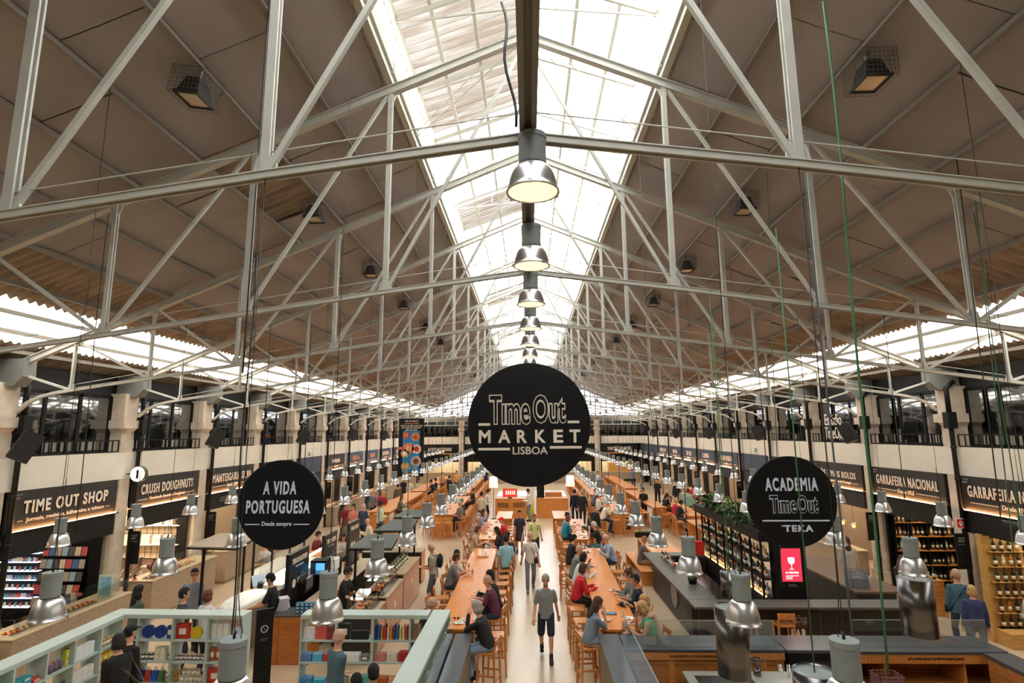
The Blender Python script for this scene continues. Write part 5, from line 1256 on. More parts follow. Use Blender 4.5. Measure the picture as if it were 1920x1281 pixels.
# things on the tables
cer = mat('white_ceramic', (.92,.91,.89), .25); crd = mat('phone_black',(.05,.05,.06),.3); org = mat('orange_juice',(.95,.50,.10),.3,coat=.5); tealb = mat('tablet_blue',(.15,.55,.68),.3)
def cup(x, y, z, label):
    o = thing('coffee_cup', label, 'cup', (x,y,z)); part('saucer', MB().lathe([(0,0),(.04,0),(.07,.012),(.072,.014),(.04,.006),(0,.006)], n=20), cer, o)
    part('bowl', MB().lathe([(.018,.008),(.034,.03),(.038,.06),(.034,.06),(.03,.03),(0,.014)], n=18), cer, o); part('handle', MB().tube([(.036,0,.05),(.055,0,.045),(.055,0,.028),(.034,0,.022)],.004,6), cer, o)
def plate(x, y, z, label, food=0):
    o = thing('plate', label, 'plate', (x,y,z)); part('dish', MB().lathe([(0,0),(.06,0),(.105,.016),(.108,.018),(.06,.007),(0,.006)], n=26), cer, o)
    m = MB(); [m.ell((R.uniform(-.04,.04),R.uniform(-.04,.04),.02),.028,.024,.016,8,6) for _ in range(4)]; part('food', m, foodm[food], o)
def glassofj(x, y, z, label, liq=None):
    o = thing('drinking_glass', label, 'glass', (x,y,z)); part('tumbler', MB().lathe([(.026,0),(.034,.12),(.031,.12),(.024,.006)], n=16), glassc, o)
    if liq: part('drink', MB().lathe([(0,.008),(.024,.008),(.030,.095),(0,.095)], n=14), liq, o)
T1 = 1.05
for px, py, l in ((892,1162,'near edge of the front left table'),(869,1165,'near corner of front left table beside sunglasses')):
    q = at(px,py,T1); cup(q.x,q.y,T1,'white coffee cup on its saucer at the '+l)
q = at(860,1169,T1); plate(q.x,q.y,T1,'small white plate at the near end of the front left table',4)
q = at(853,1161,T1); t = thing('sunglasses','dark sunglasses lying on the front left table','sunglasses',(q.x+.03,q.y,T1)); m = MB()
for s_ in (-1,1): m.ell((.035*s_,0,.02),.028,.004,.02,10,6); m.tube([(.06*s_,0,.03),(.06*s_,.11,.012)],.003,5)
part('frame', m, crd, t)
q = at(882,1171,T1); tag(MB().bbox(q.x-.07,q.x+.07,q.y-.04,q.y+.04,T1,T1+.012,.004).build('red_wallet', redm), 'red wallet on the near end of the front left table', 'wallet')
for px, py, l in ((872,1069,'left'),(879,1064,'right'),(886,1075,'nearest')): q = at(px,py,T1); glassofj(q.x,q.y,T1,'glass of orange juice on the front left table, %s one' % l, org)
q = at(907,1045,T1); tag(MB().bbox(q.x-.2,q.x+.15,q.y-.06,q.y+.06,T1,T1+.04,.01).build('wooden_tray', wn), 'small wooden tray on the front left table', 'tray')
for i,(px,py) in enumerate(((905,1037),(911,1041),(906,1047),(898,1114))): q = at(px,py,T1); glassofj(q.x,q.y,T1,'clear glass on the front left table, %s from the far end' % ORD[i])
q = at(1142,1151,T1); t = thing('tablet_computer','blue rimmed tablet lying on the right table','tablet',(q.x,q.y,T1),-.05); part('body', MB().bbox(-.16,.16,-.085,.085,0,.014,.006), mat('tablet_rim',(.05,.06,.08),.4), t); part('screen', MB().box(-.13,.13,-.06,.06,.014,.016), tealb, t)
q = at(1168,1137,T1); t = thing('camera_bag','black camera lying on the right table','camera',(q.x,q.y,T1)); part('body', MB().bbox(-.07,.07,-.04,.04,0,.09,.015), crd, t); part('lens', MB().lathe([(0,0),(.035,0),(.035,.07),(0,.07)], n=16, T=Matrix.Translation((0,-.04,.045)) @ TI), crd, t); part('strap', MB().tube([(.07,0,.07),(.13,.02,.01),(.1,.1,.01),(-.03,.12,.01),(-.12,.04,.01),(-.07,0,.07)],.008,6), crd, t)
for px, py, l, f in ((1136,1165,'before the woman in the blue dress',1),(1180,1160,'before the blond woman',4),(1186,1170,'before the woman in green',0),(1150,1108,'at the middle of the right table',3),(1110,1062,'before the woman in red',2),(1103,1036,'at the far part of the front right table',5),(1096,1028,'near the man in pale blue',1)):
    q = at(px,py,T1); plate(q.x,q.y,T1,'white plate of food '+l, f)
for px, py, l in ((1085,1007,'far'),(1112,1033,'middle'),(1172,1140,'near')): q = at(px,py,T1); glassofj(q.x,q.y,T1,'water glass on the front right table, %s one' % l)
for i in range(6):
    x_ = -1.57+R.uniform(-.22,.22); y_ = 21.5+i*.7; plate(x_,y_,T1,'plate of food on the second left table, %s from the near end' % ORD[i], i%8)
for i in range(7):
    x_ = 1.92+R.uniform(-.18,.18); y_ = 21.4+i*.55; plate(x_,y_,T1,'plate of food on the second right table, %s from the near end' % ORD[i], (i+3)%8)
for i in range(5): plate(7.7+R.uniform(-.25,.25),27.0+i*.8,T1,'plate on the group table, %s from the near end' % ORD[i], i)
for i in range(5): plate(-4.1+R.uniform(-.2,.2),28+i*1.2,T1,'plate on the nearer tall left table, %s from the near end' % ORD[i], i+2)
leaf = mat('leaf_green',(.25,.42,.14),.5,noise=.3,nscale=10); leafd = mat('leaf_dark',(.10,.22,.10),.45,noise=.3,nscale=8); leafl = mat('leaf_pale',(.55,.66,.35),.5,noise=.25,nscale=8)
def tuft(mb, c, r, n, h, w=.012, droop=.3):
    for _ in range(n):
        a = R.uniform(0,2*PI); l = h*R.uniform(.6,1.1); b = V(c)+V((R.uniform(-r,r),R.uniform(-r*.4,r*.4),0)); d = V((math.cos(a),math.sin(a),0)); s_ = V((-d.y,d.x,0))*w
        m1 = b+d*l*.3+V((0,0,l*.6)); e = b+d*l*.75+V((0,0,l*(1-droop)*.8))
        mb.add([b-s_*.6,b+s_*.6,m1+s_,m1-s_,e], [(0,1,2,3),(3,2,4)], False)
def planter(x, y, z, L, label):
    o = thing('planter_box', label, 'planter', (x,y,z)); part('box', MB().box(-L/2,L/2,-.1,.1,0,.16), black2, o); m = MB()
    for i in range(10): tuft(m, (-L/2+L*(i+.5)/10,0,.15), .03, 8, .14)
    part('plants', m, leafl, o)
for px, l in ((1202,'left'),(1222,'right')): q = at(px,1008,.8); planter(q.x, q.y+.1, .8, .42, 'black planter of green herbs on the low table by the bar, %s one' % l)
q = at(1181,902,1.05); planter(q.x,q.y,1.05,.9,'long black planter on the farther right aisle table')
# ================================================================== CENTRE KIOSK
kw = wood('kiosk_oak', (.82,.52,.24), scale=2, stretch=(1.5,10,10), rough=.35, amt=.15)
for x0, x1, l in ((-2.0,-.18,'left'),(.4,2.2,'right')):
    o = thing('kiosk_counter', 'oak fronted kiosk counter at the end of the aisle, %s one' % l, 'counter', ((x0+x1)/2, 33.3, 0)); w_ = (x1-x0)/2
    part('counter_body', MB().bbox(-w_,w_,-.3,.5,0,1.08,.01), kw, o); part('counter_top', MB().bbox(-w_-.01,w_+.01,-.31,.51,1.08,1.11,.005), kw, o)
    if l == 'left':
        for s_ in (-.45,.45):
            m = MB()
            for j in range(9): m.box(s_-.33,s_+.33,-.315,-.3,.62+j*.03,.632+j*.03)
            part('grille', m, mat('grille_brown',(.50,.33,.18),.6), o)
    back = thing('kiosk_back_counter', 'long white service counter behind the %s kiosk counter' % l, 'counter', ((x0+x1)/2, 36.3, 0)); part('counter_body', MB().bbox(-w_,w_,-1.6,1.6,0,1.0,.01), kw, back); part('counter_top', MB().bbox(-w_-.02,w_+.02,-1.62,1.62,1.0,1.04,.005), mat('white_worktop',(.88,.88,.90),.3), back)
    o = thing('floor_lamp', 'tall lamp with white drum shade beside the %s kiosk counter' % l, 'floor lamp', (-2.08 if l=='left' else 2.36, 32.8 if l=='left' else 33.4, 0))
    part('base', MB().lathe([(0,0),(.15,0),(.15,.02),(0,.03)], n=20), black2, o); part('pole', MB().tube([(0,0,0),(0,0,2.0)],.015,8), black2, o); part('lamp_shade', MB().lathe([(.26,1.75),(.22,2.35),(.215,2.35),(.255,1.75)], n=28), mat('lit_drum_shade',(.95,.93,.88),.7,emit=.9,ecol=(1,.94,.85)), o)
t = thing('menu_screen', 'lit red menu screen on the left kiosk counter', 'screen', (-1.15,33.2,1.11)); part('bezel', MB().bbox(-.42,.42,-.03,.03,.05,.55,.01), wn, t); part('screen', MB().box(-.38,.38,-.035,-.03,.09,.51), mat('red_screen',(.82,.22,.20),.3,emit=.7,ecol=(.9,.2,.18)), t)
m = MB(); [m.box(-.25+i*.12,-.18+i*.12,-.038,-.035,.2,.42) for i in range(5)]; part('pictures', m, mat('screen_white',(.95,.93,.9),.4,emit=.7), t); part('foot', MB().box(-.12,.12,-.05,.05,0,.05), black2, t)
for i,(x_,z_) in enumerate(((.62,1.11),(.62,1.52))): tag(MB().bbox(x_-.22,x_+.22,33.3,33.7,z_,z_+.38,.01).build('black_till_box', black2), 'black box stacked on the right kiosk counter, %s one' % ('lower','upper')[i], 'box')
tag(MB().bbox(.9,1.9,34.0,34.6,0,1.35,.01).build('wooden_case', wn), 'wooden display case behind the right kiosk counter', 'case')
tag(MB().bbox(-.02,.25,34.6,34.9,0,1.9,.02).build('white_roll_banner', cer), 'white upright banner between the kiosk counters', 'banner')
tag(MB().lathe([(.12,0),(.16,.02),(.10,.5),(.06,1.0),(.04,1.02)], c=(.12,32.7,0), n=12).build('yellow_wet_floor_cone', mat('cone_yellow',(.75,.72,.1),.5)), 'yellow caution cone between the kiosk counters', 'cone')
# ================================================================== MINT SHELF SHOP
mint = mat('mint_lacquer', (.69,.745,.715), .45, noise=.03, nscale=3)
H0 = 1.6; LV = [.06,.42,.79,1.16]
def shelf_unit(label, A, B, inward, divs, thick=.33, name='mint_shelf_unit'):
    """open shelf unit from A to B (plan points), thick towards inward"""
    o = thing(name, label, 'shelf unit', (A[0],A[1],0)); ax = V((B[0]-A[0],B[1]-A[1],0)); L = ax.length; rz = math.atan2(ax.y, ax.x); o.rotation_euler = (0,0,rz)
    s_ = inward; y0, y1 = sorted((0, s_*thick))
    part('top_board', MB().bbox(0,L,y0,y1,H0-.07,H0,.006), mint, o)
    for z in LV: part('shelf_board', MB().box(.01,L-.01,y0+.005,y1-.005,z-.025,z), mint, o)
    part('plinth', MB().box(.02,L-.02,y0+.03,y1-.03,0,.04), mint, o)
    for d in divs: part('divider', MB().box(d*L-.018 if d>0 else 0,d*L+.018 if d<1 else L,y0+.004,y1-.004,.035,H0-.07), mint, o)
    return o, L, rz
U1 = shelf_unit('mint green shelf unit forming the back left side of the small shop', (-7.9,11.15), (-5.3,11.08), -1, [0,.235,.49,.745,1])
U2 = shelf_unit('mint green shelf unit forming the back right side of the small shop', (-4.25,11.12), (-1.9,11.12), -1, [0,.28,.57,.86,1])
U3 = shelf_unit('long mint green shelf unit forming the left side of the small shop', (-7.9,7.4), (-7.9,10.8), -1, [0,.17,.35,.52,.68,.85,1])
U4 = shelf_unit('long mint green shelf unit forming the right side of the small shop', (-1.57,7.2), (-1.53,11.12), 1, [0,.2,.4,.6,.8,1])
tag(MB().box(-1.50,-1.48,8.2,11.0,.0,1.5).build('glass_side_panel', glassy('green_glass',(.70,.82,.76),.12)), 'greenish glass panel on the aisle side of the mint shelves', 'glass panel')
_pr = {}
def prod(kind, col, w, d, h):
    key = (kind, col, w, d, h)
    if key in _pr: return _pr[key]
    c = mat('pack_%d' % len(_pr), col, .5, noise=.1, nscale=30); lb = mat('pack_label', (.90,.87,.80), .5)
    m = MB(); mats_ = [c, lb, mat('pack_lid',(.75,.68,.55),.4), mat('pack_dark',(.15,.13,.13),.4)]
    if kind == 'box': m.bbox(-w/2,w/2,-d/2,d/2,0,h,.004); m.mat(1).box(-w*.28,w*.28,-d/2-.002,-d/2,h*.3,h*.7)
    elif kind == 'jar': m.lathe([(0,0),(w*.46,0),(w/2,h*.06),(w/2,h*.7),(w*.42,h*.8)], n=14); m.mat(2).lathe([(w*.44,h*.8),(w*.44,h),(0,h)], n=14); m.mat(1).lathe([(w*.505,h*.2),(w*.505,h*.6)], n=14)
    elif kind == 'tin': m.lathe([(0,-d/2),(w/2,-d/2),(w/2,d/2),(0,d/2)], n=28, T=Matrix.Translation((0,0,w/2)) @ TI, sm=False); m.mat(1).lathe([(w*.3,-d/2-.003),(w*.4,-d/2-.003)], n=24, T=Matrix.Translation((0,0,w/2)) @ Matrix.Rotation(-PI/2,4,'X') @ Matrix.Rotation(PI,4,'X'), sm=False)
    elif kind == 'can': m.lathe([(0,0),(w/2,0),(w/2,h),(w*.45,h+.01),(0,h+.01)], n=18)
    elif kind == 'bottle': m.lathe([(0,0),(w/2,0),(w/2,h*.6),(w*.2,h*.75),(w*.17,h*.97),(0,h*.97)], n=12); m.mat(1).lathe([(w*.51,h*.18),(w*.51,h*.45)], n=12); m.mat(3).lathe([(w*.19,h*.88),(w*.19,h),(0,h)], n=8)
    elif kind == 'book': m.box(-w/2,w/2,-d/2,d/2,0,h)
    elif kind == 'bag': m.add([V(q) for q in ((-w/2,-d/2,0),(w/2,-d/2,0),(w/2,d/2,0),(-w/2,d/2,0),(-w/2,-d/4,h),(w/2,-d/4,h),(w/2,d/4,h),(-w/2,d/4,h))], [(3,2,1,0),(4,5,6,7),(0,1,5,4),(1,2,6,5),(2,3,7,6),(3,0,4,7)]); m.tube([(-w*.2,0,h),(-w*.15,0,h+.06),(w*.15,0,h+.06),(w*.2,0,h)],.005,6)
    me = m.mesh('pack', mats_); _pr[key] = me; return me
KN = {'box':'gift_box','jar':'preserve_jar','tin':'round_tin','can':'tin_can','bottle':'bottle','book':'book','bag':'paper_bag'}
COLN = {}
def put(kind, col, w, d, h, M_, label, group=None, nm=None):
    o = bpy.data.objects.new(nm or KN[kind], prod(kind, col, w, d, h)); C.objects.link(o); o.matrix_world = M_; tag(o, label, KN[kind].replace('_',' '), group); return o
LVN = ['bottom','third','second','top']
def fill(U, s0, s1, lv, items, where, inward=-1, thick=.33):
    """items: (kind, colour name, colour, w, d, h, count, layers)"""
    o, L, rz = U; Mx = Matrix.Translation((o.location.x,o.location.y,0)) @ Matrix.Rotation(rz,4,'Z')
    x = s0*L+.035; end = s1*L-.02
    for kind, cn, col, w, d, h, n, lay in (items*3 if U is U3 or lv < 3 else items):
        for ly in range(lay):
            nn = n-ly if kind in ('jar',) else n
            for i in range(nn):
                xx = x + w/2 + i*(w+.008) + (ly*w/2 if kind == 'jar' else 0)
                if xx + w/2 > end+.01: break
                y = inward*thick*.5
                r = (0 if inward < 0 else PI)
                lab = '%s %s on the %s shelf of the %s' % (cn, KN[kind].replace('_',' '), LVN[lv], where)
                put(kind, col, w, d, h, Mx @ Matrix.Translation((xx, y + inward*.05, LV[lv]+ly*h+.001)) @ Matrix.Rotation(r,4,'Z'), lab, '%s %ss in the %s' % (cn, KN[kind].replace('_',' '), where))
        x += n*(w+.008)+.02
B1 = 'mint shelves, back left side'; B2 = 'mint shelves, back right side'; B3 = 'mint shelves, long left side'
red=(.74,.18,.14); blu=(.10,.20,.50); yel=(.85,.72,.12); crm=(.86,.82,.72); brn=(.35,.20,.12); whi=(.88,.89,.90); tel=(.15,.55,.62); blk_=(.08,.08,.08); grn=(.20,.42,.22); pnk=(.82,.50,.50); prp=(.45,.28,.38); gld=(.72,.52,.22)
d4 = [0,.235,.49,.745,1]
def FL(U, dv, c, lv, items, w): fill(U, dv[c], dv[c+1], lv, items, w)
FL(U1,d4,0,3,[('jar','dark',(.14,.08,.08),.075,.07,.13,6,1)],B1)
FL(U1,d4,1,3,[('tin','blue',blu,.22,.06,.22,2,1),('box','blue',(.12,.30,.62),.11,.07,.22,1,1)],B1)
FL(U1,d4,2,3,[('box','square red',red,.24,.08,.26,1,1),('tin','yellow',yel,.21,.06,.21,1,1),('box','tall red',(.62,.12,.12),.12,.07,.26,1,1)],B1)
FL(U1,d4,3,3,[('box','tall white',whi,.105,.07,.27,3,1),('tin','white',(.80,.84,.90),.20,.06,.2,1,1)],B1)
FL(U1,d4,0,2,[('box','pale green',(.70,.80,.70),.1,.1,.14,3,1)],B1)
FL(U1,d4,1,2,[('jar','dark blue',(.12,.14,.2),.08,.08,.12,3,1),('box','beige',crm,.10,.1,.11,2,2)],B1)
FL(U1,d4,2,2,[('jar','plum',prp,.075,.075,.10,7,1)],B1)
FL(U1,d4,3,2,[('box','brown printed',(.60,.33,.18),.11,.08,.22,4,1)],B1)
FL(U1,d4,0,1,[('box','grey',(.5,.5,.52),.12,.1,.12,3,1)],B1)
FL(U1,d4,1,1,[('bag','blue',blu,.10,.1,.18,1,1),('bag','red',red,.10,.1,.18,1,1),('bag','bright blue',(.1,.35,.7),.1,.1,.18,1,1),('bag','green',grn,.10,.1,.18,1,1),('box','kraft',(.6,.5,.38),.07,.07,.08,1,2)],B1)
FL(U1,d4,2,1,[('can','amber',gld,.09,.09,.09,1,2),('jar','cream',crm,.078,.078,.11,5,2)],B1)
FL(U1,d4,3,1,[('box','wide red',red,.3,.1,.24,1,1)],B1)
FL(U1,d4,1,0,[('box','dark',(.2,.16,.14),.2,.12,.1,2,1)],B1)
FL(U1,d4,2,0,[('tin','small dark red',(.5,.12,.12),.14,.06,.14,1,1),('can','tall red',red,.14,.14,.26,1,1),('box','square red',red,.2,.08,.24,1,1)],B1)
d5 = [0,.28,.57,.86,1]
FL(U2,d5,0,3,[('bag','floral white',(.88,.84,.84),.2,.09,.2,1,1),('bag','coral',(.82,.32,.28),.2,.09,.2,1,1),('book','dark red',(.5,.15,.15),.09,.14,.22,1,1)],B2)
FL(U2,d5,1,3,[('box','black',blk_,.2,.1,.26,1,1),('bag','glossy black',(.06,.06,.07),.32,.12,.14,1,1)],B2)
bc = [blu,(.1,.4,.7),(.9,.5,.1),red,(.9,.85,.75),(.92,.55,.12),(.35,.2,.45),(.12,.45,.7),(.92,.8,.2),(.9,.88,.8),(.75,.15,.15),(.08,.4,.35),(.1,.2,.4),yel,(.9,.5,.12),(.15,.45,.7),red,(.2,.5,.7)]
cn_ = ['dark blue','sky blue','orange','red','cream','amber','purple','azure','yellow','ivory','crimson','green','navy','golden','tangerine','light blue','scarlet','steel blue']
FL(U2,d5,2,3,[('book',cn_[i]+' spined',bc[i],.028,.15,.24-.02*(i%3),1,1) for i in range(15)],B2)
FL(U2,d5,3,3,[('book','tan',(.6,.5,.38),.03,.15,.24,4,1)],B2)
FL(U2,d5,0,2,[('book','stacked blue',(.35,.5,.72),.17,.14,.03,1,4),('book','stacked turquoise',(.3,.65,.75),.17,.14,.03,1,4),('book','stacked red',(.75,.15,.15),.17,.14,.03,1,4)],B2)
FL(U2,d5,1,2,[('box','long white',(.85,.85,.84),.4,.16,.12,1,1),('box','grey striped',(.45,.42,.42),.14,.12,.1,1,1)],B2)
FL(U2,d5,2,2,[('book','stacked pink',pnk,.19,.14,.03,1,4),('book','stacked ivory',crm,.19,.14,.03,1,4),('book','stacked crimson',(.72,.1,.12),.19,.14,.03,1,5)],B2)
FL(U2,d5,0,1,[('book','stacked azure',(.2,.5,.7),.2,.15,.03,1,3),('book','stacked teal',(.1,.6,.7),.2,.15,.03,1,2),('box','amber',(.8,.5,.15),.16,.1,.2,1,1)],B2)
FL(U2,d5,1,1,[('book','stacked grey',(.6,.6,.62),.18,.15,.03,1,3),('book','stacked sand',(.75,.68,.5),.2,.15,.03,1,3),('book','stacked mint',(.3,.65,.55),.2,.15,.03,1,4)],B2)
FL(U2,d5,2,1,[('book','stacked rust',(.7,.32,.15),.24,.16,.03,1,3),('book','stacked peach',(.85,.6,.42),.22,.16,.03,1,3),('box','pale yellow',(.85,.8,.5),.12,.08,.22,1,1)],B2)
FL(U2,d5,0,0,[('bag','lime',(.6,.65,.05),.22,.2,.2,1,1),('bag','ultramarine',(.05,.2,.6),.22,.2,.16,1,1)],B2)
FL(U2,d5,1,0,[('box','powder blue',(.35,.6,.72),.22,.1,.24,1,1),('box','ivory',crm,.15,.12,.1,2,1)],B2)
FL(U2,d5,2,0,[('book','stacked scarlet',red,.22,.16,.03,1,4),('book','stacked amber',(.9,.65,.1),.2,.15,.03,1,3)],B2)
d7 = [0,.17,.35,.52,.68,.85,1]
J = [(5,3,[('jar','honey',gld,.09,.09,.13,4,1)]),(4,3,[('box','white floral',whi,.11,.1,.1,4,2)]),(3,3,[('box','yellow and green',(.75,.75,.2),.07,.07,.12,1,2),('can','mauve',(.5,.4,.45),.09,.09,.12,3,1)]),(2,3,[('box','teal',tel,.16,.14,.07,2,2),('box','coral',(.8,.3,.28),.14,.14,.05,1,1)]),(1,3,[('box','turquoise',(.3,.7,.75),.12,.12,.1,2,2)]),(0,3,[('jar','pale glass',(.7,.78,.7),.11,.11,.14,2,1)]),
 (5,2,[('box','golden yellow',(.88,.68,.1),.12,.1,.12,3,2)]),(4,2,[('box','white soap',(.88,.85,.82),.12,.1,.09,4,2)]),(3,2,[('bottle','amber glass',(.45,.25,.12),.055,.055,.15,8,1)]),(2,2,[('bottle','white labelled',(.75,.68,.6),.055,.055,.14,8,1)]),(1,2,[('box','navy and white',(.2,.25,.45),.12,.12,.1,3,1)]),(0,2,[('jar','ivory',crm,.1,.1,.12,3,1)]),
 (5,1,[('box','rose',pnk,.13,.1,.08,3,2)]),(4,1,[('box','pale pink',(.85,.7,.68),.13,.1,.08,3,2)]),(3,1,[('box','olive',(.5,.5,.25),.12,.1,.1,3,1)]),(2,1,[('can','brass',gld,.1,.1,.1,3,1)]),(4,0,[('box','kraft brown',(.6,.45,.3),.15,.12,.12,3,1)])]
for c, lv, it in J: FL(U3,d7,c,lv,it,B3)
# plants in the shop foreground
q = at(285,1300,1.0); t = thing('flower_arrangement','vase of bare twigs and grey green leaves inside the mint shelf shop','flowers',(q.x,q.y,0))
part('stand', MB().lathe([(.22,0),(.2,.02),(.03,.05),(.03,.68),(.18,.7),(.18,.72),(0,.72)], n=20), wn, t); part('vase', MB().lathe([(0,.72),(.07,.72),(.10,.82),(.06,.95),(.07,.98)], n=18), cer, t)
m = MB(); tuft(m,(0,0,.95),.1,60,.24,.014,.5); part('foliage', m, leaf, t); m = MB()
for i in range(12):
    a = R.uniform(0,6.28); pts = [V((0,0,.95))]
    for j in range(4): pts.append(pts[-1]+V((math.cos(a)*.12,math.sin(a)*.12,.13+R.uniform(-.05,.05)))); a += R.uniform(-.4,.4)
    m.tube(pts,[.006,.005,.004,.003,.002],5)
part('twigs', m, mat('dry_twig',(.45,.36,.24),.7), t)
# no smoking board and oak blocks behind
t = thing('notice_board','black upright board with a white no smoking symbol behind the mint shelves gap','notice board',(-5.35,11.75,0),.55)
part('board', MB().box(-.16,.16,-.02,.02,0,1.42), black2, t); part('symbol', MB().add(*(lambda: ([V((.07*math.cos(a)*s_,-.024,1.05+.07*math.sin(a)*s_)) for s_ in (1,.8) for a in [2*PI*i/24 for i in range(24)]], [(i,(i+1)%24,24+(i+1)%24,24+i) for i in range(24)]))()).bar((-.045,-.024,1.1),(.045,-.024,1.0),.01,.004), whitem, t)
text('proibido fumar\nno smoking', Matrix.Translation((0,-.024,.85)) @ TI, .14, .05, graylet, t)
oakb = wood('block_oak', (.72,.42,.18), scale=2, stretch=(1.5,10,10), rough=.4, amt=.2)
t = thing('oak_counter','oak fronted low counter seen through the gap of the mint shelves','counter',(-5.25,13.05,0)); part('counter_body', MB().box(-.5,-.235,-.33,.3,0,.96).box(-.225,.45,-.33,.3,0,.96), oakb, t); part('counter_top', MB().box(-.5,.45,-.33,.3,.96,.985), mat('dark_stone_top',(.24,.24,.23),.35,noise=.15), t)
for i in range(12): a, b = i%4, i//4; put('box',(.12,.42,.55),.09,.09,.07, Matrix.Translation((-5.16+a*.1,12.95,.986+b*.072)), 'small turquoise patterned tin stacked on the oak counter', 'turquoise tins on the oak counter', 'small_tin')
for i in range(7): put('book',(.72,.68,.72),.2,.26,.035, Matrix.Translation((-5.6,13.2,.986+i*.036)) @ Matrix.Rotation(.1*i,4,'Z'), 'mauve carton stacked on the oak counter', 'stack of mauve cartons on the oak counter', 'carton')
# ================================================================== LEFT ISLAND KITCHEN
pink = wood('pink_oak_front', (.80,.58,.44), scale=2, stretch=(10,1.5,10), rough=.4, amt=.12)
dk = mat('dark_kitchen', (.12,.11,.10), .5); steel = mat('brushed_steel', (.42,.41,.41), .26, metal=1.0, noise=.08, nscale=3, nstretch=(1,1,12))
stt = mat('stone_worktop', (.68,.58,.46), .35, noise=.1, nscale=20)
def isl(label, x0, x1, y0, y1, h=1.0, face=pink, topm=stt, logo=False):
    xc, yc = (x0+x1)/2,(y0+y1)/2; o = thing('kitchen_counter', label, 'counter', (xc,yc,0)); w, L = (x1-x0)/2,(y1-y0)/2
    part('counter_body', MB().bbox(-w,w-.03,-L,L,.05,h-.03,.008).box(-w+.05,w-.08,-L+.04,L-.04,0,.05), dk, o); part('front_panel', MB().box(w-.03,w,-L,L,.05,h-.03), face, o); part('counter_top', MB().bbox(-w-.01,w+.02,-L,L,h-.03,h,.005), topm, o)
    if logo: part('round_logo', MB().lathe([(0,.0),(.09,0),(.09,.004),(0,.004)], n=28, T=Matrix.Translation((w,0,h*.6)) @ Matrix.Rotation(PI/2,4,'Y'), sm=False), lw, o)
    return o
isl('small pastry counter with pinkish oak front, nearest of the left kiosk row', -4.1,-3.45,12.75,13.85,.98)
isl('sandwich counter with pinkish oak front in the middle of the left kiosk row', -4.1,-3.45,14.0,15.72,1.02,logo=True)
isl('tall counter with pinkish oak front at the far end of the left kiosk row', -4.1,-3.45,15.85,18.0,1.1,logo=True)
isl('dark inner worktop of the left kiosk', -5.4,-4.9,13.9,18.5,.95,dk)
isl('wooden side counter of the left kiosk in front of the bald man', -5.6,-3.6,19.2,19.8,1.0,wn)
def case(label, x0, x1, y0, y1, z, h, items, slant=.12, name='display_case'):
    o = thing(name, label, 'display case', ((x0+x1)/2,(y0+y1)/2,z)); w, L = (x1-x0)/2,(y1-y0)/2
    g = MB(); g.add([V(q) for q in ((w,-L,0),(w,L,0),(w-slant,L,h),(w-slant,-L,h),(-w,-L,h),(-w,L,h))], [(0,1,2,3),(3,2,5,4)], False); g.add([V(q) for q in ((-w,-L,0),(w,-L,0),(w-slant,-L,h),(-w,-L,h))],[(0,1,2,3)],False)
    part('glass', g, glassc, o); part('base', MB().box(-w,w,-L,L,0,.03), steel, o)
    fm = MB(); fr = MB().bar((-w,-L,h),(-w,L,h),.015).bar((w-.0,-L,.03),(w-slant,-L,h),.012).bar((w,L,.03),(w-slant,L,h),.012); part('frame', fr, black2, o)
    for i in range(items):
        yy = -L+.12+(2*L-.24)*(i+.5)/items
        m = MB(); [m.ell((-w*.3+R.uniform(-.1,.12), yy+R.uniform(-.06,.06), .07),.05,.06,.03,8,6) for _ in range(5)]
        part('sandwiches', m, foodm[(i*3)%8], o)
    return o
case('curved glass case of pastries on the nearest left kiosk counter', -4.05,-3.55,12.85,13.75,.98,.3,4)
case('slanted glass case of sandwiches on the middle left kiosk counter', -4.0,-3.55,14.1,15.6,1.02,.34,6)
for i in range(14): yy = 16.0+i*.13; put('bottle',((.2,.4,.2),(.4,.42,.45),(.5,.35,.15))[i%3],.07,.07,.24+.03*(i%2), Matrix.Translation((-3.75-.12*(i%2),yy,1.101)), 'bottle on the far counter of the left kiosk, %s from the near end' % ORD[i], 'bottles on the far left kiosk counter')
canm = mat('canopy_grey_green', (.30,.33,.31), .6)
def canopy(label, P, z, m, posts):
    xc = sum(p[0] for p in P)/4; yc = sum(p[1] for p in P)/4; o = thing('flat_canopy', label, 'canopy', (xc,yc,0))
    part('roof_sheet', MB().poly([(p[0]-xc,p[1]-yc) for p in P], z, z+.025), m, o); mm = MB(); pl = [(p[0]-xc,p[1]-yc,z-.02) for p in P]
    for a, b in zip(pl, pl[1:]+pl[:1]): mm.bar(a, b, .03)
    part('frame', mm, black2, o)
    for x_, y_ in posts: part('post', MB().box(x_-xc-.025,x_-xc+.025,y_-yc-.025,y_-yc+.025,0,z), black2, o)
canopy('grey green flat canopy over the left kiosk, nearest one', [(-4.45,14.1),(-3.4,14.1),(-3.6,15.9),(-4.5,15.95)], 2.1, canm, [(-4.3,14.2),(-4.3,15.8)])
canopy('grey green flat canopy over the left kiosk, middle one', [(-4.5,16.55),(-3.45,16.55),(-3.65,18.6),(-4.45,18.6)], 2.1, canm, [(-4.35,16.7),(-3.7,18.4)])
canopy('grey green flat canopy over the left kiosk, farthest one', [(-4.55,19.1),(-3.65,19.1),(-3.7,20.9),(-4.55,20.9)], 2.1, canm, [(-4.35,19.2),(-4.35,20.7)])
canopy('pale beige flat canopy over the fish counter', [tuple(at(*q_,2.4))[:2] for q_ in ((350,1027),(445,1029),(495,1000),(410,1002))], 2.4, mat('canopy_beige',(.62,.56,.48),.6), [(-7.38,12.95),(-7.3,14.65)])
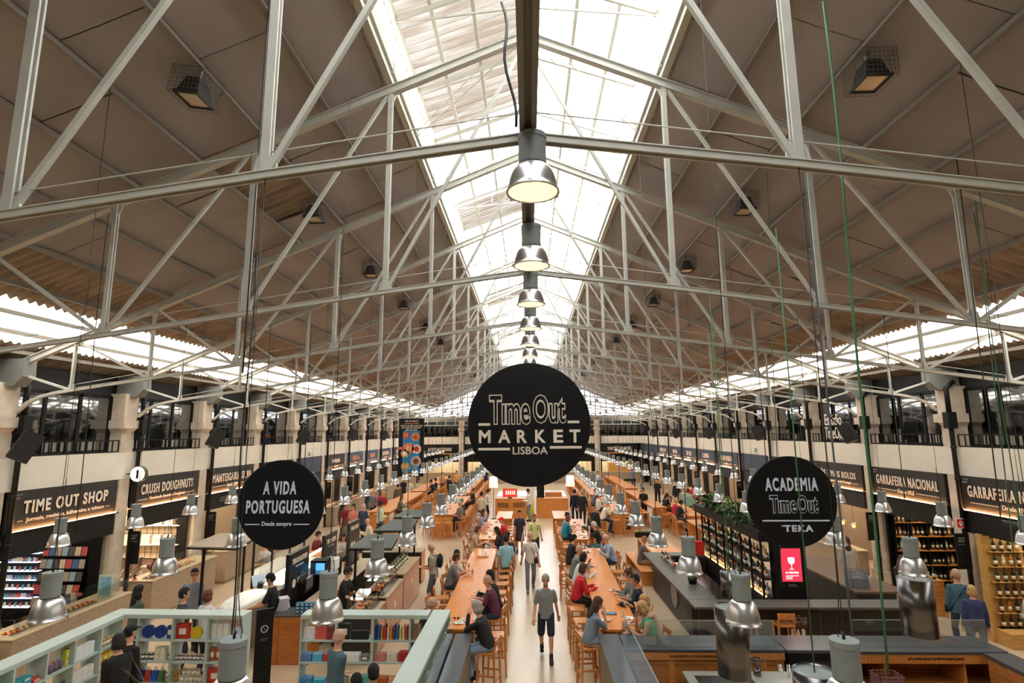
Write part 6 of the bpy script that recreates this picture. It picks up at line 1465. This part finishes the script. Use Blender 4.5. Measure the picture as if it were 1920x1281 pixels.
def tboard(label, y0, y1, x, z0, z1, s1, s2, faint=None):
    yc = (y0+y1)/2; o = thing('menu_board', label, 'menu board', (x,yc,0)); L = (y1-y0)/2; part('board', MB().box(-.05,.05,-L,L,z0,z1), mat('board_black',(.10,.10,.10),.35), o)
    W_ = lambda y, z: Matrix(((0,0,1,.052),(1,0,0,y),(0,1,0,z),(0,0,0,1)))
    text(s1, W_(0,z1-.2), L*1.5, .13, lw, o, bold=.03); text(s2, W_(0,z1-.34), L*.8, .05, lets, o)
    text('PASTÉIS\nDE BACALHAU\ncom queijo\nda serra', W_(L*.45,z1-.68), L*.6, .28, graylet, o)
    part('fish_drawing', MB().lathe([(0,.052),(.10,.052),(.10,.055),(0,.055)], n=20, T=Matrix.Translation((0,-L*.5,z1-.72)) @ Matrix.Rotation(PI/2,4,'Y') , sm=False).lathe([(0,.052),(.07,.052),(.07,.055),(0,.055)], n=20, T=Matrix.Translation((0,-L*.05,z1-.70)) @ Matrix.Rotation(PI/2,4,'Y'), sm=False), lw, o)
    part('foot', MB().box(-.06,.06,-L,L,0,z0), dk, o)
tboard('black menu board reading TERRA DO BACALHAU, nearest of three on the left island', 13.9,15.1,-5.85,.75,2.0,'TERRA DO BACALHAU','Pastelaria')
tboard('black menu board reading TERRA DO BACALHAU, middle of three on the left island', 16.4,17.4,-5.9,.75,2.0,'TERRA DO BACALHAU','Pastelaria')
tboard('black menu board, farthest of three on the left island', 18.6,19.7,-5.9,.75,2.0,'PREGARIA','')
for (px,py,z,w_,d_,h_,m_,l_,nm) in ((560,1107,1.0,.55,.45,.35,steel,'steel oven box with round black knob on the left island','steel_oven'),(587,1080,1.15,.6,.5,.12,steel,'flat steel appliance behind the oven on the left island','steel_appliance'),(620,1065,1.05,.38,.4,.3,cer,'white lidded box on the left island','white_box'),(640,1110,.98,.5,.4,.12,wn,'wooden crate of loaves on the left island','bread_crate')):
    q = at(px,py,z); tag(MB().bbox(q.x-w_/2,q.x+w_/2,q.y-d_/2,q.y+d_/2,z-.02,z+h_-.02,.015).box(q.x-w_/2+.03,q.x+w_/2-.03,q.y-d_/2+.03,q.y+d_/2-.03,0,z-.02).build(nm, m_), l_, nm.replace('_',' '))
q = at(600,1090,1.0); t = thing('drinks_fridge','small lit glass fridge with blue glow on the left island','fridge',(q.x,q.y,0)); part('plinth', MB().box(-.2,.2,-.2,.2,0,1.0), dk, t); part('cabinet', MB().box(-.2,.2,-.2,.2,1.0,1.03).box(-.2,.2,-.2,.2,1.5,1.56).box(-.2,-.18,-.2,.2,1.03,1.5).box(.18,.2,-.2,.2,1.03,1.5).box(-.2,.2,.18,.2,1.03,1.5), black2, t); part('lit_interior', MB().box(-.17,.17,.1,.12,1.04,1.49), mat('blue_lit',(.5,.8,.95),.5,emit=1.3,ecol=(.45,.78,1)), t); part('glass_door', MB().box(-.18,.18,-.2,-.195,1.03,1.5), glassc, t)
for i in range(8): put('bottle',(.1,.3,.55),.06,.06,.2, Matrix.Translation((q.x-.12+.08*(i%4),q.y-.02-.1*(i//4),1.031)), 'dark blue bottle inside the small lit fridge', 'bottles in the small lit fridge')
q = at(487,1098,1.05); t = thing('till_screen','tilted touch screen till on the left island','till',(q.x,q.y,.98),1.0); part('stand', MB().bar((0,0,0),(0,-.05,.15),.1), black2, t); part('screen', MB().box(-.17,.17,-.02,.0,.08,.34, Matrix.Rotation(-.4,4,'X')), mat('till_face',(.55,.62,.68),.3,emit=.3), t)
icem = mat('crushed_ice', (.90,.90,.88), .4, noise=.08, nscale=30, bump=.6)
o = thing('fish_counter','pale domed ice counter of the left island beside the aisle','counter',(-6.95,14.1,0)); part('counter_body', MB().bbox(-.45,.45,-1.0,1.0,0,.92,.01), ter, o); part('ice_bed', MB().ell((0,0,.9),.4,.9,.16,20,12), icem, o); part('tap', MB().tube([(-.3,.2,1.0),(-.3,.2,1.3)],.025,10), alu, o)
o = thing('lit_display_counter','long bright glass display counter on the wall side of the left island','counter',(-6.95,17.0,0)); part('counter_body', MB().bbox(-.4,.4,-1.7,1.7,0,.85,.01), dk, o); part('display_bed', MB().box(-.38,.38,-1.68,1.68,.85,.95), icem, o); part('glass_front', MB().box(-.42,-.40,-1.7,1.7,.85,1.5), glassc, o)
for y_ in (-1.7,-.6,.6,1.7): part('post', MB().box(-.44,-.39,y_-.025,y_+.025,0,2.1), black2, o)
part('strip_light', MB().box(.25,.35,-1.6,1.6,1.25,1.28), mat('strip_white',(1,.93,.8),.5,emit=5,ecol=(1,.88,.68)), o)
l = bpy.data.lights.new('display_light','AREA'); l.shape='RECTANGLE'; l.size=.5; l.size_y=3; l.energy=30; l.color=(1,.86,.66); lo = bpy.data.objects.new('display_light', l); C.objects.link(lo); lo.location=(-6.9,15.6,2.05)
tag(MB().bbox(-7.9,-7.2,19.6,20.5,0,.78,.01).build('side_table', wn), 'small oak table in front of the man in dark red', 'table')
# ================================================================== RIGHT BAR ISLAND
slate = mat('slate_worktop', (.34,.33,.31), .4, noise=.12, nscale=6); panel = mat('dark_brown_panel', (.14,.115,.10), .5, noise=.15, nscale=6, nstretch=(1,1,8)); browntop = mat('brown_worktop', (.42,.33,.26), .4, noise=.1, nscale=8)
def barc(label, x0, x1, y0, y1, m1=slate, h=1.1, over=.28, side='x-'):
    xc, yc = (x0+x1)/2,(y0+y1)/2; o = thing('bar_counter', label, 'bar counter', (xc,yc,0)); w, L = (x1-x0)/2,(y1-y0)/2; a = [-w,w,-L,L]
    if side=='x-': a[0] += over
    if side=='y-': a[2] += over
    if side=='x+': a[1] -= over
    part('counter_body', MB().box(a[0],a[1],a[2],a[3],.0,h-.05), panel, o); part('counter_top', MB().bbox(-w,w,-L,L,h-.05,h,.004), m1, o); return o
b1 = barc('long dark bar counter facing the central tables', 3.55,4.2,13.6,18.6)
part('round_logo', MB().lathe([(0,0),(.33,0),(.33,.01),(0,.01)], n=36, T=Matrix.Translation((-.055,-.2,.58)) @ Matrix.Rotation(-PI/2,4,'Y'), sm=False), mat('pale_logo_disc',(.55,.52,.47),.5), b1)
b2 = barc('dark bar counter front facing the camera', 3.55,8.25,13.0,13.58,side='y-')
TB = lambda x,z: Matrix.Translation((x-5.9,-.012,z)) @ TI
text('T\u0131meOut', TB(5.80,.76), .5, .2, lw, b2, 'logo_outline', bold=.06, ext=.003); text('T\u0131meOut', TB(5.80,.76) @ Matrix.Translation((0,0,.006)), .48, .185, black2, b2, 'logo_infill', bold=.01, ext=.003)
part('red_rule', MB().box(-.35,.16,-.016,-.012,.62,.63), redm, b2); text('BAR', TB(5.86,.47), .34, .2, lw, b2, bold=.04)
for x0,x1 in ((3.7,5.0),(6.35,8.1)): part('panel_trim', MB().bar((x0-5.9,-.014,.95),(x1-5.9,-.014,.95),.01).bar((x0-5.9,-.014,.1),(x0-5.9,-.014,.95),.01).bar((x1-5.9,-.014,.1),(x1-5.9,-.014,.95),.01), mat('thin_trim',(.45,.42,.38),.4), b2)
barc('brown topped bar counter on the wall side of the bar island', 7.7,8.9,14.2,18.0,browntop,side='x+')
barc('bar counter at the far end of the bar island', 4.25,5.35,18.1,18.6,slate,side='y+')
# back shelf
t = thing('bottle_rack','tall black bottle rack in the middle of the bar island','bottle rack',(5.72,16.6,0))
part('base_cabinet', MB().box(-.3,.3,-2.6,2.6,0,.98), black2, t)
for z in (1.0,1.42,1.84): part('shelf', MB().box(-.26,.26,-2.6,2.6,z-.02,z), black2, t)
part('shelf_light', MB().box(-.2,-.14,-2.5,2.5,1.0,1.006), mat('amber_strip',(1,.85,.55),.5,emit=6,ecol=(1,.8,.45)), t)
for i in range(9): part('post', MB().box(-.29,-.25,-2.6+i*.65-.02,-2.6+i*.65+.02,0,2.45), black2, t)
part('top_trough', MB().box(-.32,.32,-2.65,2.65,2.28,2.5), black2, t)
bcol = [(.25,.13,.06),(.12,.22,.12),(.60,.62,.62),(.72,.45,.15),(.08,.08,.09),(.75,.72,.68),(.40,.15,.10),(.85,.80,.60),(.20,.45,.25)]
bn = ['brown','green','clear','amber','black','frosted','red','pale yellow','emerald']
nb = 0
for lv, z in enumerate((1.001,1.421,1.841)):
    for i in range(48):
        y_ = 14.1+i*.105; c = R.randrange(9)
        if abs((y_-14.0) % .65) < .03: continue
        put('bottle', bcol[c], .075, .075, (.26,.30,.33)[c%3], Matrix.Translation((5.72-.12+R.uniform(-.03,.03), y_, z)), '%s bottle on the %s shelf of the bar rack' % (bn[c], ('lower','middle','upper')[lv]), '%s bottles on the %s shelf of the bar rack' % (bn[c], ('lower','middle','upper')[lv])); nb += 1
def bush(label, x, y, z, r, n, m_, big=False):
    o = thing('potted_plant', label, 'plant', (x,y,z)); part('pot', MB().lathe([(0,0),(.09,0),(.12,.16),(.1,.16),(0,.14)], n=14), black2, o); mb = MB()
    for i in range(n):
        a = R.uniform(0,6.28); e = R.uniform(-.3,1.2); l = r*R.uniform(.5,1.05); d = V((math.cos(a)*math.cos(e),math.sin(a)*math.cos(e),math.sin(e))); s_ = d.cross(V((0,0,1))).normalized()*(.05 if big else .018)*R.uniform(.7,1.2)
        b = V((0,0,.14)); st = b+d*l*.45; mid = b+d*l*.75+V((0,0,.02)); e_ = b+d*l+V((0,0,-.12*l))
        mb.bar(b, st, .006); mb.add([st,mid-s_,mid+s_,e_],[(0,1,3,2)],False)
    part('leaves', mb, m_, o)
for i,(y_,r,m_,bg) in enumerate(((14.3,.5,leafl,True),(14.9,.45,leaf,False),(15.5,.55,leaf,True),(16.1,.5,leafd,True),(16.8,.5,leafl,False),(17.4,.5,leafd,True),(18.0,.5,leaf,True),(18.7,.45,leafd,True))):
    bush('%s leafy plant from the camera on top of the bar bottle rack' % ORD[i], 5.72, y_, 2.5, r, 90 if not bg else 60, m_, bg)
t = thing('advert_screen','black column with a lit pink wine advert screen on the bar','screen',(6.08,13.95,0)); part('column', MB().box(-.34,.34,-.1,.3,0,2.35), black2, t)
z0, z1 = aty(1480,1091,13.84).z, 2.15; xc_ = aty(1484,1060,13.84).x-6.08
part('screen', MB().box(xc_-.23,xc_+.23,-.11,-.1,z0,z1), mat('pink_screen',(.88,.25,.35),.3,emit=.75,ecol=(.92,.22,.33)), t); TS = lambda z: Matrix.Translation((xc_,-.113,z)) @ TI
sw = mat('screen_white2',(.98,.95,.95),.4,emit=.9)
part('wine_glass_icon', MB().lathe([(0,.0),(.075,.0),(.075,.004),(0,.004)], n=24, T=Matrix.Translation((xc_,-.112,z0+.46)) @ TI, sm=False).box(xc_-.075,xc_+.075,-.116,-.112,z0+.46,z0+.54).box(xc_-.008,xc_+.008,-.116,-.112,z0+.28,z0+.4).box(xc_-.05,xc_+.05,-.116,-.112,z0+.265,z0+.285), sw, t)
text('ALL THESE WINES', TS(z0+.2), .3, .045, sw, t, bold=.02, name='screen_lettering'); text('served by the glass at the bar\nred white rose\nask for the list', TS(z0+.1), .3, .09, sw, t, name='screen_small_lettering')
text('drink responsibly\nbeba com moderação', TS(z0-.08), .2, .06, graylet, t, name='column_lettering')
def baskets(x, y, z, label, m_):
    o = thing('plastic_crate', label, 'crate', (x,y,z)); mb = MB(); 
    for s_ in (-1,1): 
        for k in range(4): mb.bar((s_*.2,-.15,.03+k*.05),(s_*.2,.15,.03+k*.05),.012); mb.bar((-.2,s_*.15,.03+k*.05),(.2,s_*.15,.03+k*.05),.012)
        for k in range(7): mb.bar((-.2+k*.066,s_*.15,0),(-.2+k*.066,s_*.15,.2),.01); mb.bar((s_*.2,-.15+k*.05,0),(s_*.2,-.15+k*.05,.2),.01)
    mb.box(-.2,.2,-.15,.15,0,.012); part('grid', mb, m_, o)
q = at(1575,1105,1.1); baskets(7.95,14.6,1.1,'grey plastic dish crate on the brown bar counter', mat('crate_grey',(.45,.48,.5),.5)); baskets(7.95,14.6,1.31,'grey plastic dish crate stacked on another on the brown bar counter', _mats['crate_grey'])
tag(MB().lathe([(0,1.1),(.07,1.1),(.07,1.28),(0,1.28)],c=(8.25,14.75,0),n=18).build('paper_roll',cer),'white paper roll beside the dish crates','paper roll')
for i in range(10): glassofj(8.45+.1*(i%2), 15.1+.12*(i//2), 1.1, 'upturned wine glass on the brown bar counter, %s from the camera' % ORD[i])
for i in range(10): put('bottle', bcol[(i*4)%9], .08,.08,.2, Matrix.Translation((4.0+.08*(i%2),17.9-i*.12,1.101)), 'short bottle on the long bar counter, %s from the far end' % ORD[i], 'short bottles on the long bar counter')
for i,(y_,m_) in enumerate(((17.4,org),(16.5,org))):
    t = thing('fruit_bowl','glass tub of orange slices on the bar counter, %s one' % ('farther','nearer')[i],'bowl',(4.0,y_,1.1)); part('bowl', MB().lathe([(0,0),(.08,0),(.11,.14),(.10,.14),(.07,.01)],n=18), glassc, t); mm = MB(); [mm.ell((R.uniform(-.05,.05),R.uniform(-.05,.05),.05+R.uniform(0,.08)),.035,.035,.03,8,6) for _ in range(9)]; part('fruit', mm, mat('orange_fruit',(.9,.38,.15),.5), t)
bush('small green herb pot on the long bar counter', 4.05, 14.9, 1.1, .18, 60, leaf)
isl('black work counter inside the bar island behind the long counter', 4.45,4.9,14.0,17.9,.9,dk,steel)
tag(MB().bbox(5.0,5.35,18.15,18.35,1.1,1.5,.01).build('red_poster_box', redm), 'red poster box at the far end of the bar', 'box')
# ================================================================== ACADEMY KITCHEN AND DARK TOPS IN FRONT
slb = mat('blue_slate_top', (.27,.29,.31), .3, noise=.12, nscale=5); oakf = wood('academy_oak', (.78,.50,.26), scale=1.6, stretch=(1.2,8,8), rough=.4, amt=.25, plank=.28)
def slabc(label, x0, x1, y0, y1, body=oakf, h=1.1, name='academy_counter'):
    xc, yc = (x0+x1)/2,(y0+y1)/2; o = thing(name, label, 'counter', (xc,yc,0)); w, L = (x1-x0)/2,(y1-y0)/2
    part('counter_body', MB().box(-w+.03,w-.03,-L+.03,L-.03,0,h-.05), body, o); part('counter_top', MB().bbox(-w,w,-L,L,h-.05,h,.004), slb, o); return o
dko = mat('dark_counter_side', (.40,.36,.31), .4, noise=.1, nscale=5, nstretch=(1,1,6))
slabc('dark topped counter beside the mint shelves on the aisle', -1.46,-1.14,6.8,11.35, dko, name='aisle_counter')
slabc('dark topped academy counter along the right of the aisle', 1.24,1.62,6.8,11.35, dko)
o = slabc('dark topped academy counter crossing before the bar, oak inside', 1.64,4.42,10.6,11.3)
part('oak_rail', MB().box(-1.35,1.37,-.35,-.32,.93,1.06), wn, o)
for x_ in (-.6,.3,1.0): part('oak_stile', MB().box(x_-.05,x_+.05,-.335,-.32,.05,.93), wn, o)
text('#ACADEMIATIMEOUT  #TIMEOUTMARKETLISBOA', Matrix.Translation((-.2,-.352,.99)) @ TI, .85, .04, mat('burnt_lettering',(.22,.12,.06),.7), o)
o = thing('academy_display','black academy display front reading WORKSHOP','display',(4.98,10.95,0)); part('panel', MB().box(-.52,.52,-.35,.35,0,1.05), black2, o); part('top_board', MB().box(-.54,.54,-.36,.36,1.05,1.1), slb, o); part('dark_screen', MB().box(-.4,.42,-.355,-.35,.5,.92), mat('navy_screen',(.05,.06,.10),.3), o)
text('ACADEMIA', Matrix.Translation((.03,-.36,.84)) @ TI, .2, .045, graylet, o, bold=.03); text('TimeOut', Matrix.Translation((.03,-.36,.78)) @ TI, .17, .05, graylet, o); text('WORKSHOP', Matrix.Translation((.03,-.36,.55)) @ TI, .34, .08, lw, o, bold=.03)
o = thing('academy_shelf_counter','dark topped oak counter with open shelves at the right of the academy','counter',(6.85,10.95,0))
part('counter_top', MB().bbox(-1.33,1.33,-.4,.36,1.05,1.1,.004), slb, o); part('back_panel', MB().box(-1.3,1.3,.28,.33,0,1.05), oakf, o); part('oak_rail', MB().box(-1.3,1.3,-.39,-.35,.9,1.05), wn, o)
for z in (.05,.5): part('shelf', MB().box(-1.3,1.3,-.33,.28,z-.03,z), wn, o)
for x_ in (-1.28,-.75,.6,1.28): part('divider', MB().box(x_-.02,x_+.02,-.34,.28,0,.92), wn, o)
text('#ACADEMIATIMEOUT  #TIMEOUTMARKETLISBOA', Matrix.Translation((.1,-.392,.98)) @ TI, .95, .04, _mats['burnt_lettering'], o)
slabc('dark topped academy counter running towards the camera at far right', 7.72,8.18,6.6,10.5)
for i,(px) in enumerate((1745,1810)):
    q = at(px,1252,.62); o = thing('wooden_footstool','small square oak footstool under the academy shelf counter, %s one' % ('left','right')[i],'stool',(q.x,10.1,0)); part('seat', MB().bbox(-.17,.17,-.17,.17,.58,.62,.006), wn, o)
    for a in (-1,1):
        for b in (-1,1): part('leg', MB().bar((a*.15,b*.15,0),(a*.13,b*.13,.59),.03), wn, o)
    part('stretcher', MB().bar((-.14,-.14,.25),(.14,-.14,.25),.02,.03).bar((-.14,.14,.25),(.14,.14,.25),.02,.03), wn, o)
o = thing('kitchen_island','steel topped teaching kitchen island at the bottom edge','kitchen island',(3.75,9.65,0)); part('body', MB().box(-1.2,1.1,-.6,.5,0,.87), dk, o); part('worktop', MB().bbox(-1.25,1.15,-.65,.55,.87,.91,.004), mat('pale_steel_top',(.66,.66,.62),.3,metal=.4), o); part('hob', MB().box(-1.1,-.2,-.4,.35,.91,.918), crd, o)
for i in range(8): q = at(1465+14*(i%4)+R.uniform(-3,3),1262+8*(i//4),.91); glassofj(q.x,q.y,.91,'empty tumbler on the teaching kitchen island, %s from the left' % ORD[i])
q = at(1420,1266,.91); t = thing('utensil_pot','pot of steel kitchen utensils on the teaching kitchen island','utensils',(q.x,q.y,.91)); part('pot', MB().lathe([(0,0),(.06,0),(.06,.1),(.055,.1)],n=16), steel, t); mm = MB()
for i in range(9): a = i*.7; mm.tube([(0,0,.02),(math.cos(a)*.07,math.sin(a)*.07,.22)],.005,6); mm.ell((math.cos(a)*.075,math.sin(a)*.075,.24),.02,.01,.03,8,6)
part('utensils', mm, steel, t)
q = at(1809,1268,.95); t = thing('kitchen_roll','white kitchen roll on a holder at the academy','kitchen roll',(q.x,9.0,.0)); part('side_table', MB().box(-.5,.9,-.5,.3,0,.88), dk, t); part('roll', MB().lathe([(.02,.88),(.06,.88),(.06,1.12),(.02,1.12)],n=20), cer, t); part('pin', MB().tube([(0,0,.88),(0,0,1.15)],.008,6), steel, t)
q = at(1662,1262,.9); baskets(q.x,q.y,.7,'reddish grey crate inside the academy kitchen', mat('crate_red',(.48,.32,.30),.5)); tag(MB().box(q.x-.25,q.x+.25,q.y-.2,q.y+.2,0,.7).build('crate_stand', dk), 'dark stand under the reddish crate', 'stand')
# stainless extractor canisters hanging
def canister(px, py0, py1, y, wpx, label, sq=False):
    a = aty(px,py0,y); b = aty(px,py1,y); r = wpx/2*(y*.985)/1044*.97; o = thing('steel_canister', label, 'canister', (a.x,y,b.z)); h = a.z-b.z
    part('cylinder', MB().lathe([(r*.98,0),(r,.0),(r,h),(r*.97,h),(r*.97,.01)], n=40), steel, o); part('top_plate', MB().lathe([(r*.35,h-.02),(r*.95,h-.02),(r*.95,h-.012),(r*.35,h-.012)], n=36).box(-r*.7,r*.7,-.02,.02,h-.03,h-.015), grey_h, o)
    part('cable', MB().tube([(0,0,h-.02),(0,0,6.6-b.z)],.006,6), cab, o)
canister(1369,1137,1266,6.7,57,'tall stainless steel canister hanging behind the nearest right pendant lamp')
canister(1368,1072,1118,8.3,34,'smaller stainless steel canister hanging behind the nearest right pendant lamp')
canister(1714,1084,1190,8.05,56,'tall stainless steel canister hanging below a pendant lamp at far right')
canister(1527,1258,1330,4.6,74,'stainless steel canister with pale top plate at the bottom edge')
# glass screens on the counters in front
gp = glassy('clear_screen_glass', (.90,.93,.94), .07)
for x0,x1,y0,y1,z0,z1,l in ((1.58,1.60,7.2,10.55,1.1,1.75,'clear glass screen along the right aisle counter'),(2.0,4.3,10.7,10.715,1.1,1.55,'clear glass screen on the counter crossing before the bar'),(5.7,8.0,10.75,10.765,1.1,1.55,'clear glass screen on the right academy counter')):
    o = thing('glass_screen', l, 'glass screen', (0,0,0)); part('pane', MB().box(x0,x1,y0,y1,z0,z1), gp, o); part('edge', MB().bar((x0,y0,z1),(x0 if x1-x0<.1 else x1,y1 if x1-x0<.1 else y0,z1),.008), mat('glass_edge',(.62,.68,.66),.3), o)
# ================================================================== SHOPS
def bottlerow(M_, n, z, sp, where, lab):
    for i in range(n):
        c = R.choice([0,1,4,1,4,3,7]); put('bottle', bcol[c], .078,.078,.31, M_ @ Matrix.Translation((i*sp,0,z)), '%s wine bottle %s' % (bn[c], lab), '%s wine bottles %s' % (bn[c], where))
pine = wood('pale_pine', (.78,.60,.33), scale=2, stretch=(1.5,8,8), rough=.5, amt=.2)
o = thing('pine_bottle_display','tall pine panel display of bottles at the far right shop','bottle display',(11.25,14.2,0)); part('panel', MB().box(-.5,.42,0,.05,0,2.35), pine, o); part('base_box', MB().box(-.5,.5,-.5,0,0,.32), pine, o); part('side_post', MB().box(-.56,-.5,-.05,.1,0,2.4), pine, o)
for z in (.32,.66,1.0,1.34,1.68,2.02): part('bracket_shelf', MB().box(-.42,.40,-.12,0,z-.015,z), pine, o); bottlerow(Matrix.Translation((10.95,14.13,0)), 4, z+.001, .18, 'on the pine display', 'on the pine display at shelf height %s' % ('one two three four five six'.split()[int(round((z-.32)/.34))]))
def rack(label, x0, x1, y, levels, n, where, m_=None):
    o = thing('wine_rack', label, 'shelf', ((x0+x1)/2,y,0)); w_ = (x1-x0)/2; part('back_panel', MB().box(-w_,w_,.14,.18,0,2.5), m_ or _mats['shop_dark_wall'], o)
    for i in range(5): xx = -w_+2*w_*i/4; part('upright', MB().box(xx-.015,xx+.015,-.15,.15,0,2.5), black2, o)
    for j, z in enumerate(levels): part('shelf_board', MB().box(-w_,w_,-.16,.15,z-.02,z), wood_l, o); bottlerow(Matrix.Translation((x0+.08,y,0)), n, z+.001, (x1-x0-.16)/n, where, where+', '+ORD[j]+' shelf from below')
rack('wall of wine bottles in the bottle shop of the third right bay', 11.35, 13.3, YK(4)-.35, (.3,.75,1.18,1.6,2.02), 13, 'in the third bay shop')
rack('wall of wine bottles in the bottle shop of the second right bay', 11.9, 14.0, YK(3)-.3, (.35,.8,1.25,1.7,2.1), 12, 'in the second bay shop')
tag(MB().bbox(10.7,11.0,16.0,17.6,0,.9,.01).build('wine_crate_table', wood_l), 'pale wooden crate table in front of the bottle shop', 'table')
for i in range(6): put('bottle', bcol[(1,4,0)[i%3]], .08,.08,.31, Matrix.Translation((10.85,16.15+i*.25,.901)), 'wine bottle on the crate table, %s from the camera' % ORD[i], 'wine bottles on the crate table')
for i in range(4):
    l = bpy.data.lights.new('shelf_light','AREA'); l.size=.6; l.energy=14; l.color=(1,.88,.7); lo = bpy.data.objects.new('shelf_light', l); C.objects.link(lo); lo.location = ((12.2,17.4,2.85),(12.6,13.9,2.85),(11.2,13.5,2.8),(-12.2,13.0,2.85))[i]; lo.rotation_euler=(0,0,0)
# newspaper shop
litw = mat('lit_shelf_edge',(.95,.97,1),.5,emit=1.5,ecol=(.9,.95,1))
NT_ = lambda x_: Matrix.Translation((x_,14.95,0)) @ Matrix.Rotation(-PI/2,4,'Z')
o = thing('cigarette_shelves','black wall unit of lit shelves with small packs in the newspaper shop','shelf',(-13.5,14.95,0),-PI/2); part('cabinet', MB().box(-.1,0,-.75,.75,0,2.6), black2, o)
for j in range(8):
    z = .55+j*.22; part('lit_edge', MB().box(.0,.16,-.72,.72,z-.02,z-.004), litw, o)
    for i in range(19):
        c = R.choice([(.85,.85,.88),(.75,.15,.15),(.2,.3,.6),(.85,.8,.7),(.2,.5,.55)])
        if j in (1,3,5) or i%2 == 0: put('box', c, .05,.03,.1, NT_(-13.5) @ Matrix.Translation((.1,-.66+i*.072,z)) @ Matrix.Rotation(PI/2,4,'Z'), 'small pack on the %s lit shelf of the newspaper shop' % ORD[j], 'small packs on the %s lit shelf' % ORD[j], 'small_pack')
o = thing('magazine_rack','black stepped rack of magazines in the newspaper shop','magazine rack',(-12.1,14.95,0),-PI/2); part('frame', MB().box(-.1,0,-.6,.6,0,2.2), black2, o)
for j in range(5): z = .6+j*.3; part('ledge', MB().box(.0,.2+.05*(4-j),-.6,.6,z-.02,z), black2, o)
for j in range(5):
    for i in range(7): c = [(.7,.65,.6),(.3,.45,.65),(.8,.35,.35),(.85,.8,.7),(.35,.35,.38),(.6,.7,.75)][(i*5+j*2)%6]; put('book', c, .02,.15,.22, NT_(-12.1) @ Matrix.Translation((.14+.05*(4-j),-.52+i*.17,.6+j*.3+.001)) @ Matrix.Rotation(-.15,4,'Y'), 'magazine on the %s ledge of the rack' % ORD[j], 'magazines on the %s ledge of the rack' % ORD[j], 'magazine')
q = V((-10.35,14.0,1.02)); t = thing('poster_stand','small framed blue and white poster on the newspaper shop counter','poster',tuple(q)); part('frame', MB().box(-.16,.16,-.015,.015,0,.5), mat('mint_frame',(.75,.85,.75),.5), t); part('print', MB().box(-.13,.13,-.02,-.015,.04,.46), mat('poster_blue',(.55,.75,.85),.5,noise=.2,nscale=9), t)
# doughnut shop lit wall
o = thing('lit_wall_shelf','bright cream wall shelf with boxes in the doughnut shop','shelf',(-12.6,YK(4)-.12,0),-PI/2); part('wall_board', MB().box(-.04,0,-1.3,1.3,.9,2.9), mat('bright_cream',(.95,.90,.80),.5), o)
for z in (1.35,1.95): part('shelf_board', MB().box(0,.3,-1.2,1.2,z,z+.03), cer, o)
DT = Matrix.Translation((-12.6,YK(4)-.12,0)) @ Matrix.Rotation(-PI/2,4,'Z')
for i in range(12): put('box',(.95,.92,.85),.26,.2,.28, DT @ Matrix.Translation((.14,-1.0+(i//2)*.36,1.381+.6*(i%2))) @ Matrix.Rotation(PI/2,4,'Z'), 'cream box on the lit doughnut shop shelf', 'cream boxes on the doughnut shop shelf')
m = MB(); [m.bar((-13.6+i*.2,YK(4)-.2,.9),(-13.6+i*.2,YK(4)-.2,2.3),.012) for i in range(11)]; [m.bar((-13.6,YK(4)-.2,.9+i*.2),(-11.6,YK(4)-.2,.9+i*.2),.012) for i in range(8)]
tag(m.build('wire_grid', black2), 'black wire grid before the lit wall of the doughnut shop', 'grid')
t = thing('flower_vase','glass vase of dark red flowers on the doughnut counter','flowers',(-10.35,YK(3)+.55,1.02)); part('vase', MB().lathe([(0,0),(.06,0),(.08,.22),(.07,.22)],n=16), glassc, t); mm = MB(); [mm.ell((R.uniform(-.12,.12),R.uniform(-.12,.12),.36+R.uniform(-.08,.12)),.04,.04,.035,8,6) for _ in range(14)]; part('blooms', mm, mat('dark_red_petals',(.45,.06,.10),.6), t); mm = MB(); tuft(mm,(0,0,.15),.04,30,.3,.01,.3); part('stems', mm, leaf, t)
flush_texts()
